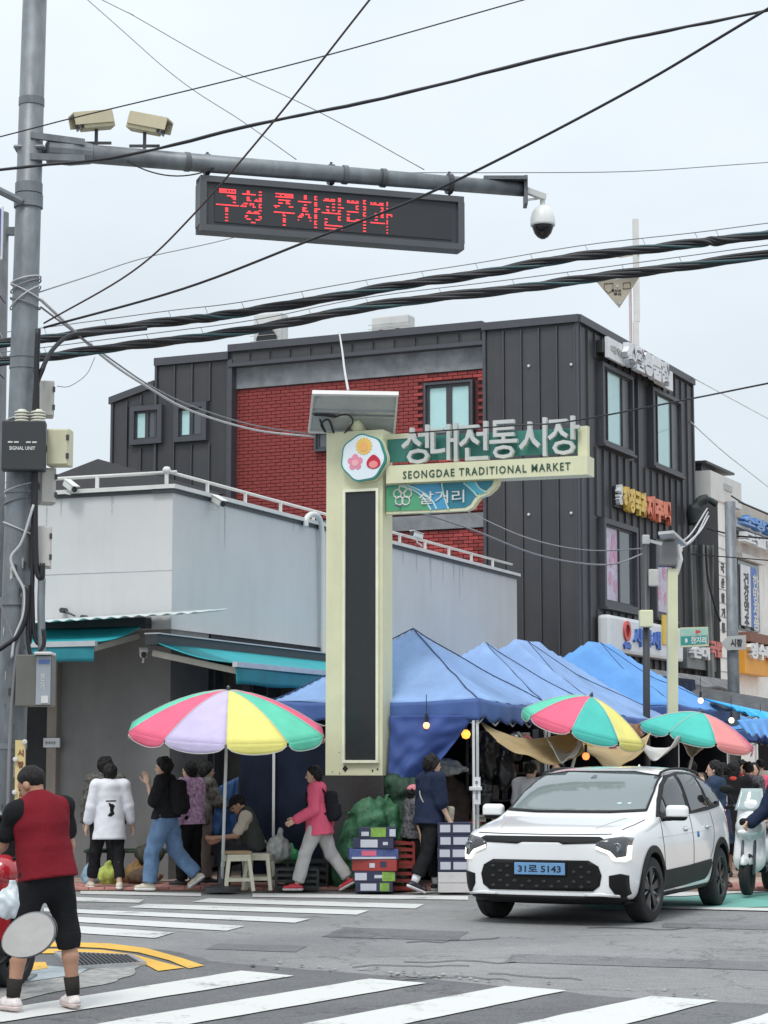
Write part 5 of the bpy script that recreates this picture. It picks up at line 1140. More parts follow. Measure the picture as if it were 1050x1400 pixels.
# ------------------------------------------------------------ canopy tents
M_TENT = mat('tent_blue', (.31, .47, .76), .75, var=.14, vs=2, spec=.2, bump=.7, bs=5, transl=.25)
M_TENT2 = mat('tent_deep_blue', (.13, .32, .66), .75, var=.12, vs=2, spec=.2, bump=.7, bs=5)
M_VAL = mat('valance_navy', (.06, .12, .33), .7, var=.12, vs=3)  # tent blue made darker: the valances' shade is put into the colour
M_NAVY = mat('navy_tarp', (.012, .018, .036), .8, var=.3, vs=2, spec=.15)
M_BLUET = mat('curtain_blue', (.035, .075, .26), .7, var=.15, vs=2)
M_BACKDROP = mat('black_sheet', (.009, .010, .012), .8, var=.4, vs=2, spec=.1)  # black of the added backdrops, in place of shade under the tents
M_POLEW = mat('pole_white', (.62, .64, .64), .4, var=.1, grime=.2)
K0 = V((1.2, 27.0, 0))
def tent(label, off, size, ze, zp, m, mv, seed=0, corner=None, legs=True, name='canopy_tent', peak_sh=(0, 0), ridge=0):
    K = corner or (K0 + U * off); c = K + (W + U) * size / 2; t = thing(name, label, 'canopy tent', V((c.x, c.y, .03)), group='blue canopy tents in a row along the market'); o = V((c.x, c.y, .03)); h = size / 2
    def top(u, v):
        a = u * 2 - 1; d = v * 2 - 1; dr = max(0, abs(d) - ridge) / (1 - ridge); m_ = max(abs(a), dr); s_ = min(abs(a), dr)
        z = ze + (zp - ze) * (1 - m_) ** 1.12 - .10 * math.sin(math.pi * m_) * (1 - s_ / (m_ + .01)) - .05 * (m_ ** 4) * (1 - (s_ / (m_ + .01)) ** 2)
        p = c + W * (a * h) + U * (d * h)
        z += .035 * noise.noise(V((p.x * 1.3 + seed, p.y * 1.3, 2))) + .012 * math.sin((a + d * 2) * 9 + seed) * m_
        return V((p.x + peak_sh[0] * (1 - m_), p.y + peak_sh[1] * (1 - m_), z))
    b = B(o); b.grid(top, 40, 40); cv = b.build('canopy', m, t, smooth=True); solidify(cv, .008)
    cor = [(-1, -1), (1, -1), (1, 1), (-1, 1)]
    for i in range(4):
        p0 = cor[i]; p1 = cor[(i + 1) % 4]
        def val(u, v):
            a = p0[0] + (p1[0] - p0[0]) * u; d = p0[1] + (p1[1] - p0[1]) * u; p = c + W * (a * (h + .01)) + U * (d * (h + .01))
            z = ze - .05 * (1 - (2 * u - 1) ** 2) - (.25 + .03 * math.sin(u * 31 + seed)) * v - .002
            q = .018 * math.sin(u * 37 + seed + i) * v + .02 * noise.noise(V((u * 8, i, seed))) * v
            n_ = (W * a + U * d).normalized(); return V((p.x + n_.x * q, p.y + n_.y * q, z))
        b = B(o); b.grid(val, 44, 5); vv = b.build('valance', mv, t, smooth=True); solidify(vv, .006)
    for a, d in cor:
        p = c + W * (a * (h - .03)) + U * (d * (h - .03))
        if legs:
            b = B(o); b.beam(V((p.x, p.y, .03)), V((p.x, p.y, ze - .04)), .035, .035); b.box((p.x, p.y, .035), (.1, .1, .012)); b.build('tent_leg', M_POLEW, t)
        q = top(.5, .5); b = B(o); b.tube([(p.x, p.y, ze - .05), (q.x, q.y, zp - .30)], .013, 6); b.build('roof_strut', M_POLEW, t)
        b = B(o); ps = []
        for k in range(13):
            f = k / 12; r = top(.5 + a * .5 * f, .5 + d * .5 * f); ps.append(r + V((0, 0, .008)))
        b.tube(ps, .009, 5); b.build('hip_seam', mat('seam_dark', (.02, .05, .14), .7), t, smooth=True)
    for i in range(4):
        p0 = cor[i]; p1 = cor[(i + 1) % 4]; A_ = c + W * (p0[0] * (h - .04)) + U * (p0[1] * (h - .04)); B_ = c + W * (p1[0] * (h - .04)) + U * (p1[1] * (h - .04)); b = B(o)
        for k in range(4):
            x0 = A_.lerp(B_, k / 4); x1 = A_.lerp(B_, (k + 1) / 4); b.beam(V((x0.x, x0.y, ze - .08)), V((x1.x, x1.y, ze - .34)), .02, .012); b.beam(V((x0.x, x0.y, ze - .34)), V((x1.x, x1.y, ze - .08)), .02, .012)
        b.build('scissor_truss', M_POLEW, t, kind=None)
    return t, c
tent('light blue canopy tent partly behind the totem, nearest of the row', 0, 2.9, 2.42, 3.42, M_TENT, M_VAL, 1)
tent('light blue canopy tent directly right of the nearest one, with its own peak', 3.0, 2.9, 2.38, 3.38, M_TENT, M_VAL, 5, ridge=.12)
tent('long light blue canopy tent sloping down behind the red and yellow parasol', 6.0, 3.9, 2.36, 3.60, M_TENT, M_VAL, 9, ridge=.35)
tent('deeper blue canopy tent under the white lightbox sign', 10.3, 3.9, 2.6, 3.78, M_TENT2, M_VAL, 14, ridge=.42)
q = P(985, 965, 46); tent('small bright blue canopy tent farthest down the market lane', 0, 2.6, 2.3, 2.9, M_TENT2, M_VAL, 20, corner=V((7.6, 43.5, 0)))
# hanging sheets
def sheet_hang(name, label, pts, m, cat='tarpaulin', nu=30, nv=16, wav=.05, fr=9, seed=0, sagf=0, parent=None):
    """four corners: top-left, top-right, bottom-right, bottom-left (world)"""
    A_, B_, C_, D_ = [V(p) for p in pts]; n_ = (B_ - A_).cross(D_ - A_).normalized(); o = A_.copy()
    def f(u, v):
        p = A_.lerp(B_, u).lerp(D_.lerp(C_, u), v); w_ = wav * (math.sin(u * fr + seed + v * 2) + .5 * math.sin(u * fr * 2.3 + v * 5 + seed)) * (.25 + v) + wav * .6 * noise.noise(V((u * 6, v * 6, seed)))
        return p + n_ * w_ - V((0, 0, sagf * 4 * u * (1 - u) * (1 if sagf else 0)))
    b = B(o if parent is None else parent.location); b.grid(f, nu, nv); ob = b.build(name, m, parent, smooth=True); solidify(ob, .008)
    if parent is None: tag(ob, label, cat)
    return ob
sheet_hang('tarp_curtain', 'bright blue curtain sheet hanging in diagonal folds right of the totem', [P(532, 978, 27.35), P(648, 978, 27.0), P(588, 1058, 27.2), P(532, 1080, 27.3)], M_BLUET, wav=.06, fr=5, nu=40, nv=30, seed=2)
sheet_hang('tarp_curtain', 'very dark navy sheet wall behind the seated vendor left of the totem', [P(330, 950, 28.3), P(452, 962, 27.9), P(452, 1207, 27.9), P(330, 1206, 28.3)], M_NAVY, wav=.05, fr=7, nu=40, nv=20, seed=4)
sheet_hang('tarp_curtain', 'dark sheet behind the goods under the nearest blue tent', [P(525, 985, 29.2), P(742, 990, 29.2), P(742, 1205, 29.2), P(525, 1205, 29.2)], M_BACKDROP, wav=.08, fr=11, nu=40, nv=20, seed=6)  # added backdrop, stands in for the darkness under the nearest tent
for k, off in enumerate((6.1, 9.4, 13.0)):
    Kk = K0 + U * off; a = Kk + W * 3.0; sheet_hang('tarp_curtain', ['black sheet between second and third tents, behind the car roof', 'black sheet behind the red and yellow parasol', 'dark sheet at the far end of the tent row'][k], [V((a.x, a.y, 2.25)), V((Kk.x + .2, Kk.y - .08, 2.25)), V((Kk.x + .2, Kk.y - .08, .05)), V((a.x, a.y, .05))], M_BACKDROP, wav=.06, fr=9, seed=k)  # added backdrops that keep the tent row dark inside
sheet_hang('tarp_curtain', 'deep blue sheet hanging behind the seated vendor under the rainbow parasol', [P(300, 1075, 28.0), P(326, 1062, 28.0), P(322, 1150, 28.0), P(288, 1140, 28.0)], mat('curtain_mid_blue', (.02, .07, .20), .7, var=.2), wav=.04, fr=5, seed=9)
M_BG = mat('beige_tarp', (.60, .46, .25), .75, var=.12, vs=3, transl=.35); M_WT = mat('white_tarp', (.70, .69, .66), .75, var=.12, vs=3, transl=.3)
def swoop(label, p, m, seed=0):
    return sheet_hang('sun_tarp', label, p, m, wav=.035, fr=6, sagf=.22, seed=seed, nu=36)
swoop('beige sun tarp sagging between the second tent and the parasol', [P(655, 983, 27.6), P(790, 992, 28.2), P(800, 1024, 27.4), P(680, 1014, 27.0)], M_BG, 1)
swoop('beige tarp panel hanging below the red and yellow parasol', [P(770, 1000, 28.8), P(890, 1000, 29.6), P(880, 1026, 28.6), P(785, 1020, 28.0)], M_BG, 2)
swoop('white tarp swag hanging between two parasols', [P(860, 1004, 29.6), P(945, 1000, 31.5), P(925, 1010, 30.5), P(868, 1016, 29.0)], M_WT, 3)
swoop('small white tarp swag under the teal and pink parasol', [P(925, 998, 32), P(985, 1000, 33), P(972, 1006, 31.5), P(930, 1012, 31)], M_WT, 4)
swoop('white tarp edge hanging under the left rim of the red and yellow parasol', [P(742, 1000, 27.6), P(800, 1006, 27.6), P(795, 1018, 27.2), P(755, 1018, 27.2)], M_WT, 5)

# ------------------------------------------------------------ parasols
PC = {'green': (.16, .68, .48), 'pink': (.88, .17, .28), 'lav': (.64, .57, .80), 'yel': (.88, .82, .26), 'teal': (.10, .58, .50), 'salmon': (.85, .33, .32), 'blue': (.25, .27, .68)}
def parasol(label, top, r, h, cols, tilt, rot, base_z=.03, val=.11, n=10):
    t = thing('parasol', label, 'parasol', V((top.x, top.y, base_z)), group='striped market parasols'); o = V((top.x, top.y, base_z))
    M = Matrix.Translation(top) @ Matrix.Rotation(R(tilt[0]), 4, 'Y') @ Matrix.Rotation(R(tilt[1]), 4, 'X')
    def pt(an, f):
        return f
    for i in range(n):
        a0 = rot + 2 * math.pi * i / n; a1 = rot + 2 * math.pi * (i + 1) / n; nm = cols[i % len(cols)]; m = mat('parasol_' + nm, PC[nm], .75, var=.08, vs=3, spec=.3, grime=.05, bump=.5, bs=7, transl=.2)
        def f(u, v):
            e0 = V((math.cos(a0), math.sin(a0), 0)); e1 = V((math.cos(a1), math.sin(a1), 0)); d = e0.lerp(e1, u); rr_ = r * v; z = -h * v ** 1.75 - .035 * math.sin(math.pi * u) * math.sin(math.pi * min(1, v)) * v
            return M @ V((d.x * rr_, d.y * rr_, z))
        b = B(o); b.grid(f, 8, 12); c = b.build('canopy_panel', m, t, smooth=True); solidify(c, .004)
        def g(u, v):
            e0 = V((math.cos(a0), math.sin(a0), 0)); e1 = V((math.cos(a1), math.sin(a1), 0)); u2 = .02 + .96 * u; d = e0.lerp(e1, u2); k = 1 - .0 * v
            dz = val * v * (math.sin(math.pi * u) ** .35 if 0 < u < 1 else .25); return M @ V((d.x * r * (1 + .01 * v * math.sin(u * 9 + i)), d.y * r * (1 + .01 * v), -h - .035 * math.sin(math.pi * u2) * 0 - dz))
        b = B(o); b.grid(g, 12, 3); c = b.build('valance_flap', m, t, smooth=True); solidify(c, .004)
        b = B(o); b.tube([g(k / 12, 1) for k in range(13)], .006, 5); b.build('white_piping', M_WT, t, smooth=True)
        b = B(o); b.tube([f(0, k / 8) + V((0, 0, .004)) for k in range(9)], .005, 5); b.build('rib', M_WT, t, smooth=True)
    ax = (M @ V((0, 0, 1)) - M @ V((0, 0, 0))); ft = top - ax * ((top.z - base_z) / ax.z)
    b = B(o); b.tube([ft, M @ V((0, 0, .05))], .02, 10); b.build('parasol_pole', M_POLEW, t, smooth=True)
    b = B(o); b.lathe([(0, 0), (.22, 0), (.22, .05), (.05, .09), (.03, .3), (0, .3)], Matrix.Translation(ft), 20); b.build('parasol_base', M_DKMETAL, t)
    b = B(o); b.lathe([(0, 0), (.025, .01), (.02, .05), (0, .07)], M, 10); b.build('finial', M_DKMETAL, t)
    return t
rainbow = ['yel', 'green', 'pink', 'green', 'pink', 'lav', 'green', 'pink', 'lav', 'yel']
parasol('large rainbow striped parasol left of the totem', P(312, 944, 26.1), 1.24, .48, ['yel', 'green', 'pink', 'green', 'lav', 'yel', 'pink', 'green', 'pink', 'lav'], (2, 9), R(-86), val=.13)
parasol('red teal and yellow parasol behind the white car roof', P(808, 953, 27.6), .83, .40, ['teal', 'yel', 'blue', 'green', 'pink', 'yel', 'green', 'pink'], (15, 8), R(-104), n=8)
parasol('faded teal and salmon parasol at the right of the car', P(960, 975, 31.5), .90, .34, ['salmon', 'pink', 'yel', 'green', 'salmon', 'yel', 'teal', 'teal'], (13, 6), R(-79), n=8)

# ------------------------------------------------------------ lane at the right: eaves, cyan awning, lamps
def slab(name, label, pts, th, m, cat, sagv=0):
    q = [V(p) for p in pts]; o = q[0].copy(); b = B(o)
    def f(u, v):
        p = q[0].lerp(q[1], u).lerp(q[3].lerp(q[2], u), v); return p + V((0, 0, .03 * math.sin(u * 30) * v - sagv * 4 * u * (1 - u)))
    b.grid(f, 30, 8); ob = b.build(name, m, smooth=True); solidify(ob, th); return tag(ob, label, cat)
slab('lane_roof', 'dark low roof over the shop fronts at the far right', [P(940, 938, 44), P(1080, 962, 37), P(1080, 990, 34.5), P(950, 958, 41)], .06, mat('lane_roof_grey', (.07, .075, .08), .7, var=.3), 'roof')
slab('cyan_awning', 'bright cyan awning hanging under the dark lane roof at the right', [P(962, 955, 40), P(1085, 982, 33), P(1085, 1000, 31.5), P(1000, 968, 36.5)], .02, mat('cyan_fabric', (.03, .42, .78), .55, var=.06), 'awning')
slab('blue_tarp', 'small blue tarp hanging at the right picture edge under the cyan awning', [P(1008, 985, 33), P(1075, 980, 31), P(1075, 1012, 30.5), P(1022, 1004, 32)], .02, M_TENT2, 'tarpaulin')
slab('dark_awning', 'navy folded tarp between the lamp post and the cyan awning', [P(905, 925, 44), P(950, 930, 43), P(952, 960, 42), P(920, 965, 42)], .03, M_NAVY, 'tarpaulin')
slab('shutter_canopy', 'weathered grey metal canopy running below the lightbox sign', [P(805, 905, 45.2), P(1000, 932, 52), P(1000, 944, 51), P(805, 922, 44.2)], .08, mat('weathered_canopy', (.16, .165, .17), .7, var=.4, vs=4, grime=.4), 'canopy')
# right-hand shopfront under the lane roof
o = P(1000, HOR, 40); o.z = 0; Fz = Face((P(1010, HOR, 46).x, 46), (-U.x, -U.y)); t = thing('shop_row', 'dark open shop fronts under the lane roof at the far right', 'shop front', o)
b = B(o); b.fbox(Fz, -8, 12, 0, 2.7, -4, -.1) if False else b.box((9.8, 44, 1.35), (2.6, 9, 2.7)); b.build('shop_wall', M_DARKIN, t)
for k in range(5):
    z = .4 + .42 * k; b = B(o); b.box((8.46, 41.5, z), (.1, 3.4, .05)); b.build('shelf', mat('shelf_wood', (.16, .10, .06), .6), t)
def lamp(px, py, Y, r, col, e, label, warm=True):
    p = P(px, py, Y); t = thing('hanging_lamp', label, 'lamp', p)
    b = B(p); b.lathe([(0, -r), (r * .7, -r * .75), (r, 0), (r * .8, r * .6), (r * .3, r), (0, r)], Matrix.Translation(p), 16); b.build('bulb', mat('lamp_glow_' + ('w' if warm else 'c') + str(int(e * 10)), col, .4, var=0, emit=e), t, smooth=True)
    b = B(p); b.tube([p + V((0, 0, r * .9)), p + V((0, 0, r + .1))], .02, 8); b.build('socket', M_BLACK, t); b = B(p); b.tube([p + V((0, 0, r + .1)), p + V((0, 0, r + .35))], .005, 5); b.build('lamp_cord', M_CABLE, t)
lamp(637, 1004, 27.2, .06, (1, .42, .06), 1.6, 'glowing orange bulb hanging by the tent leg right of the totem')
lamp(583, 992, 27.15, .045, (1, .5, .25), 1.3, 'small warm bulb at the top of the blue curtain')
lamp(801, 1034, 27.8, .05, (1, .30, .08), 1.4, 'small reddish lamp showing just above the car roof')
for x, y, l in ((1040, 995, 'round pale lamp under the cyan awning at the picture edge'), (1000, 985, 'pale lamp left of the cyan awning'), (958, 958, 'small pale lamp beneath the dark lane roof')):
    lamp(x, y, 35, .05, (1, .80, .55), 1.2, l, False)

# ------------------------------------------------------------ goods on the pavement
def carton(label, c, w_, d_, h_, m, rz=0, tags=(), name='carton', grp='stacked cartons by the totem'):
    o = V(c); t = thing(name, label, 'box', o, R(rz), grp)
    b = B(); b.rbox((0, 0, h_ / 2), (w_, d_, h_), .006); b.build('box_body', m, t)
    for x, y, w2, h2, mm in tags:
        b = B(); b.box((x * w_, -d_ / 2 - .002, y * h_), (w2 * w_, .004, h2 * h_)); b.build('box_label', mm, t)
    return t
M_BN = mat('box_navy', (.025, .03, .07), .5, var=.15); M_LB = mat('label_white', (.50, .52, .58), .5, var=.08); M_LG = mat('label_lime', (.20, .36, .06), .5, var=.3, vs=20); M_BRD = mat('box_red', (.28, .035, .03), .5, var=.2); M_BBL = mat('box_blue_print', (.06, .09, .24), .5, var=.3, vs=20)
ya = 26.5; zc_ = .03; xs = P(513, 1218, ya).x
st = [(.125, .46, M_BN, [(-.15, .5, .42, .7, M_LB), (.28, .5, .25, .8, M_LG)]), (.13, .52, M_BN, [(-.33, .5, .28, .7, M_LB), (.08, .5, .18, .3, M_LB), (.32, .5, .3, .9, M_LG)]), (.14, .55, M_BRD, [(-.05, .5, .12, .4, M_LB), (.2, .6, .14, .5, M_BN)]),
      (.13, .60, M_BBL, [(-.1, .6, .3, .5, mat('label_pinkred', (.6, .12, .2), .5)), (.0, .15, .9, .2, M_LB)]), (.13, .50, M_BN, [(-.1, .5, .42, .75, M_LB), (.3, .5, .12, .3, M_LB)]), (.13, .46, M_BN, [(-.33, .4, .2, .4, M_LB), (.02, .55, .4, .9, M_LG), (.4, .5, .16, .7, M_LB)])]
names = ['bottom', 'second', 'third, red', 'fourth, blue printed', 'fifth', 'topmost']
rs = random.Random(3)
for i, (h_, w_, m, tg) in enumerate(st):
    carton('%s carton of the printed box stack in front of the green tarp' % names[i], (xs + rs.uniform(-.03, .03), ya, zc_), w_, .38, h_ - .004, m, rs.uniform(-6, 6), tg); zc_ += h_
zc_ = .03; xs = P(621, 1218, ya - .1).x
for i in range(6):
    if i == 0: carton('plain white carton at the bottom of the stack left of the car', (xs, ya - .1, zc_), .40, .36, .245, mat('box_white', (.60, .58, .58), .6, var=.1), 0, [(0, .5, .98, .03, M_GREYP)], grp='stacked cartons left of the car'); zc_ += .25; continue
    if i > 4: break
    carton('%s navy carton with pale labels in the stack left of the car' % ['', 'lowest', 'second', 'third', 'top'][i], (xs + rs.uniform(-.01, .01), ya - .1, zc_), .42, .36, .146, M_BN, rs.uniform(-2, 2), [(-.28, .5, .3, .62, M_LB), (.2, .5, .5, .62, M_LB)], grp='stacked cartons left of the car'); zc_ += .15
# heaps under green netting / tarpaulin
def heap(name, label, c, prims, m, h=.025, wr=.012, fr=26, seed=0, cat='covered goods'):
    c = V(c); F_ = Field((c.x - 1.3, c.y - .7, 0), (c.x + 1.3, c.y + .7, 2.0), h)
    for p in prims: F_.ell((c.x + p[0], c.y + p[1], p[2]), p[3:6], k=.12)
    F_.wrinkle(wr, fr, seed, stretch=(1, 1, .6)); F_.wrinkle(wr * .4, fr * 2.3, seed + 1, stretch=(1, 1, .5)); F_.cut((0, 0, .035), (0, 0, -1))
    vs, fs = F_.mesh(); return tag(raw(name, [V(v) - c for v in vs], fs, m, None, True, c), label, cat)
M_GT = mat('green_tarp', (.03, .12, .055), .6, var=.5, vs=7, bump=.8, bs=16); M_GTD = mat('green_tarp_dark', (.014, .045, .024), .65, var=.5, vs=7, bump=.8, bs=16)
gx = P(500, 1210, 27.0)
heap('green_tarp_heap', 'goods heaped under green tarpaulin beside the totem plinth', (gx.x, 27.1, 0), [(-.02, .05, .45, .32, .3, .62), (.08, 0, .85, .22, .22, .3), (-.22, .1, .25, .22, .3, .45), (.30, .15, .55, .25, .25, .6)], M_GT, seed=3, wr=.020, fr=19)
gx = P(548, 1110, 27.3)
heap('green_tarp_heap', 'taller dark green tarp bundle between the totem and the walking woman', (gx.x, 27.35, 0), [(0, 0, 1.0, .26, .2, .45), (.0, .1, .5, .28, .25, .6), (-.05, -.05, 1.32, .2, .15, .12)], M_GTD, seed=8, wr=.020, fr=19)
gx = P(607, 1050, 28.2)
heap('grey_tarp_heap', 'pale grey sheet thrown over a tall rack behind the walking woman', (gx.x, 28.3, 0), [(0, 0, 1.56, .20, .2, .09), (-.02, 0, 1.50, .24, .2, .07)], mat('pale_sheet', (.42, .46, .47), .6, var=.35, vs=9, bump=.8, bs=14), seed=5, wr=.016, fr=30)
heap('rack_cover', 'dark brown clothes rack under the pale grey sheet', (gx.x + .03, 28.35, 0), [(0, .05, 1.1, .28, .2, .35), (.02, 0, .6, .30, .22, .55)], mat('brown_cloth', (.055, .035, .03), .8, var=.5, vs=6), seed=6, wr=.02, fr=18, cat='clothes rack')
# hanging dark bags behind the car
for k, (x, y, rx, rz_) in enumerate(((668, 1035, .16, .3), (690, 1055, .14, .24), (660, 1085, .14, .26), (705, 1020, .12, .2))):
    p = P(x, y, 28.2); F_ = Field((p.x - .4, p.y - .3, p.z - .5), (p.x + .4, p.y + .3, p.z + .5), .018); F_.ell(p, (rx, .12, rz_)); F_.wrinkle(.014, 28, k); vs, fs = F_.mesh()
    q = tag(raw('hanging_bag', [V(v) - p for v in vs], fs, mat('black_vinyl', (.02, .021, .023), .25, var=.3), None, True, p), ['largest black vinyl bag hanging by the tent leg', 'black vinyl bag hanging right of the white pole', 'lower black vinyl bag hanging beside the white pole', 'small black vinyl bag hanging under the beige tarp'][k], 'bag', 'black bags hanging under the tents')
p = P(648, 1120, 26.9); t = thing('banner_pole', 'white pole with a small white notice at the tent corner left of the car', 'pole', V((p.x, 26.9, .03)))
b = B(t.location); b.tube([(p.x, 26.9, .03), (p.x, 26.9, P(650, 985, 26.9).z)], .018, 8); b.build('pole_tube', M_POLEW, t)
a = P(652, 1092, 26.88); b = B(t.location); b.box((a.x, 26.88, a.z + .1), (.09, .005, .34)); b.build('notice', M_WSIGN, t); text('lettering', '주\n차\n금\n지', Matrix.Translation((a.x - .02, 26.876, a.z - .02)) @ Matrix.Rotation(R(90), 4, 'X'), .035, .24, .001, M_BN, t, .02, t.location)
b = B(t.location); b.rbox((p.x + .02, 26.87, P(0, 1078, 26.9).z), (.16, .04, .05), .01); b.build('clamp', M_POLEW, t)
# stall table with baskets behind the car / around
def stall(label, c, w_, d_, m, seed, cols, rz=0, name='market_stall'):
    t = thing(name, label, 'stall', V((c[0], c[1], .03)), R(rz), 'market stalls under the tents'); rs = random.Random(seed)
    b = B(); b.rbox((0, 0, .66), (w_, d_, .05), .01); b.build('table_top', mat('table_top_ply', (.22, .16, .10), .7, var=.2), t)
    for sx in (-1, 1):
        for sy in (-1, 1): b = B(); b.box((sx * (w_ / 2 - .05), sy * (d_ / 2 - .05), .32), (.04, .04, .64)); b.build('leg', M_DKMETAL, t)
    b = B(); b.grid(lambda u, v: V(((u - .5) * w_, -d_ / 2 - .01 + .02 * math.sin(u * 40) * v, .68 - .6 * v)), 40, 4); b.build('table_skirt', m, t, smooth=True)
    n = int(w_ / .32)
    for i in range(n):
        cx = -w_ / 2 + .16 + i * .32; b = B(); b.lathe([(.0, 0), (.11, 0), (.145, .08), (.15, .085), (.12, .03), (0, .02)], Matrix.Translation((cx, -.05, .69)), 16); bk = b.build('basket', mat('basket_' + str(i % 3), [(.5, .06, .05), (.05, .25, .1), (.08, .1, .4)][i % 3], .5), t)
        b = B(); mm = mat('produce_' + str(cols[i % len(cols)]), cols[i % len(cols)], .5, var=.25, vs=20)
        for q in range(16):
            a = rs.random() * 6.28; r_ = rs.random() * .1; p = V((cx + r_ * math.cos(a), -.05 + r_ * math.sin(a), .76 + .08 * (1 - r_ / .11) * rs.random()))
            b.lathe([(0, -.035), (.025, -.025), (.035, 0), (.025, .025), (0, .035)], Matrix.Translation(p), 7)
        b.build('produce', mm, bk, smooth=True, kind='stuff')
    return t
stall('market stall with baskets behind the walking woman, under the nearest tent', (P(665, HOR, 27.9).x, 27.9), 1.3, .7, M_NAVY, 1, [(.5, .35, .05), (.35, .05, .04), (.1, .3, .05)], 0)
stall('market stall with produce hidden behind the car bonnet', (P(745, HOR, 29.3).x, 29.4), 1.6, .7, M_NAVY, 2, [(.4, .3, .1), (.1, .28, .06)], 0)
stall('market stall with produce under the red and yellow parasol', (P(845, HOR, 30.5).x, 31.0), 1.6, .7, M_VAL, 5, [(.5, .1, .05), (.5, .4, .1)], -10)
# shelving rack beside the tent leg with goods
p = P(690, HOR, 28.6); t = thing('goods_rack', 'dark shelving rack full of small goods behind the tent leg', 'rack', V((p.x, 28.7, .03)))
b = B(); [b.box((sx * .5, sy * .18, .95), (.03, .03, 1.9)) for sx in (-1, 1) for sy in (-1, 1)]; b.build('rack_post', M_DKMETAL, t, kind='stuff')
rs = random.Random(12)
for k in range(5):
    z = .35 + .36 * k; b = B(); b.box((0, 0, z), (1.0, .4, .02)); b.build('rack_shelf', M_DKMETAL, t)
    for i in range(7):
        w_ = rs.uniform(.06, .12); h_ = rs.uniform(.1, .24); b = B(); b.rbox((-.42 + i * .14, rs.uniform(-.08, .02), z + .012 + h_ / 2), (w_, .14, h_), .008)
        b.build('packet', mat('packet_%d' % ((i + k) % 5), [(.05, .05, .06), (.16, .13, .05), (.10, .03, .03), (.07, .09, .06), (.20, .19, .17)][(i + k) % 5], .5, var=.2), t)
# stool with cardboard
def stool(label, p, rz, name='plastic_stool'):
    t = thing(name, label, 'stool', p, R(rz), 'cream plastic stools'); m = mat('cream_plastic', (.66, .63, .50), .4, var=.06, grime=.15)
    b = B(); b.rbox((0, 0, .43), (.30, .30, .035), .015); b.build('seat', m, t)
    b = B(); [b.box((sx * .14, 0, .39), (.01, .29, .05)) for sx in (-1, 1)]; [b.box((0, sy * .14, .392), (.27, .01, .05)) for sy in (-1, 1)]; b.build('apron', m, t, kind=None)
    for sx in (-1, 1):
        for sy in (-1, 1): b = B(); b.beam((sx * .125, sy * .125, .415), (sx * .175, sy * .175, 0), .045, .035); b.build('leg', m, t)
    for a, c in (((-.16, -.16), (.16, -.16)), ((.16, -.16), (.16, .16)), ((.16, .16), (-.16, .16)), ((-.16, .16), (-.16, -.16))): b = B(); b.beam((*a, .14), (*c, .14), .02, .04); b.build('rung', m, t)
    return t
p = G(333, 1212); stool('cream plastic stool with cardboard on it, in front of the seated vendor', V((p.x, 26.6, .03)), 18)
p = G(360, 1212); stool('cream plastic stool standing just right of the one with cardboard', V((p.x + .02, 26.85, .03)), -8)
p = G(333, 1212); carton('flattened piece of cardboard lying on the left cream stool', (p.x, 26.6, .482), .34, .26, .035, mat('cardboard', (.36, .25, .14), .8, var=.1), 14, name='cardboard', grp=None)
def crate(label, p, w_, d_, h_, m, rz=0, name='plastic_crate', grp='plastic crates on the pavement'):
    t = thing(name, label, 'crate', p, R(rz), grp)
    b = B(); b.box((0, 0, .012), (w_, d_, .02)); b.build('crate_bottom', m, t)
    for sy in (-1, 1):
        for k in range(4): b = B(); b.box((0, sy * d_ / 2, .035 + (h_ - .04) * k / 3), (w_, .015, h_ * .14)); b.build('slat', m, t)
    for sx in (-1, 1):
        for k in range(4): b = B(); b.box((sx * w_ / 2, 0, .035 + (h_ - .04) * k / 3), (.015, d_, h_ * .14)); b.build('slat', m, t)
    for sx in (-1, 1):
        for sy in (-1, 1): b = B(); b.box((sx * w_ / 2, sy * d_ / 2, h_ / 2), (.03, .03, h_)); b.build('crate_post', m, t)
    return t
M_CRB = mat('crate_black', (.02, .024, .024), .5, var=.2)
p = G(410, 1214); crate('black slatted crate on the pavement right of the cream stools', V((p.x, 26.9, .03)), .52, .36, .26, M_CRB)
crate('upper black slatted crate holding a green bag behind the pink jacket walker', V((p.x + .1, 27.3, .03)), .5, .36, .34, M_CRB, 5)
p = G(545, 1214); crate('red plastic crate standing on the pavement behind the walking woman', V((p.x, 26.75, .03)), .34, .3, .30, mat('crate_red', (.26, .03, .025), .45, var=.15))
crate('red plastic crate on top of the other red crate behind the walking woman', V((p.x, 26.75, .335)), .34, .3, .28, MATS['crate_red'], 4)
def bag(name, label, c, r, m, seed, cat='bag', grp=None, h=.014, wr=.010, fr=40, cutz=.032):
    c = V(c); F_ = Field((c.x - r[0] * 1.6, c.y - r[1] * 1.6, c.z - r[2] * 1.4), (c.x + r[0] * 1.6, c.y + r[1] * 1.6, c.z + r[2] * 2.0), h); F_.ell(c, r); F_.cap((c.x, c.y, c.z + r[2] * .5), (c.x + .02, c.y, c.z + r[2] * 1.35), r[0] * .35, r[0] * .18, k=.06); F_.wrinkle(wr, fr, seed); F_.cut((0, 0, cutz), (0, 0, -1))
    vs, fs = F_.mesh(); return tag(raw(name, [V(v) - c for v in vs], fs, m, None, True, c), label, cat, grp)
p = P(380, 1165, 26.8); bag('clear_plastic_bag', 'clear plastic bag bulging above the black crate beside the stools', (p.x, 27.0, .52), (.16, .14, .18), mat('clear_film', (.35, .37, .36), .2, var=.4, vs=15), 2)
p = P(394, 1175, 26.9); bag('green_bag', 'green and white plastic bag sitting in the black crate', (p.x, 27.25, .42), (.15, .12, .11), mat('bag_green', (.05, .38, .14), .35, var=.5, vs=6), 4)
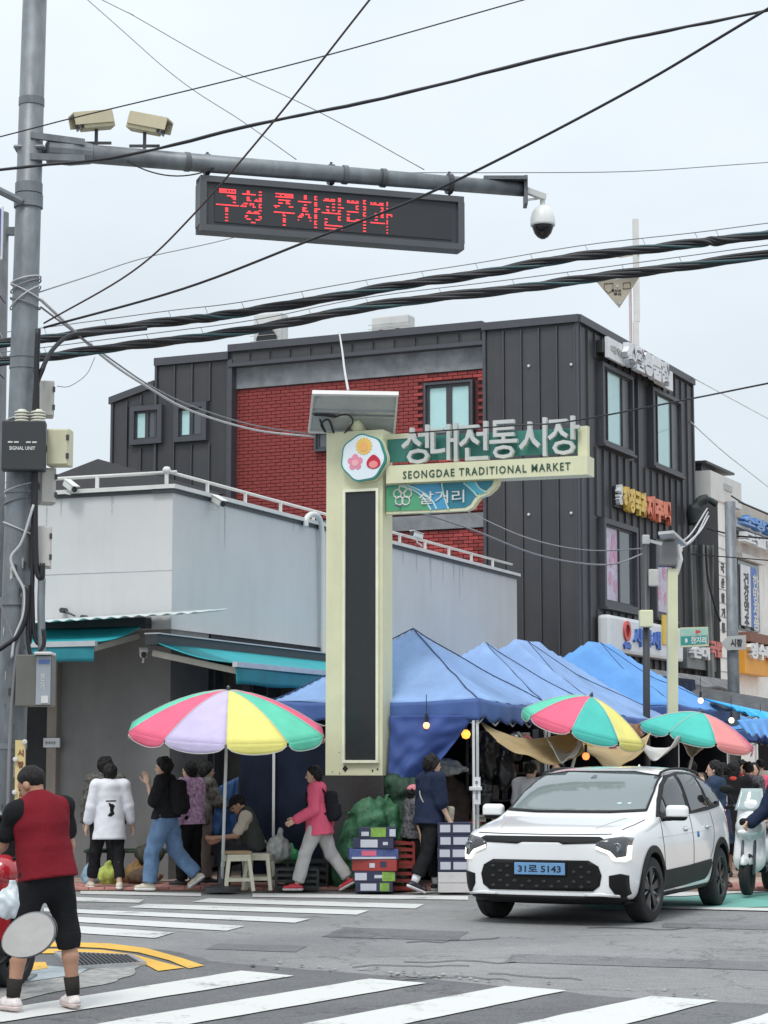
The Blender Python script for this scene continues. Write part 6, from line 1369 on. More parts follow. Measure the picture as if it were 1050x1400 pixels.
for x, y, r, col, lab in ((150, 1195, (.16, .13, .14), (.42, .50, .10), 'yellow green bag on the pavement between the legs of the white hooded person'), (188, 1188, (.2, .16, .16), (.30, .18, .07), 'brown sack on the pavement right of the white hooded person'), (128, 1200, (.13, .12, .16), (.22, .34, .44), 'pale blue bag behind the legs of the white hooded person'), (200, 1200, (.22, .16, .10), (.20, .14, .09), 'flat brown sack near the jeans walker'), (205, 1168, (.20, .15, .14), (.05, .05, .035), 'dark olive sack behind the jeans walker')):
    p = P(x, y, 28.0); bag('produce_sack', lab, (p.x, 28.0 - .2 * (y > 1190), max(.12, p.z if y < 1175 else .14)), r, mat('sack_%d' % x, col, .7, var=.4, vs=8), int(x), grp='sacks on the pavement')
p = P(185, 1170, 28.3); t = thing('display_table', 'low green covered table with sacks on it behind the white hooded person', 'table', V((p.x, 28.3, .03)))
b = B(); b.rbox((0, 0, .42), (1.3, .5, .04), .01); b.build('table_top', M_GTD, t)
for sx in (-1, 1): b = B(); b.box((sx * .6, 0, .2), (.04, .4, .4)); b.build('leg', M_DKMETAL, t)


rs = random.Random(31)
crate('yellow plastic crate of roots at the foot of the white pole', V((P(640, HOR, 27.3).x, 27.35, .03)), .46, .34, .62, mat('crate_yellow', (.50, .36, .05), .5, var=.2), 4)
for k in range(12):           # price cards and packed goods hanging or standing in the stalls
    x = P(655 + k * 22, HOR, 28.4).x; t = thing('price_card', 'hand written price card standing among the goods under the tents', 'price card', V((x, 28.05 + .04 * (k % 3), .70 + .02)), rs.uniform(-.3, .3), 'price cards on the stalls') if k < 5 else None
    if t: t['label'] = ['leftmost white price card standing on the stalls', 'yellow price card second from the left on the stalls', 'white price card in the middle of the five on the stalls', 'yellow price card second from the right on the stalls', 'rightmost white price card standing on the stalls'][k]
    if t:
        b = B(); b.box((0, 0, .16), (.14, .004, .09)); b.build('card', mat('card_%d' % (k % 2), [(.62, .60, .5), (.62, .5, .1)][k % 2], .7, var=.1), t); b = B(); b.box((0, .004, .06), (.006, .006, .13)); b.build('stick', M_DKMETAL, t)
        text('lettering', ['3000원', '5000원', '2000원', '1000원', '4000원'][k], Matrix.Translation((-.055, -.003, .145)) @ Matrix.Rotation(R(90), 4, 'X'), .11, .035, .001, M_BN, t, .02)
for k in range(8):
    px = 660 + k * 29 + rs.uniform(-4, 4); y0 = rs.uniform(1002, 1030); Yg = 28.3 + .13 * k; p = P(px, y0, Yg); w_ = rs.uniform(.05, .1); h_ = rs.uniform(.14, .3)
    F_ = Field(p - V((.18, .12, .35)), p + V((.18, .12, .25)), .018); F_.ell(p, (w_, .05, h_ * .6)); F_.wrinkle(.010, 34, k); vs, fs = F_.mesh()
    q = tag(raw('hanging_pack', [V(v) - p for v in vs], fs, mat('hang_%d' % k, [(.20, .17, .12), (.05, .07, .16), (.28, .05, .05), (.36, .35, .32), (.06, .16, .07), (.40, .30, .06), (.30, .12, .22), (.20, .09, .04)][k], .5, var=.5, vs=14), None, True, p), ['tan', 'navy', 'red', 'pale grey', 'green', 'yellow', 'mauve', 'rust brown'][k] + ' pack of goods hanging in the shade along the tent frames', 'packed goods', 'packed goods hanging under the tents')
# ------------------------------------------------------------ people
def skin_mat(n, c): return mat('skin_' + n, c, .5, var=.06, vs=12)
SK = skin_mat('tan', (.42, .23, .15)); SKL = skin_mat('light', (.58, .38, .28))
HAIRM = mat('hair_black', (.012, .011, .011), .6, var=.3, vs=30, spec=.25, bump=1, bs=45, stretch=(1, 1, .25))
def hand_field(curl, scale):
    """right hand hanging down from the wrist at the origin, fingers -z, thumb +y; palm faces -x"""
    F_ = Field((-.07, -.07, -.22), (.07, .09, .05), .0042)
    F_.cap((0, 0, .03), (0, 0, -.015), .024, .023); F_.cap((0, -.018, -.02), (0, -.022, -.075), .016, .015, k=.02); F_.cap((0, 0, -.02), (0, 0, -.08), .017, .016, k=.02); F_.cap((0, .018, -.02), (0, .022, -.075), .016, .015, k=.02)
    for i, (y, L) in enumerate(((.027, .068), (.009, .076), (-.009, .07), (-.026, .054))):
        p = V((0, y, -.082)); a = 0.12 + i * .04
        for j, f in enumerate((.45, .31, .24)):
            a += curl * (.5 + .35 * j); q = p + V((-math.sin(a), (.06 - .04 * i) * .5, -math.cos(a))) * L * f; F_.cap(p, q, .0088 - .0009 * j, .0080 - .0009 * j, k=.006); p = q
    p = V((-.004, .024, -.025)); q = p + V((-.012, .028, -.026)); F_.cap(p, q, .013, .011, k=.014); r = q + V((-.010 - .02 * curl, .010, -.028)); F_.cap(q, r, .0098, .0085, k=.006); F_.cap(r, r + V((-.008 - .02 * curl, .0, -.02)), .0085, .0072, k=.005)
    return F_.mesh()
HANDS = {c: hand_field(c, 1) for c in (.25, .95)}
def hand_at(wr, d, fw, side, s, curl=.25):
    z = -V(d).normalized(); y = V(fw) - z * V(fw).dot(z)
    if y.length < .1: y = V((0, 1, 0)) - z * z.y
    if y.length < .05: y = V((1, 0, 0))
    y.normalize(); x = y.cross(z); M = Matrix((x, y, z)).transposed(); vs, fs = HANDS[curl]
    o = []
    for v in vs:
        v = V(v); v.x *= side; o.append(tuple(V(wr) + M @ (v * s)))
    return o, (fs if side > 0 else [f[::-1] for f in fs])
def person(label, loc, rz, H, top, bottom, pose=None, skin=SKL, hair='short', hairm=None, shoe=None, bulk=1.0, head=(0, 0), h=.014, extras=(), face=True, group=None, top_part='jacket', bot_part='trousers', seat=None):
    pose = pose or {}; t = thing('person', label, 'person', V(loc), R(rz), group); s = H / 1.62; bx = bulk
    lean = R(pose.get('lean', 3)); ls = R(pose.get('side', 0))
    T = Matrix.Rotation(-lean, 3, 'X') @ Matrix.Rotation(ls, 3, 'Y')
    def D(p, a, sd): p = R(p); a = R(a); return V((sd * math.sin(a), math.sin(p) * math.cos(a), -math.cos(p) * math.cos(a)))
    J = {}; pel = V((0, 0, 0))
    legs = {}
    for sd, key in ((-1, 'll'), (1, 'lr')):
        th, kn, ab = pose.get(key, (2, 3, 3)); hip = V((sd * .085 * bx, 0, -.03)) * s; k = hip + D(th, ab, sd) * .40 * s; a = k + D(th - kn, ab * .5, sd) * .385 * s; legs[sd] = (hip, k, a)
    low = min(l[2].z for l in legs.values()); base = (.082 * s - low) if seat is None else seat
    pel = V((0, 0, base))
    for sd in legs: legs[sd] = tuple(q + pel for q in legs[sd])
    def tp_(x, y, z): return pel + T @ (V((x * bx, y, z)) * s)
    waist = tp_(0, 0, .12); chest = tp_(0, -.005, .31); neck0 = tp_(0, -.015, .44); sh = {sd: tp_(sd * .172, -.01, .42) for sd in (-1, 1)}
    arms = {}
    for sd, key in ((-1, 'al'), (1, 'ar')):
        up, ab, el, inn = pose.get(key, (3, 8, 12, 0)); d = T @ D(up, ab, sd); e = sh[sd] + d * .27 * s; f = D(up + el, ab, sd); f = Matrix.Rotation(R(inn) * sd, 3, 'Z') @ f if el > 20 else f; f = T @ f; wv = e + f * .235 * s; arms[sd] = (sh[sd], e, wv, f)
    Hm = T @ Matrix.Rotation(R(head[0]), 3, 'Z') @ Matrix.Rotation(-R(head[1]), 3, 'X'); hc = neck0 + T @ V((0, .01, .05)) * s + Hm @ V((0, .012, .10)) * s
    def hp(x, y, z): return hc + Hm @ (V((x, y, z)) * s)
    allp = [q for l in legs.values() for q in l] + [q for a in arms.values() for q in a[:3]] + [hc, pel]
    lo = [min(q[i] for q in allp) - .24 * s * (1.35 if i == 1 else 1) for i in range(3)]; hi = [max(q[i] for q in allp) + .24 * s * (1.35 if i == 1 else 1) for i in range(3)]; lo[2] = -.03
    def torso(F_, g, hem=None):
        fl = (1, .68, 1); b2 = bx
        F_.cap(tp_(0, 0, -.02), waist, (.148 * b2 + g) * s, (.132 * b2 + g) * s, k=.04, flat=fl); F_.cap(waist, chest, (.132 * b2 + g) * s, (.150 * b2 + g) * s, k=.05, flat=fl)
        F_.cap(chest, tp_(0, -.01, .385), (.150 * b2 + g) * s, (.11 * b2 + g) * s, k=.04, flat=fl); F_.cap(sh[-1], sh[1], (.052 + g) * s, k=.04)
    # body: one continuous surface
    F_ = Field(lo, hi, h); torso(F_, -.004)
    F_.cap(neck0 - T @ V((0, 0, .04)) * s, hp(0, -.02, -.05), .052 * s, .047 * s, k=.03)
    for sd in (-1, 1):
        a, b_, c, f = arms[sd]; F_.cap(a, b_, .046 * s, .036 * s, k=.03); F_.cap(b_, c, .037 * s, .024 * s, k=.015)
        a, b_, c = legs[sd]; F_.cap(a, b_, .078 * s, .052 * s, k=.04); cf = a.lerp(b_, 1) ; F_.cap(b_, b_.lerp(c, .35) + V((0, -.012, 0)), .050 * s, .053 * s, k=.02); F_.cap(b_.lerp(c, .35) + V((0, -.012, 0)), c, .053 * s, .034 * s, k=.02)
        fd = V((sd * .15, 1, 0)).normalized(); pt = pose.get('fl' if sd < 0 else 'fr', 0); fdr = V((fd.x * math.cos(R(pt)), fd.y * math.cos(R(pt)), -math.sin(R(pt)))); F_.cap(c + V((0, 0, -.03)) * s, c + fdr * .13 * s + V((0, 0, -.045)) * s, .030 * s, .026 * s, k=.02)
    F_.ell(hp(0, -.012, .025), (.074 * s, .092 * s, .088 * s), k=.02, rot=Hm); F_.ell(hp(0, .022, -.045), (.056 * s, .064 * s, .068 * s), k=.03, rot=Hm)
    F_.cap(hp(0, .078, .012), hp(0, .100, -.022), .010 * s, .014 * s, k=.012); F_.cap(hp(-.035, .068, .02), hp(.035, .068, .02), .012 * s, k=.015)
    for sd in (-1, 1): F_.ell(hp(sd * .076, -.008, -.01), (.012 * s, .022 * s, .032 * s), k=.01, rot=Hm)
    ex = []
    for sd, key in ((-1, 'cl'), (1, 'cr')): a, b_, c, f = arms[sd]; ex.append(hand_at(c + f * .01, f, T @ V((0, 1, .2)), sd, s * 1.02, pose.get(key, .25)))
    F_.build('body', skin, t, extra=ex)
    if face:
        for sd in (-1, 1):
            b = B(); b.lathe([(0, -.012), (.009, -.008), (.012, 0), (.009, .008), (0, .012)], Matrix.Translation(hp(sd * .031, .072, .0)) @ Matrix.Scale(s, 4), 10); b.build('eye', mat('eye_dark', (.02, .015, .012), .2, var=0), t, smooth=True)
        b = B(); b.tube([hp(-.022, .076, -.062), hp(0, .086, -.060), hp(.022, .076, -.062)], [.004 * s, .007 * s, .004 * s], 6); b.build('lips', mat('lip_tone', (.35, .12, .10), .5), t, smooth=True)
    # top garment
    tm, hem, slv, g = top[:4]; g = g
    F_ = Field(lo, hi, h); torso(F_, g)
    hz = tp_(0, 0, hem)
    if hem < .08: F_.cap(waist, tp_(0, 0, hem - .06), (.140 * bx + g) * s, (.172 * bx + g * 1.4 + .25 * abs(math.sin(R(pose.get('ll', (0, 0))[0] - pose.get('lr', (0, 0))[0]))) * .12) * s, k=.04, flat=(1, .86 if hem < .0 else .76, 1))
    for sd in (-1, 1):
        a, b_, c, f = arms[sd]
        if slv >= 1:
            e2 = b_.lerp(c, min(1, slv - 1)); F_.cap(a, b_, (.055 + g) * s, (.046 + g) * s, k=.03); F_.cap(b_, e2, (.046 + g) * s, (.036 + g) * s, k=.015)
        elif slv > 0: F_.cap(a, a.lerp(b_, slv), (.044 + g) * s, (.050 + g) * s, k=.05)
    F_.cap(neck0 - T @ V((0, 0, .05)) * s, neck0 + T @ V((0, -.004, .012)) * s, .064 * s, .058 * s, k=.03)
    if len(top) > 4 and 'hood' in top[4]: F_.ell(tp_(0, -.085, .41), (.10 * s, .055 * s, .075 * s), k=.04); F_.cap(tp_(-.07, -.03, .45), tp_(.07, -.03, .45), .035 * s, k=.03)
    if len(top) > 4 and 'collar' in top[4]: F_.cap(neck0 - T @ V((0, 0, .02)) * s, neck0 + T @ V((0, -.004, .035)) * s, .066 * s, .064 * s, k=.01)
    F_.wrinkle((.0058 * s + g * .06) * (.4 if len(top) > 4 else 1), 30, int(H * 1000) + len(label), stretch=(1, 1, .5)); dn = -(T @ V((0, 0, 1))); F_.cut(hz, dn) if True else None
    # keep sleeves that hang lower than the hem: cut only near the trunk
    ob = F_.build(top_part, tm, t)
    if hem > -.35:
        G_ = Field(lo, hi, h)
        need = False
        for sd in (-1, 1):
            a, b_, c, f = arms[sd]
            if slv >= 1:
                need = True; e2 = b_.lerp(c, min(1, slv - 1)); G_.cap(a, b_, (.055 + g) * s, (.046 + g) * s, k=.0); G_.cap(b_, e2, (.046 + g) * s, (.036 + g) * s, k=.015)
        if need:
            G_.wrinkle(.0022 * s, 40, 5); 
            for sd in (-1, 1):
                pass
            G_.build('sleeve', top[5] if len(top) > 5 else tm, t)
    # bottom garment
    bm_, ln, g2, kind = bottom[:4]
    F_ = Field(lo, hi, h); F_.cap(tp_(0, 0, -.02), tp_(0, 0, .09), (.152 * bx + g2) * s, (.138 * bx + g2) * s, k=.03, flat=(1, .72, 1))
    cuts = []
    for sd in (-1, 1):
        a, b_, c = legs[sd]
        if kind == 'skirt': F_.cap(a.lerp(legs[-sd][0], .5), a.lerp(legs[-sd][0], .5).lerp(b_.lerp(legs[-sd][1], .5), ln * 1.0) , (.15 + g2) * s, (.17 + g2) * s, k=.04, flat=(1, .8, 1))
        else:
            G_ = Field(lo, hi, h); G_.cap(a, b_, (.088 * (1 + (bx - 1) * .7) + g2) * s, (.064 + g2) * s, k=.03); G_.cap(b_, c, (.062 + g2) * s, (.050 + g2 * 1.25) * s, k=.02)
            if ln > .5: e = b_.lerp(c, (ln - .5) * 2 * .97); dd = (c - b_).normalized()
            else: e = a.lerp(b_, ln * 2); dd = (b_ - a).normalized()
            G_.cut(e, dd); k_ = .03; hh_ = np.maximum(k_ - np.abs(F_.F - G_.F), 0) / k_; F_.F = (np.minimum(F_.F, G_.F) - hh_ * hh_ * k_ * .25).astype(np.float32)
    F_.wrinkle(.0065 * s, 26, 3 + len(label), stretch=(1, 1, .6)); F_.cut(tp_(0, 0, .12), T @ V((0, 0, 1)))
    F_.build(bot_part, bm_, t)
    # shoes
    um, sm = shoe or (mat('shoe_dark', (.03, .03, .035), .5), mat('sole_dark', (.05, .05, .05), .7))
    for sd in (-1, 1):
        c = legs[sd][2]; fd = V((sd * .15, 1, 0)).normalized(); pt = R(pose.get('fl' if sd < 0 else 'fr', 0)); fdr = V((fd.x * math.cos(pt), fd.y * math.cos(pt), -math.sin(pt))); dn = V((-fd.x * math.sin(pt), -fd.y * math.sin(pt), -math.cos(pt)))
        l2 = [c[i] - .3 * s for i in range(3)]; h2 = [c[i] + .3 * s for i in range(3)]; hh = min(h, .011)
        for nm, mm, lo_, hi_ in (('shoe', um, -.9, .018), ('sole', sm, .010, .9)):
            F_ = Field(l2, h2, hh); hl = c + fdr * -.035 * s + dn * .047 * s; to = c + fdr * .15 * s + dn * .052 * s
            F_.cap(hl, to, .042 * s, .034 * s, k=.02); F_.cap(c + dn * .02 * s, c + fdr * .07 * s + dn * .035 * s, .040 * s, .038 * s, k=.03)
            if nm == 'sole':
                F_.F = F_.F - .004
                F_.cut(c + dn * .052 * s, -dn); F_.cut(c + dn * .082 * s, dn)
            else: F_.cut(c + dn * .056 * s, dn)
            F_.build(nm, mm, t)
    # hair / hats
    hm = hairm or HAIRM
    if hair:
        l2 = [hc[i] - .34 * s for i in range(3)]; h2 = [hc[i] + .22 * s for i in range(3)]; F_ = Field(l2, h2, min(h, .010)); st_ = hair
        F_.ell(hp(0, -.018, .032), (.084 * s, .098 * s, .092 * s), k=.02, rot=Hm)
        if st_ == 'crop': F_ = Field(l2, h2, .008); F_.ell(hp(0, -.016, .034), (.082 * s, .100 * s, .093 * s), k=.01, rot=Hm)
        if st_ in ('bob', 'perm', 'long'): F_.ell(hp(0, -.035, -.01), (.088 * s, .078 * s, .095 * s), k=.03, rot=Hm)
        if st_ == 'perm': F_.ell(hp(0, -.02, .03), (.098 * s, .108 * s, .100 * s), k=.02, rot=Hm)
        if st_ == 'long': F_.cap(hp(0, -.055, -.04), hp(0, -.085, -.22), .075 * s, .05 * s, k=.04, flat=(1, .6, 1))
        F_.wrinkle(.0018 if st_ == 'crop' else .0055 if st_ != 'perm' else .009, 95 if st_ != 'perm' else 70, len(label)); F_.cut(hp(0, .040 if st_ != 'crop' else .03, .030), Hm @ V((0, .80, -.60)))
        if st_ in ('short', 'crop'): F_.cut(hp(0, -.07, -.07), Hm @ V((0, -.2, -1)))
        F_.build('hair', hm, t)
    for e in extras: e(t, dict(s=s, tp=tp_, hp=hp, Hm=Hm, arms=arms, legs=legs, T=T, sh=sh, pel=pel, lo=lo, hi=hi, h=h, bx=bx))
    return t
def backpack(m, w_=.26, hh=.36, dp=.13, y=-.17, z=.22, tilt=0):
    def f(t, c):
        s = c['s']; F_ = Field(c['lo'], [c['hi'][0], c['hi'][1], c['hi'][2]], .014); rot = c['T']
        F_.rb(c['tp'](0, y, z), (w_ * s, dp * s, hh * s), .05 * s, rot=rot); F_.rb(c['tp'](0, y - dp * .5, z - .06), (w_ * .75 * s, .06 * s, hh * .45 * s), .025 * s, rot=rot, k=.02); F_.wrinkle(.003, 45, 2); q = F_.build('backpack', m, t)
        for sd in (-1, 1):
            b = B(); b.tube(smooth_pts([c['tp'](sd * .10, y + .03, z + .14), c['tp'](sd * .11, -.02, .475), c['tp'](sd * .11, .105, .36), c['tp'](sd * .12, .09, .2), c['tp'](sd * .12, y + .05, .08)], 5), .014 * s, 6); b.build('strap', m, t, smooth=True)
    return f
def shoulder_bag(m, pos, sz, strapm=None, cross=True):
    def f(t, c):
        s = c['s']; F_ = Field(c['lo'], c['hi'], .013); p = c['tp'](*pos); F_.rb(p, [q * s for q in sz], .03 * s, rot=c['T']); F_.wrinkle(.0025, 50, 2); F_.build('bag', m, t)
        sx = -1 if pos[0] > 0 else 1; b = B(); b.tube(smooth_pts([p + V((0, 0, sz[2] * .4 * s)), c['tp'](pos[0] * .5, pos[1] * .8, .25), c['tp'](sx * .10, .03, .475), c['tp'](sx * .05, -.12, .3), c['tp'](pos[0] * .9, -.12, pos[2] + .1), p + V((0, -sz[1] * .3, 0))], 5), .009 * s, 6); b.build('bag_strap', strapm or m, t, smooth=True)
    return f
def cap_hat(m, brim=True, k=1.0):
    def f(t, c):
        s = c['s']; hp = c['hp']; hc = hp(0, 0, 0); F_ = Field([q - .25 for q in hc], [q + .25 for q in hc], .010)
        F_.ell(hp(0, -.012, .045), (.090 * s * k, .106 * s * k, .088 * s * k), rot=c['Hm']); F_.cut(hp(0, 0, .035), c['Hm'] @ V((0, -.1, -1)))
        if brim: F_.ell(hp(0, .11, .040), (.072 * s, .075 * s, .009), k=.012, rot=c['Hm'])
        F_.build('cap', m, t)
    return f
def print_patch(m, w_, hh, z, y=-.125, name='back_print', shape=None):
    def f(t, c):
        s = c['s']; ob = [o for o in t.children if o.name.split('.')[0] in ('jacket', 'shirt')][0]; me = ob.data; bv = BVHTree.FromPolygons([v.co for v in me.vertices], [tuple(p.vertices) for p in me.polygons])
        vs = []; fs = []; d = V((0, 1, 0)) if y < 0 else V((0, -1, 0)); pts = shape or [(-.4, .5), (.1, .45), (.5, .3), (.3, .0), (.45, -.3), (.1, -.5), (-.5, -.45), (-.1, -.2), (-.15, .2)]
        import itertools
        N = 14; idx = {}
        def inside(px, py):
            r = False; n = len(pts)
            for i in range(n):
                x1, y1 = pts[i]; x2, y2 = pts[(i + 1) % n]
                if (y1 > py) != (y2 > py) and px < (x2 - x1) * (py - y1) / (y2 - y1) + x1: r = not r
            return r
        for i in range(N + 1):
            for j in range(N + 1):
                u, v = i / N - .5, j / N - .5; p = c['tp'](u * w_, 0, z + v * hh) - d * .5; hit = bv.ray_cast(p, d)
                idx[i, j] = len(vs); vs.append((hit[0] if hit[0] else p + d * .4) - d * .004)
        for i in range(N):
            for j in range(N):
                if inside((i + .5) / N - .5, (j + .5) / N - .5): fs.append((idx[i, j], idx[i + 1, j], idx[i + 1, j + 1], idx[i, j + 1]))
        raw(name, vs, fs, m, t, True)
    return f
def mcl(n, c, r=.8, **k): return mat('cloth_' + n, c, r, var=k.pop('var', .08), vs=k.pop('vs', 6), spec=.12, bump=k.pop('bump', .7), bs=k.pop('bs', 13), **k)
C_BLK = mcl('black', (.014, .014, .016)); C_NVY = mcl('navy', (.018, .026, .055)); C_RED = mcl('red', (.17, .012, .020), bs=9); C_WHT = mcl('white', (.70, .71, .76), var=.03, bs=7, bump=.2); C_PNK = mcl('pink', (.72, .12, .20), var=.1)
C_JEAN = mcl('jeans', (.12, .20, .33), var=.25); C_GRYT = mcl('pale_grey', (.50, .49, .48)); C_CAMO = mcl('brown_grey_pattern', (.10, .095, .085), var=.7, vs=22); C_FLOR = mcl('floral', (.48, .30, .46), var=.6, vs=24)
C_APR = mcl('apron_brown', (.06, .028, .028)); C_BRG = mcl('brown_grey', (.18, .15, .13)); C_OLV = mcl('olive_grey', (.055, .06, .055)); C_BGE = mcl('beige', (.52, .46, .38)); C_NVD = mcl('dusty_navy', (.035, .055, .10)); C_PAT = mcl('black_white_pattern', (.10, .10, .11), var=.95, vs=30)
S_WHT = (mat('shoe_white', (.70, .68, .66), .5, var=.05), mat('sole_white', (.74, .73, .72), .5)); S_RED = (mat('shoe_red', (.55, .04, .06), .5), S_WHT[1]); S_BEI = (mat('shoe_beige', (.55, .50, .40), .5), S_WHT[1]); S_BLK = (mat('shoe_black', (.02, .02, .03), .4), S_WHT[1]); S_YEL = (mat('shoe_grey', (.08, .08, .08), .5), mat('sole_yellow', (.5, .55, .1), .5))
def at(px, Y, z=.03): q = P(px, HOR, Y); return V((q.x, Y, z))
def vest(m, pocket=None):
    """sleeveless layer over the shirt"""
    def f(t, c):
        s = c['s']; bx = c['bx']; F_ = Field(c['lo'], c['hi'], c['h']); tp_ = c['tp']; g = .032; fl = (1, .72, 1)
        F_.cap(tp_(0, 0, -.12), tp_(0, 0, .12), (.180 * bx + g) * s, (.150 * bx + g) * s, k=.04, flat=(1, .80, 1)); F_.cap(tp_(0, 0, .12), tp_(0, -.005, .31), (.138 * bx + g) * s, (.152 * bx + g) * s, k=.05, flat=fl); F_.cap(tp_(0, -.005, .31), tp_(0, -.01, .395), (.152 * bx + g) * s, (.115 * bx + g) * s, k=.04, flat=fl)
        F_.cap(tp_(-.15, -.01, .420), tp_(.15, -.01, .420), (.034 + g) * s, k=.05); F_.cap(tp_(0, -.015, .42), tp_(0, -.015, .475), .070 * s, .066 * s, k=.02); F_.wrinkle(.0062, 21, 4, stretch=(.7, .5, 1)); F_.cut(tp_(0, 0, -.05), c['T'] @ V((0, 0, -1)))
        F_.build('vest', m, t)
    return f
def socks(m):
    def f(t, c):
        for sd in (-1, 1):
            a, k, an = c['legs'][sd]; b = B(); b.tube([an + (k - an).normalized() * .12 * c['s'], an + (k - an).normalized() * .05 * c['s'], an], [.052 * c['s'], .049 * c['s'], .044 * c['s']], 14); b.build('sock', m, t, smooth=True)
    return f
def glove(m):
    def f(t, c):
        a, e, w_, d = c['arms'][-1]; b = B(); b.tube([e.lerp(w_, .6), w_, w_ + d * .06], [.042, .036, .042], 12); b.build('oversleeve', m, t, smooth=True)
    return f
def apron(m):
    def f(t, c):
        s = c['s']; tp_ = c['tp']; b = B()
        def fn(u, v):
            a = (u - .5) * 2.2; z = .34 - .85 * v; r = (.19 + .05 * v) * c['bx']; return tp_(r * math.sin(a), r * .80 * math.cos(a) + .01, z)
        b.grid(fn, 20, 16); q = b.build('apron', m, t, smooth=True); solidify(q, .006)
    return f
def scarf(m):
    def f(t, c):
        tp_ = c['tp']; s = c['s']; b = B(); b.tube(smooth_pts([tp_(-.02, .12, .25), tp_(-.08, .08, .42), tp_(0, -.09, .46), tp_(.08, .06, .42), tp_(.04, .13, .20)], 6), .035 * s, 8); b.build('scarf', m, t, smooth=True)
    return f

# the man in the foreground
person('man in a red vest and black shorts standing with his back turned', G(60, 1384) + V((0, 0, .02)), 38, 1.60, (C_BLK, -.0, .66, .016), (C_BLK, .60, .012, 'p'),
       dict(lean=9, side=-4, ll=(6, 5, 11), lr=(-2, 2, 10), al=(38, 8, 30, 0), ar=(14, 10, 22, 0), cl=.95), SK, 'crop', shoe=(mat('shoe_white_red', (.68, .62, .60), .5, var=.2, vs=20), mat('sole_pale_red', (.62, .50, .48), .5)), bulk=1.05, head=(28, 18), h=.010, extras=(vest(C_RED), socks(mcl('sock_dark', (.03, .028, .025)))), top_part='shirt', bot_part='shorts')
# row of passers-by
person('person with dark hair in a brown grey patterned jacket behind the white hooded jacket', at(144, 27.9), 10, 1.66, (C_CAMO, -.12, 2, .03), (C_BLK, 1, .015, 'p'), dict(), SKL, 'perm', face=False)
person('person in a white hooded jacket with a black back print and black trousers', at(151, 27.05), 14, 1.60, (C_WHT, -.26, 1.75, .032, 'hood'), (C_BLK, .94, .012, 'p'), dict(lean=2, ll=(10, 4, 12), lr=(-10, 6, 3), al=(2, 12, 14, 0), ar=(0, 14, 14, 0)), SKL, 'bob', face=False, shoe=S_BEI, extras=(print_patch(C_BLK, .10, .17, .12), print_patch(C_BLK, .13, .02, .23, name='print_line', shape=[(-.5, -.5), (.5, -.3), (.5, .5), (-.5, .3)])))
person('woman in wide blue jeans and black top with a black backpack walking left', at(228, 26.75), 78, 1.68, (C_BLK, -.02, .9, .03), (C_JEAN, 1, .032, 'p'), dict(lean=4, ll=(20, 16, 2), lr=(-14, 30, 2), fr=35, al=(22, 4, 146, 25), ar=(-12, 8, 15, 0)), SKL, 'perm', shoe=S_BEI, extras=(backpack(C_BLK, .30, .42, .16),))
person('woman in a pink and lilac floral blouse and black trousers behind the jeans walker', at(262, 27.5), 60, 1.60, (C_FLOR, -.10, 2, .03), (C_BLK, 1, .02, 'p'), dict(ll=(8, 8, 3)), SKL, 'bob')
person('woman vendor in a grey patterned cardigan and dark brown apron with a white oversleeve', at(277, 28.1), -60, 1.60, (C_CAMO, -.12, 2, .028), (C_BRG, 1, .025, 'p'), dict(lean=6, al=(35, 8, 45, 20), ar=(30, 8, 40, 10)), SKL, 'perm', extras=(apron(C_APR), glove(C_WHT)))
person('seated vendor in a black cap and olive vest beside the parasol pole', at(350, 27.25), 96, 1.62, (C_BGE, -.05, .75, .02), (mcl('dark_slate', (.028, .03, .038)), 1, .022, 'p'), dict(lean=20, ll=(80, 78, 10), lr=(70, 66, 10), al=(45, 10, 60, 15), ar=(40, 12, 55, 15)), SK, 'crop', seat=.50, shoe=S_YEL, head=(-5, 14), extras=(vest(C_OLV), cap_hat(C_BLK)), top_part='shirt')
stool('dark low stool under the seated vendor', at(352, 27.25), 5, 'vendor_stool')
person('walker in a pink hooded jacket and pale trousers with a black backpack heading left', at(436, 26.65), 84, 1.60, (C_PNK, -.16, 2, .026, 'hood'), (C_GRYT, .97, .022, 'p'), dict(lean=6, ll=(24, 10, 1), lr=(-22, 14, 1), fr=28, al=(6, 8, 62, 0), ar=(-22, 8, 25, 0)), SKL, 'bob', shoe=S_RED, extras=(backpack(mcl('backpack_black', (.016, .017, .022)), .25, .38, .15, -.19, .18),))
person('child in a pink cap and black shirt with white print beside the walking woman', at(563, 26.95), -70, 1.30, (C_PAT, -.12, .9, .03), (C_BLK, .9, .02, 'p'), dict(ll=(8, 6, 3)), SKL, 'bob', extras=(cap_hat(mcl('cap_pink', (.60, .22, .26)), True, 1.06),), top_part='shirt')
person('woman in a navy shirt and black cropped trousers with a beige cross-body bag walking right', at(587, 26.45), -62, 1.70, (C_NVY, -.10, 1.0, .035), (C_BLK, .90, .022, 'p'), dict(lean=4, ll=(14, 6, 2), lr=(-12, 16, 2), fr=22, al=(4, 10, 16, 0), ar=(8, 8, 20, 0)), SKL, 'perm', shoe=S_BLK, extras=(shoulder_bag(mcl('bag_beige', (.34, .31, .25)), (.10, .17, .03), (.24, .10, .18)), socks(C_WHT), print_patch(mcl('heather_grey', (.45, .45, .47)), .26, .30, .24, y=.1, name='front_panel', shape=[(-.5, -.5), (.5, -.5), (.5, .5), (-.5, .5)])), top_part='shirt')
person('person in a pale shirt showing just above the car bonnet by the stall', at(724, 28.0), -30, 1.60, (C_WHT, -.1, .9, .025), (C_BLK, 1, .02, 'p'), dict(), SKL, 'short', face=False, top_part='shirt')
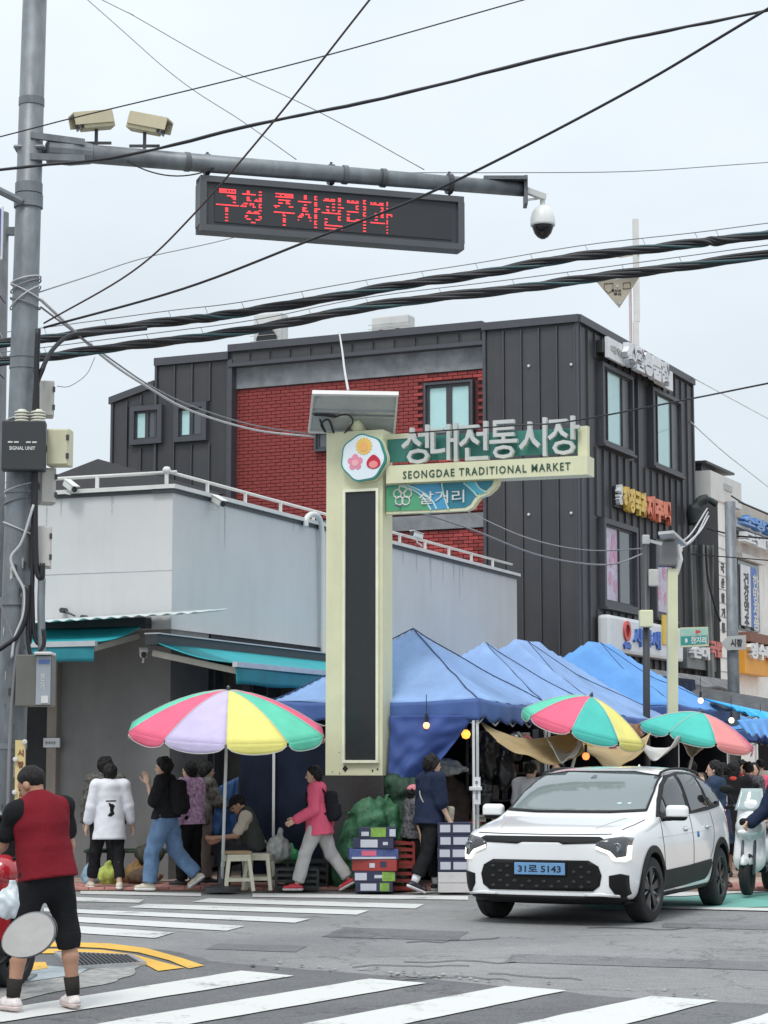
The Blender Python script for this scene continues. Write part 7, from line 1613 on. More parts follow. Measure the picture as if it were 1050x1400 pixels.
person('woman in a dusty navy shirt holding a hand to her mouth behind the car', at(979, 26.9), 75, 1.62, (C_NVD, -.34, 1.0, .04), (C_BLK, .88, .016, 'p'), dict(lean=2, ll=(8, 6, 2), lr=(-4, 6, 2), al=(20, 4, 148, 35), ar=(10, 6, 24, 0)), SKL, 'long', shoe=(mat('sandal_brown', (.12, .04, .03), .5), S_BLK[0]), extras=(shoulder_bag(C_GRYT, (-.16, .05, -.02), (.12, .22, .2)),), top_part='shirt')
person('woman with long hair in a black dress and red scarf walking away at the right', at(1003, 29.6), -20, 1.62, (C_BLK, -.40, 1.2, .03), (C_BLK, .9, .02, 'skirt'), dict(ll=(10, 6, 2), lr=(-6, 10, 2)), SK, 'long', face=False, extras=(scarf(mcl('scarf_red', (.55, .07, .06))),), bot_part='skirt', top_part='dress')
person('person in a black and white patterned shirt behind the white scooter', at(1024, 31.5), 20, 1.60, (C_PAT, -.1, 1.2, .03), (C_BLK, 1, .02, 'p'), dict(), SKL, 'short', face=False, top_part='shirt')
person('dark dressed rider stepping beside the white scooter at the right edge', at(1080, 25.6, .0), 120, 1.66, (C_NVY, -.1, 2, .035), (C_BLK, 1, .03, 'p'), dict(lean=14, ll=(28, 12, 4), lr=(-16, 30, 2), fr=30, al=(45, 8, 30, 0), ar=(40, 8, 30, 0), cl=.95, cr=.95), SKL, 'short', head=(0, 12))
person('shopper in dark clothes far back between the parasols', at(946, 37), 10, 1.62, (C_OLV, -.1, 2, .03), (C_BLK, 1, .02, 'p'), dict(ll=(10, 6, 2)), SKL, 'bob', face=False, h=.02)

for i, (px, Y, rz, c, l) in enumerate(((990, 34, 30, C_NVD, 'shopper in a blue grey top far down the lane under the teal and salmon parasol'), (1014, 36, -160, C_RED, 'distant shopper in dark red facing the camera beside the lane shops'), (1040, 39, 15, C_BGE, 'distant shopper in beige under the cyan awning'), (1030, 33.5, 170, C_PNK, 'shopper in pink walking towards the camera behind the scooters'), (762, 29.4, 165, C_OLV, 'stall keeper in olive standing in the shade behind the car roof'))):
    person(l, at(px, Y), rz, 1.60 + .03 * (i % 3), (c, -.1, 2 if i % 2 else 1.2, .03), (C_BLK if i % 2 else C_JEAN, 1, .02, 'p'), dict(ll=(12, 6, 2), lr=(-8, 10, 2)), SKL, ['bob', 'perm', 'short'][i % 3], face=False, h=.02)
# ------------------------------------------------------------ white hatchback
TH = R(23.5); CO = V((1.55, 21.32, 0))
car = thing('parked_car', 'white compact crossover car turning at the junction with blue number plate', 'car', CO, -TH); car.name = 'white_car'
M_CARW = mat('car_paint_white', (.82, .835, .84), .28, var=0, coat=1.0); M_CARB = mat('car_black_plastic', (.009, .009, .010), .55, var=.1, spec=.22)
M_CGL = mat('car_glass', (.15, .185, .19), .05, var=0, spec=.6, coat=.3); M_CGD = mat('car_side_glass', (.010, .012, .014), .03, var=0, spec=.6)
def lerp_tab(tab, y):
    for (a, va), (b_, vb) in zip(tab, tab[1:]):
        if y <= b_: f = (y - a) / (b_ - a); f = max(0, f); return va + (vb - va) * f
    return tab[-1][1]
WT = [(0, .66), (.05, .78), (.14, .850), (.30, .893), (.55, .908), (.88, .912), (2.2, .912), (3.6, .912), (4.0, .89), (4.25, .84), (4.38, .76), (4.42, .66)]
ZT_ = [(0, .815), (.05, .885), (.14, .932), (.30, .970), (.6, 1.012), (.9, 1.052), (1.02, 1.075), (1.2, 1.165), (1.45, 1.30), (1.7, 1.42), (1.92, 1.50), (2.15, 1.548), (2.6, 1.572), (3.1, 1.566), (3.5, 1.535), (3.85, 1.48), (4.0, 1.40), (4.15, 1.22), (4.3, 1.02), (4.38, .92), (4.42, .84)]
ZB = [(0, .27), (.05, .235), (.2, .205), (.9, .19), (3.6, .20), (4.2, .25), (4.42, .32)]
ys = [0, .05, .14, .30, .48, .68, .88, 1.02, 1.2, 1.45, 1.7, 1.92, 2.15, 2.6, 3.1, 3.5, 3.85, 4.0, 4.15, 4.3, 4.38, 4.42]
rings = []
for y in ys:
    w_ = lerp_tab(WT, y); zt = lerp_tab(ZT_, y); zb = lerp_tab(ZB, y); cab = max(0, min(1, (zt - 1.04) / .40)); belt = lerp_tab([(0, .74), (.05, .80), (.14, .855), (.3, .91), (1.0, .985), (2, 1.0), (3.2, 1.03), (4.0, 1.08), (4.15, 1.06), (4.3, .93), (4.42, .76)], y); belt = min(belt, zt - .035)
    xr = lerp_tab([(0, .84), (.9, .86), (1.2, .84), (1.92, .775), (2.6, .77), (3.5, .745), (4.0, .74), (4.3, .8), (4.42, .85)], y)
    sh_ = min(.84, belt - .08)
    q = [(0, zb), (.80 * w_, zb), (.965 * w_, zb + .06), (.995 * w_, zb + (sh_ - zb) * .42), (1.0 * w_, zb + (sh_ - zb) * .75), (.990 * w_, sh_), (.955 * w_, belt), ((.955 + xr) / 2 * w_ + .012, (belt + zt - .06) / 2 + .01), (xr * w_, zt - .055 * (.35 + .65 * cab)), (xr * .74 * w_, zt - .012), (0, zt)]
    rings.append([V((-x, y, z)) for x, z in q[:0:-1][::-1]][::-1] if False else [V((x, y, z)) for x, z in q] + [V((-x, y, z)) for x, z in q[-2:0:-1]])
n_ = len(rings[0]); vs = [p for r_ in rings for p in r_]; fs = []
for i in range(len(rings) - 1):
    for j in range(n_): fs.append((i * n_ + j, i * n_ + (j + 1) % n_, (i + 1) * n_ + (j + 1) % n_, (i + 1) * n_ + j))
for e, fl in ((0, False), (len(rings) - 1, True)):
    k = e * n_; h_ = n_ // 2
    for j in range(1, h_ - 1): f = (k + j, k + j + 1, k + n_ - j - 1, k + n_ - j); fs.append(f[::-1] if fl else f)
    f1 = (k, k + 1, k + n_ - 1); f2 = (k + h_ - 1, k + h_, k + h_ + 1); fs += [f1, f2]
o = raw('tmp_body', vs, fs, M_CARW, None, True); bm = bmesh.new(); bm.from_mesh(o.data); bmesh.ops.recalc_face_normals(bm, faces=bm.faces); bm.to_mesh(o.data); bm.free()
md = o.modifiers.new('s', 'SUBSURF'); md.levels = 2; md.render_levels = 2
dg = bpy.context.evaluated_depsgraph_get(); dg.update(); sm = bpy.data.meshes.new_from_object(o.evaluated_get(dg)); CBV = BVHTree.FromPolygons([v.co.copy() for v in sm.vertices], [tuple(p.vertices) for p in sm.polygons])
o.modifiers.remove(md); o.data = sm
cut = B()
for y in (.88, 3.60):
    for sd in (-1, 1): cut.tube([(sd * .64, y, .335), (sd * 1.2, y, .335)], .368, 40)
co_ = cut.build('tmp_cut', M_CARB)
for nm in ('b',):
    md = o.modifiers.new('b', 'BOOLEAN'); md.operation = 'DIFFERENCE'; md.object = co_; md.solver = 'EXACT'
dg = bpy.context.evaluated_depsgraph_get(); dg.update(); me = bpy.data.meshes.new_from_object(o.evaluated_get(dg))
bpy.data.objects.remove(o); bpy.data.objects.remove(co_)
me.materials.clear(); me.materials.append(M_CARW); me.materials.append(M_CARB)
for p in me.polygons:
    c = p.center; p.use_smooth = True
    p.material_index = 1 if any((c.y - y) ** 2 + (c.z - .335) ** 2 < .372 ** 2 and .60 < abs(c.x) < .905 and (abs(p.normal.x) < .35 or abs(c.x) < .66) for y in (.88, 3.6)) or (c.z < .27 and p.normal.z < -.5) else 0
bm = bmesh.new(); bm.from_mesh(me)
for e in bm.edges: e.smooth = not (len(e.link_faces) == 2 and e.calc_face_angle(0) > R(40))
bm.to_mesh(me); bm.free()
cb = bpy.data.objects.new('body', me); COL.objects.link(cb); cb.parent = car
def decal(name, poly, axis, m, off=.003, th=.004, res=.045, parent=None, side=1, smooth=True):
    """poly in (a, z): axis 'f' -> (x, z) shot rearwards, 's' -> (y, z) shot at the side, 't' -> (x, y) shot from above"""
    tri = tessellate_polygon([[V((x, y, 0)) for x, y in poly]]); bm = bmesh.new(); vv = [bm.verts.new((x, y, 0)) for x, y in poly]
    for t_ in tri:
        try: bm.faces.new([vv[i] for i in t_])
        except ValueError: pass
    for ax in (0, 1):
        lo = min(p[ax] for p in poly); hi = max(p[ax] for p in poly); k = int((hi - lo) / res)
        for i in range(1, k + 1):
            co = [0, 0, 0]; co[ax] = lo + (hi - lo) * i / (k + 1); no = [0, 0, 0]; no[ax] = 1
            bmesh.ops.bisect_plane(bm, geom=bm.verts[:] + bm.edges[:] + bm.faces[:], plane_co=co, plane_no=no)
    for v in bm.verts:
        a, c = v.co.x, v.co.y
        if axis == 'f': org = V((a, -2, c)); d = V((0, 1, 0))
        elif axis == 'r': org = V((a, 7, c)); d = V((0, -1, 0))
        elif axis == 's': org = V((side * 3, a, c)); d = V((-side, 0, 0))
        else: org = V((a, c, 3)); d = V((0, 0, -1))
        hit = CBV.ray_cast(org, d)
        if hit[0]: nn = hit[1] if hit[1].dot(d) < 0 else -hit[1]; v.co = hit[0] + nn * off
        else: v.co = org + d * (2.3 if axis != 's' else 2.1)
    bmesh.ops.recalc_face_normals(bm, faces=bm.faces)
    mm = bpy.data.meshes.new(name); bm.to_mesh(mm); bm.free(); mm.materials.append(m)
    if smooth: mm.polygons.foreach_set('use_smooth', [True] * len(mm.polygons))
    ob = bpy.data.objects.new(name, mm); COL.objects.link(ob); ob.parent = parent or car; solidify(ob, th * 2); return ob
def mir(p): return [(-x, y) for x, y in p][::-1]
decal('grille_strip', [(-.60, .872), (.60, .872), (.66, .845), (.58, .812), (.24, .800), (.19, .818), (-.19, .818), (-.24, .800), (-.58, .812), (-.66, .845)], 'f', M_CARB)
gl_ = decal('lower_grille', [(-.50, .645), (.50, .645), (.60, .59), (.63, .50), (.61, .40), (.54, .345), (-.54, .345), (-.61, .40), (-.63, .50), (-.60, .59)], 'f', M_CARB, th=.006)
rg = random.Random(2)
for i in range(5):
    for j in range(14):
        if (i + j) % 2: continue
        x = -.50 + j * .077; z = .385 + i * .048
        if abs(x) < .32 and z > .46: continue
        decal('mesh_cell', [(x - .028, z), (x - .012, z + .014), (x + .012, z + .014), (x + .028, z), (x + .012, z - .014), (x - .012, z - .014)], 'f', mat('grille_cell', (.022, .023, .025), .4), off=.012, th=.003, parent=gl_)
for sd in (1, -1):
    f_ = (lambda p: p) if sd == 1 else mir
    hl = decal('headlight', f_([(.575, .815), (.66, .855), (.80, .875), (.868, .86), (.862, .70), (.80, .655), (.735, .665), (.69, .715), (.575, .755)]), 'f', mat('headlight_dark', (.03, .033, .038), .08, var=0, coat=1), th=.005)
    decal('light_bar', f_([(.575, .755), (.69, .712), (.74, .645), (.835, .635), (.866, .66), (.866, .79), (.845, .79), (.840, .685), (.765, .672), (.715, .735), (.58, .785)]), 'f', mat('daylight_lamp', (1.0, .93, .80), .3, var=0, emit=1.1), off=.012, th=.004, parent=hl, res=.03)
    x = .775 * sd; hit = CBV.ray_cast(V((x, -2, .775)), V((0, 1, 0)))[0]
    b = B(); b.lathe([(0, 0), (.038, 0), (.045, .004), (.045, .02), (.030, .022), (.022, .012), (0, .012)], Matrix.Translation(hit) @ Matrix.Rotation(R(90), 4, 'X'), 24); b.build('projector_lens', mat('lens_chrome', (.22, .24, .26), .12, metal=.6, var=0), hl, smooth=True)
    decal('corner_vent', f_([(.70, .50), (.80, .52), (.855, .50), (.85, .32), (.81, .29), (.76, .30), (.70, .40)]), 'f', M_CARB, res=.03)
    decal('silver_blade', f_([(.46, .322), (.60, .335), (.78, .315), (.78, .295), (.60, .305), (.46, .30)]), 'f', M_CARW, off=.012)
decal('front_lip', [(-.82, .298), (.82, .298), (.80, .205), (-.80, .205)], 'f', M_CARB, th=.006)
decal('windscreen', [(-.745, 1.105), (-.40, 1.088), (.40, 1.088), (.745, 1.105), (.705, 1.30), (.655, 1.455), (.38, 1.498), (-.38, 1.498), (-.655, 1.455), (-.705, 1.30)], 'f', M_CGL, off=.003)
decal('cowl', [(-.76, 1.10), (-.40, 1.082), (.40, 1.082), (.76, 1.10), (.74, 1.122), (.40, 1.103), (-.40, 1.103), (-.74, 1.122)], 'f', M_CARB, off=.007, th=.003, res=.03)
decal('roof_edge_trim', [(-.665, 1.452), (-.38, 1.495), (.38, 1.495), (.665, 1.452), (.65, 1.466), (.38, 1.508), (-.38, 1.508), (-.65, 1.466)], 'f', M_CARB, off=.006, th=.003, res=.03)
for sd in (1, -1):
    f_ = (lambda p: p) if sd == 1 else mir
    decal('pillar_trim', f_([(.745, 1.10), (.760, 1.11), (.718, 1.30), (.668, 1.460), (.655, 1.452), (.705, 1.30)]), 'f', M_CARB, off=.006, th=.003, res=.03)
for x, w2 in ((.42, .05), (.53, .04)): decal('windscreen_sticker', [(x, 1.165), (x + w2, 1.165), (x + w2, 1.185), (x, 1.185)], 'f', mat('sticker_pale', (.45, .6, .6), .5, var=0), off=.009, th=.001)
decal('sensor_dot', [(-.03, 1.43), (.03, 1.43), (.02, 1.46), (-.02, 1.46)], 'f', mat('sensor_grey', (.10, .11, .12), .3, var=0), off=.009, th=.002)
# number plate
y0 = min(CBV.ray_cast(V((x, -2, .56)), V((0, 1, 0)))[0].y for x in (-.25, 0, .25))
b = B(); b.rbox((0, y0 - .022, .558), (.53, .012, .118), .01); pl = b.build('number_plate', mat('plate_blue', (.15, .32, .55), .4, var=.05), car)
text('lettering', '31로 5143', Matrix.Translation((-.225, y0 - .0285, .524)) @ Matrix.Rotation(R(90), 4, 'X'), .45, .070, .002, mat('plate_ink', (.01, .015, .03), .5), pl, .02)
b = B(); b.rbox((0, y0 - .014, .558), (.56, .014, .14), .008); b.build('plate_holder', M_CARB, car)
# hood shut line and door lines
def strip(name, pts, axis, w_, m, side=1, off=.002, th=.002):
    for (a, c), (a2, c2) in zip(pts, pts[1:]):
        L = math.hypot(a2 - a, c2 - c); nx, ny = -(c2 - c) / L * w_ / 2, (a2 - a) / L * w_ / 2
    l = [(a, c) for a, c in pts]; top = []; bot = []
    for i, (a, c) in enumerate(l):
        p = l[max(0, i - 1)]; q = l[min(len(l) - 1, i + 1)]; L = math.hypot(q[0] - p[0], q[1] - p[1]) or 1; nx, ny = -(q[1] - p[1]) / L * w_ / 2, (q[0] - p[0]) / L * w_ / 2; top.append((a + nx, c + ny)); bot.append((a - nx, c - ny))
    return decal(name, top + bot[::-1], axis, m, off=off, th=th, side=side, res=.05)
M_GAP = mat('panel_gap', (.05, .05, .052), .6, var=0)
strip('bonnet_line', [(-.70, .900), (-.4, .894), (0, .892), (.4, .894), (.70, .900)], 'f', .007, M_GAP)
for sd in (1, -1): strip('bonnet_crease', [(sd * .50, .25), (sd * .55, .55), (sd * .62, .9)], 't', .006, mat('crease_grey', (.38, .40, .41), .4, var=0)); strip('bonnet_side_line', [(sd * .76, .30), (sd * .79, .6), (sd * .80, .95)], 't', .008, M_GAP)
for sd in (1, -1):
    W_ = dict(side=sd)
    dlo = decal('window_surround', [(1.22, 1.045), (1.50, 1.22), (1.80, 1.37), (2.10, 1.465), (2.6, 1.498), (3.1, 1.488), (3.5, 1.445), (3.80, 1.36), (3.95, 1.22), (3.80, 1.115), (3.2, 1.075), (2.3, 1.045)], 's', M_CARB, side=sd)
    decal('side_window', [(1.62, 1.075), (1.66, 1.25), (1.88, 1.36), (2.12, 1.43), (2.34, 1.455), (2.38, 1.075)], 's', M_CGD, off=.008, parent=dlo, side=sd)
    decal('side_window', [(1.36, 1.075), (1.58, 1.075), (1.60, 1.215), (1.50, 1.17)], 's', M_CGD, off=.008, parent=dlo, side=sd)
    decal('side_window', [(2.48, 1.08), (2.46, 1.465), (2.85, 1.468), (3.12, 1.45), (3.24, 1.12), (3.18, 1.10)], 's', M_CGD, off=.008, parent=dlo, side=sd)
    decal('side_window', [(3.33, 1.125), (3.22, 1.43), (3.50, 1.385), (3.72, 1.31), (3.82, 1.20), (3.74, 1.14)], 's', M_CGD, off=.008, parent=dlo, side=sd)
    for ln in ([(1.30, 1.03), (1.26, .85), (1.30, .55), (1.34, .50)], [(2.42, 1.04), (2.42, .75), (2.41, .52)], [(3.28, 1.06), (3.32, .85), (3.22, .66), (3.10, .56)]): strip('door_line', ln, 's', .008, M_GAP, side=sd)
    decal('side_cladding', [(1.27, .30), (1.27, .50), (2.2, .515), (3.12, .545), (3.16, .50), (3.02, .38), (2.9, .335), (2.0, .31)], 's', M_CARB, side=sd, th=.008)
    decal('sill', [(1.22, .215), (1.22, .262), (3.25, .272), (3.25, .225)], 's', M_CARB, side=sd, th=.006)
    for yc in (.88, 3.60):
        ao = [(yc + .435 * math.cos(a), .335 + .435 * math.sin(a)) for a in [R(-14 + 208 * i / 24) for i in range(25)]]; ai = [(yc + .366 * math.cos(a), .335 + .366 * math.sin(a)) for a in [R(-14 + 208 * i / 24) for i in range(25)]]
        pts = [p for p in ao + ai[::-1] if .22 < p[1]]; pts = [(max(.16, p[0]), p[1]) for p in pts]
        decal('wheel_arch', pts, 's', M_CARB, side=sd, off=.004, th=.010, res=.06)
    for yc in (2.16, 3.04):
        hit = CBV.ray_cast(V((sd * 3, yc, .905)), V((-sd, 0, 0)))[0]
        b = B(); b.rbox((0, 0, 0), (.022, .19, .028), .010); b.v = [v + hit + V((sd * .022, 0, 0)) for v in b.v]; b.build('door_handle', M_CARW, car, smooth=False)
        decal('handle_recess', [(yc - .07, .875), (yc + .07, .875), (yc + .06, .925), (yc - .06, .925)], 's', mat('recess_grey', (.30, .31, .32), .4, var=0), side=sd, off=.0015, th=.001)
    decal('charge_sticker', [(2.60, .80), (2.66, .80), (2.66, .86), (2.60, .86)], 's', mat('sticker_blue', (.02, .12, .40), .4, var=0), side=sd)
    decal('shoulder_line', [(1.1, .838), (2.3, .85), (3.3, .868), (3.3, .872), (2.3, .855), (1.1, .843)], 's', mat('crease_light', (.56, .58, .585), .35, var=0), side=sd, off=.001, th=.001)
    # mirror
    F_ = Field((sd * 1.0 - .2, 1.22, .95), (sd * 1.0 + .2, 1.58, 1.22), .010); F_.rb((sd * 1.015, 1.40, 1.092), (.235, .12, .145), .045); F_.cut((0, 0, 1.045), (0, 0, -1)); mo = F_.build('door_mirror', M_CARW, car)
    F_ = Field((sd * 1.0 - .22, 1.22, .9), (sd * 1.0 + .2, 1.58, 1.22), .010); F_.rb((sd * 1.01, 1.40, 1.07), (.225, .115, .13), .045); F_.cap((sd * .93, 1.38, 1.03), (sd * .84, 1.36, 1.02), .025, .03); F_.cut((0, 0, 1.047), (0, 0, 1)); F_.build('mirror_base', M_CARB, mo)
    pts = []
    for k in range(17):
        y = 1.95 + 1.75 * k / 16; hit = CBV.ray_cast(V((sd * (.655 - .02 * k / 16), y, 3)), V((0, 0, -1)))[0]; pts.append(hit + V((0, 0, -.01 if k in (0, 16) else .028)))
    b = B(); b.tube(pts, .014, 8); b.build('roof_rail', M_CARB, car, smooth=True)
    decal('tail_light', [(sd * .80, .80), (sd * .86, .80), (sd * .84, 1.05), (sd * .76, 1.12)] if sd > 0 else [(-.76, 1.12), (-.84, 1.05), (-.86, .80), (-.80, .80)], 'r', mat('tail_red', (.35, .02, .02), .2, var=0))
decal('rear_window', [(-.55, 1.10), (.55, 1.10), (.50, 1.34), (-.50, 1.34)], 'r', M_CGD)
hit = CBV.ray_cast(V((0, 3.45, 3)), V((0, 0, -1)))[0]; b = B(); b.lathe([(.035, 0), (.03, .02), (.008, .055), (0, .058)], Matrix.Translation(hit - V((0, 0, .006))) @ Matrix.Diagonal((.6, 1.8, 1, 1)), 16); b.build('antenna_fin', M_CARW, car, smooth=True)
F_ = Field((-.7, 3.75, 1.3), (.7, 4.2, 1.5), .012); F_.rb((0, 3.97, 1.405), (1.12, .26, .035), .016); F_.build('roof_spoiler', M_CARW, car)
def wheel(par, M, r=.33, wd=.205, sp=5, name='wheel', rimc=(.05, .052, .055)):
    hub = bpy.data.objects.new(name, None)
    b = B(m=M); b.lathe([(r * .66, -wd / 2), (r * .90, -wd / 2), (r * .975, -wd * .42), (r, -wd * .30), (r, -wd * .06), (r * .985, -wd * .05), (r * .985, wd * .05), (r, wd * .06), (r, wd * .30), (r * .975, wd * .42), (r * .90, wd / 2), (r * .66, wd / 2), (r * .64, wd * .3), (r * .64, -wd * .3), (r * .66, -wd / 2)], Matrix.Identity(4), 48); w_ = b.build(name, mat('tyre_rubber', (.018, .018, .019), .85, var=.2, vs=20), par, auto=40)
    b = B(m=M); b.lathe([(r * .60, -wd * .3), (r * .67, -wd * .3), (r * .685, wd * .5), (r * .66, wd * .52), (r * .62, wd * .40), (r * .60, -wd * .3)], Matrix.Identity(4), 40); b.build('rim', mat('rim_dark', rimc, .35, metal=.6, var=.05), w_, auto=40)
    b = B(m=M); b.lathe([(0, -wd * .1), (r * .60, -wd * .1), (r * .60, -wd * .05), (0, -wd * .05)], Matrix.Identity(4), 24); b.build('brake_disc', mat('brake_grey', (.03, .03, .032), .6), w_)
    for k in range(sp):
        a = 2 * math.pi * k / sp + .3; b = B(m=M @ Matrix.Rotation(a, 4, 'Z')); b.prism([(-.020, .03), (.020, .03), (.050 * r / .33, r * .645), (-.050 * r / .33, r * .645)], Matrix.Translation((0, 0, wd * .30)), wd * .13); b.build('spoke', mat('spoke_dark', (.06, .062, .066), .3, metal=.7, var=.05), w_)
        b = B(m=M @ Matrix.Rotation(a + math.pi / sp, 4, 'Z')); b.prism([(-.012, .05), (.012, .05), (.010, r * .645), (-.010, r * .645)], Matrix.Translation((0, 0, wd * .28)), wd * .08); b.build('spoke', mat('spoke_silver', (.35, .36, .37), .3, metal=.8, var=.05), w_)
    b = B(m=M); b.lathe([(0, wd * .25), (.05, wd * .25), (.045, wd * .46), (0, wd * .47)], Matrix.Identity(4), 20); b.build('hub_cap', mat('spoke_dark', (.06, .062, .066)), w_)
    return w_
for yc, st_ in ((.88, R(-6)), (3.60, 0)):
    for sd in (1, -1):
        wheel(car, Matrix.Translation((sd * .795, yc, .331)) @ Matrix.Rotation(st_, 4, 'Z') @ Matrix.Rotation(R(90 * sd), 4, 'Y'))
        b = B(); b.lathe([(.372, -.13), (.366, -.13), (.366, .13), (.372, .13)], Matrix.Translation((sd * .76, yc, .335)) @ Matrix.Rotation(R(90), 4, 'Y'), 40)

# ------------------------------------------------------------ scooters
def scooter(label, loc, rz, mb, cat='scooter', screen=True, mirrors=True, name='scooter', front=True):
    t = thing(name, label, cat, V(loc), R(rz)); L = V((-.45, -1.0, 0)); Hh = V((.45, 1.0, 1.35)); h = .016
    def fld(fn, nm, m, lo=L, hi=Hh, hh=h): F_ = Field(lo, hi, hh); fn(F_); return F_.build(nm, m, t)
    fld(lambda F_: (F_.cap((0, .50, .42), (0, .33, .98), .175, .15, k=.02, flat=(1.15, .42, 1)), F_.ell((0, .47, .80), (.17, .14, .16), k=.06), F_.cut((0, .36, .6), (0, -1, -.28))), 'front_shield', mb)
    fld(lambda F_: (F_.rb((0, .50, .86), (.20, .22, .10), .04), F_.cut((0, .40, .8), (0, -1, 0))), 'nose_panel', M_CARB)
    fld(lambda F_: (F_.ell((0, .565, .74), (.13, .07, .045)),), 'headlight', mat('scooter_lamp', (.85, .87, .88), .15, var=0))
    fld(lambda F_: (F_.rb((0, .05, .30), (.34, .62, .09), .03),), 'floor_board', M_CARB)
    fld(lambda F_: (F_.ell((0, -.45, .55), (.19, .44, .19)), F_.ell((0, -.25, .45), (.17, .25, .16), k=.06)), 'rear_body', mb)
    fld(lambda F_: (F_.rb((0, -.42, .78), (.27, .74, .11), .05), F_.ell((0, -.2, .80), (.13, .2, .05), k=.04)), 'seat', mat('seat_vinyl', (.02, .02, .022), .45, var=.15))
    fld(lambda F_: (F_.ell((0, .64, .38), (.07, .27, .12)), F_.cut((0, 0, .36), (0, 0, -1))), 'front_mudguard', mb)
    for y in (.64, -.62):
        M = Matrix.Translation((0, y, .245)) @ Matrix.Rotation(R(90), 4, 'Y'); wheel(t, M, .245, .11, 5)
    for sd in (-1, 1): b = B(); b.tube([(sd * .075, .64, .245), (sd * .07, .42, .85)], .02, 8); b.build('fork', M_GALVD, t, smooth=True)
    b = B(); b.tube([(0, .36, .9), (0, .32, 1.04), (.15, .28, 1.06), (.34, .20, 1.03)], .016, 8); b.tube([(0, .32, 1.04), (-.15, .28, 1.06), (-.34, .20, 1.03)], .016, 8); b.build('handlebar', M_GALVD, t, smooth=True)
    for sd in (-1, 1): b = B(); b.tube([(sd * .24, .245, 1.045), (sd * .36, .19, 1.025)], .022, 8); b.build('grip', M_CARB, t)
    if screen:
        b = B(); b.grid(lambda u, v: V(((u - .5) * (.36 - .1 * v), .40 + .05 - .16 * v - .05 * math.cos((u - .5) * 3), 1.0 + .26 * v)), 10, 6); q = b.build('windshield', mat('scooter_screen', (.45, .55, .55), .08, var=0, alpha=.75), t, smooth=True); solidify(q, .005)
    if mirrors:
        for sd in (-1, 1):
            b = B(); b.tube(smooth_pts([(sd * .22, .25, 1.05), (sd * .27, .24, 1.15), (sd * .31, .22, 1.22)]), .007, 6); st = b.build('mirror_stem', M_CARB, t, smooth=True)
            F_ = Field((sd * .33 - .14, .1, 1.1), (sd * .33 + .14, .34, 1.4), .008); F_.ell((sd * .33, .22, 1.25), (.085, .022, .055)); F_.build('mirror', M_CARB, t)
            b = B(); b.prism([(.075 * math.cos(a * .3), .047 * math.sin(a * .3)) for a in range(21)], Matrix.Translation((sd * .33, .196, 1.25)) @ Matrix.Rotation(R(90), 4, 'X'), .003); b.build('mirror_glass', mat('mirror_glass', (.6, .62, .62), .05, metal=.9, var=0), t)
    return t
scooter('white scooter with black nose panel parked at the right picture edge', at(1034, 26.3, .03), 158, mat('scooter_white', (.72, .73, .74), .25, var=0, coat=1))
scooter('dark parked scooter half hidden behind the white scooter', at(1062, 30.5, .03), 170, mat('scooter_grey', (.12, .13, .15), .3, var=0, coat=1))
scooter('red delivery scooter at the left edge in front of the man in the red vest', V((P(-52, HOR, 14.9).x, 14.9, 0)), -25, mat('scooter_red', (.45, .03, .04), .25, var=0, coat=1), name='delivery_scooter')
p = P(4, 1192, 14.6); F_ = Field(p - V((.2, .2, .2)), p + V((.2, .2, .2)), .01); F_.ell(p, (.125, .13, .12)); F_.cut(p - V((0, 0, .07)), (0, 0, -1)); vs, fs = F_.mesh(); hm_ = tag(raw('helmet', [V(v) - p for v in vs], fs, mat('helmet_red', (.42, .02, .03), .2, var=0, coat=1), None, True, p), 'glossy red helmet on the scooter beside the red vested man', 'helmet')
p = P(14, 1234, 13.9); bag('plastic_bag', 'white and pale blue plastic bag held by the man in the red vest', (p.x, p.y, p.z), (.10, .09, .10), mat('white_film', (.60, .66, .70), .3, var=.25, vs=14), 9, h=.009, wr=.010, fr=55, cutz=0)
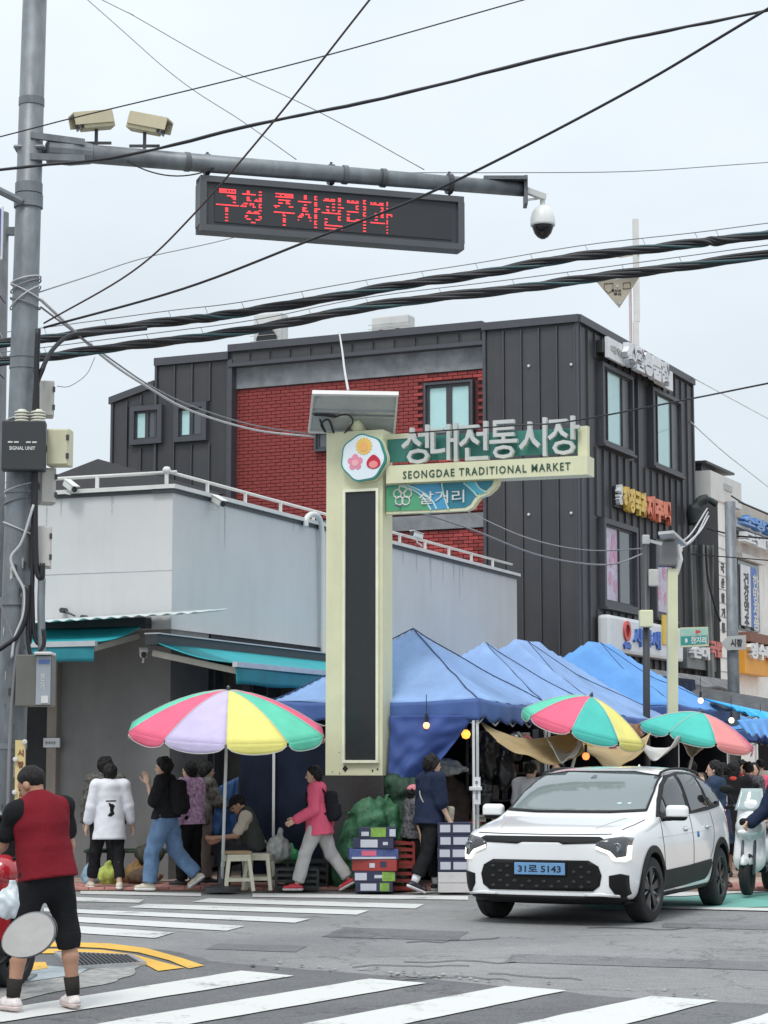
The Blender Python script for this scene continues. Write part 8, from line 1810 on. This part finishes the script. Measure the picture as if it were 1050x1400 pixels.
p = P(4, 1148, 14.6); b = B(p); b.lathe([(.15, -.02), (.17, -.02), (.17, .02), (.15, .02), (.15, -.02)], Matrix.Translation(p) @ Matrix.Rotation(R(75), 4, 'X'), 24); b.tube([p + V((-.16, 0, 0)), p + V((-.3, .05, -.15))], .012, 6); tag(b.build('steering_cover', M_CARB, smooth=True), 'black rounded rim showing above the red helmet at the left edge', 'rim')
# near motorbike: only its right mirror reaches into the picture
mp0 = P(40, 1279, 7.0); nb_ = scooter('dusty pink scooter just outside the lower left corner whose mirror shows', V((mp0.x - .52, 6.72, -.03)), 0, mat('scooter_pink', (.42, .17, .19), .35, var=.05), mirrors=False, screen=False, name='near_scooter')
lo_ = nb_.location
q = Matrix.Rotation(R(35), 3, 'Y'); c = mp0 - lo_
F_ = Field(c - V((.14, .1, .14)), c + V((.14, .1, .14)), .006); F_.ell(c + V((0, .02, 0)), (.094, .03, .070), rot=Matrix.Rotation(R(-28), 3, 'Y')); F_.cut(c + V((0, -.004, 0)), (0, -1, 0)); F_.build('mirror', mat('mirror_shell', (.04, .042, .045), .4), nb_)
egg = []
for i in range(40):
    a = 2 * math.pi * i / 40; x = .088 * math.cos(a); y = (.064 + .006 * math.cos(a)) * math.sin(a); ca, sa = math.cos(R(28)), math.sin(R(28)); egg.append((x * ca - y * sa - .002, x * sa + y * ca))
b = B(); b.prism([(x * 1.05, y * 1.05) for x, y in egg], Matrix.Translation(c + V((0, -.002, 0))) @ Matrix.Rotation(R(90), 4, 'X'), .006); b.build('mirror_rim', mat('mirror_rim', (.35, .36, .37), .3, metal=.5), nb_)
b = B(); b.prism(egg, Matrix.Translation(c + V((0, -.012, 0))) @ Matrix.Rotation(R(87), 4, 'X'), .003); b.build('mirror_glass', mat('dusty_mirror', (.50, .485, .47), .6, metal=0, var=.08, vs=25), nb_)  # matt beige grey stands in for the reflection in the glass
b = B(); b.tube(smooth_pts([c + V((-.05, .03, -.05)), c + V((-.12, .02, -.10)), V((.20, .25, 1.0 - .02))]), .008, 8); b.build('mirror_stem', M_CARB, nb_, smooth=True)
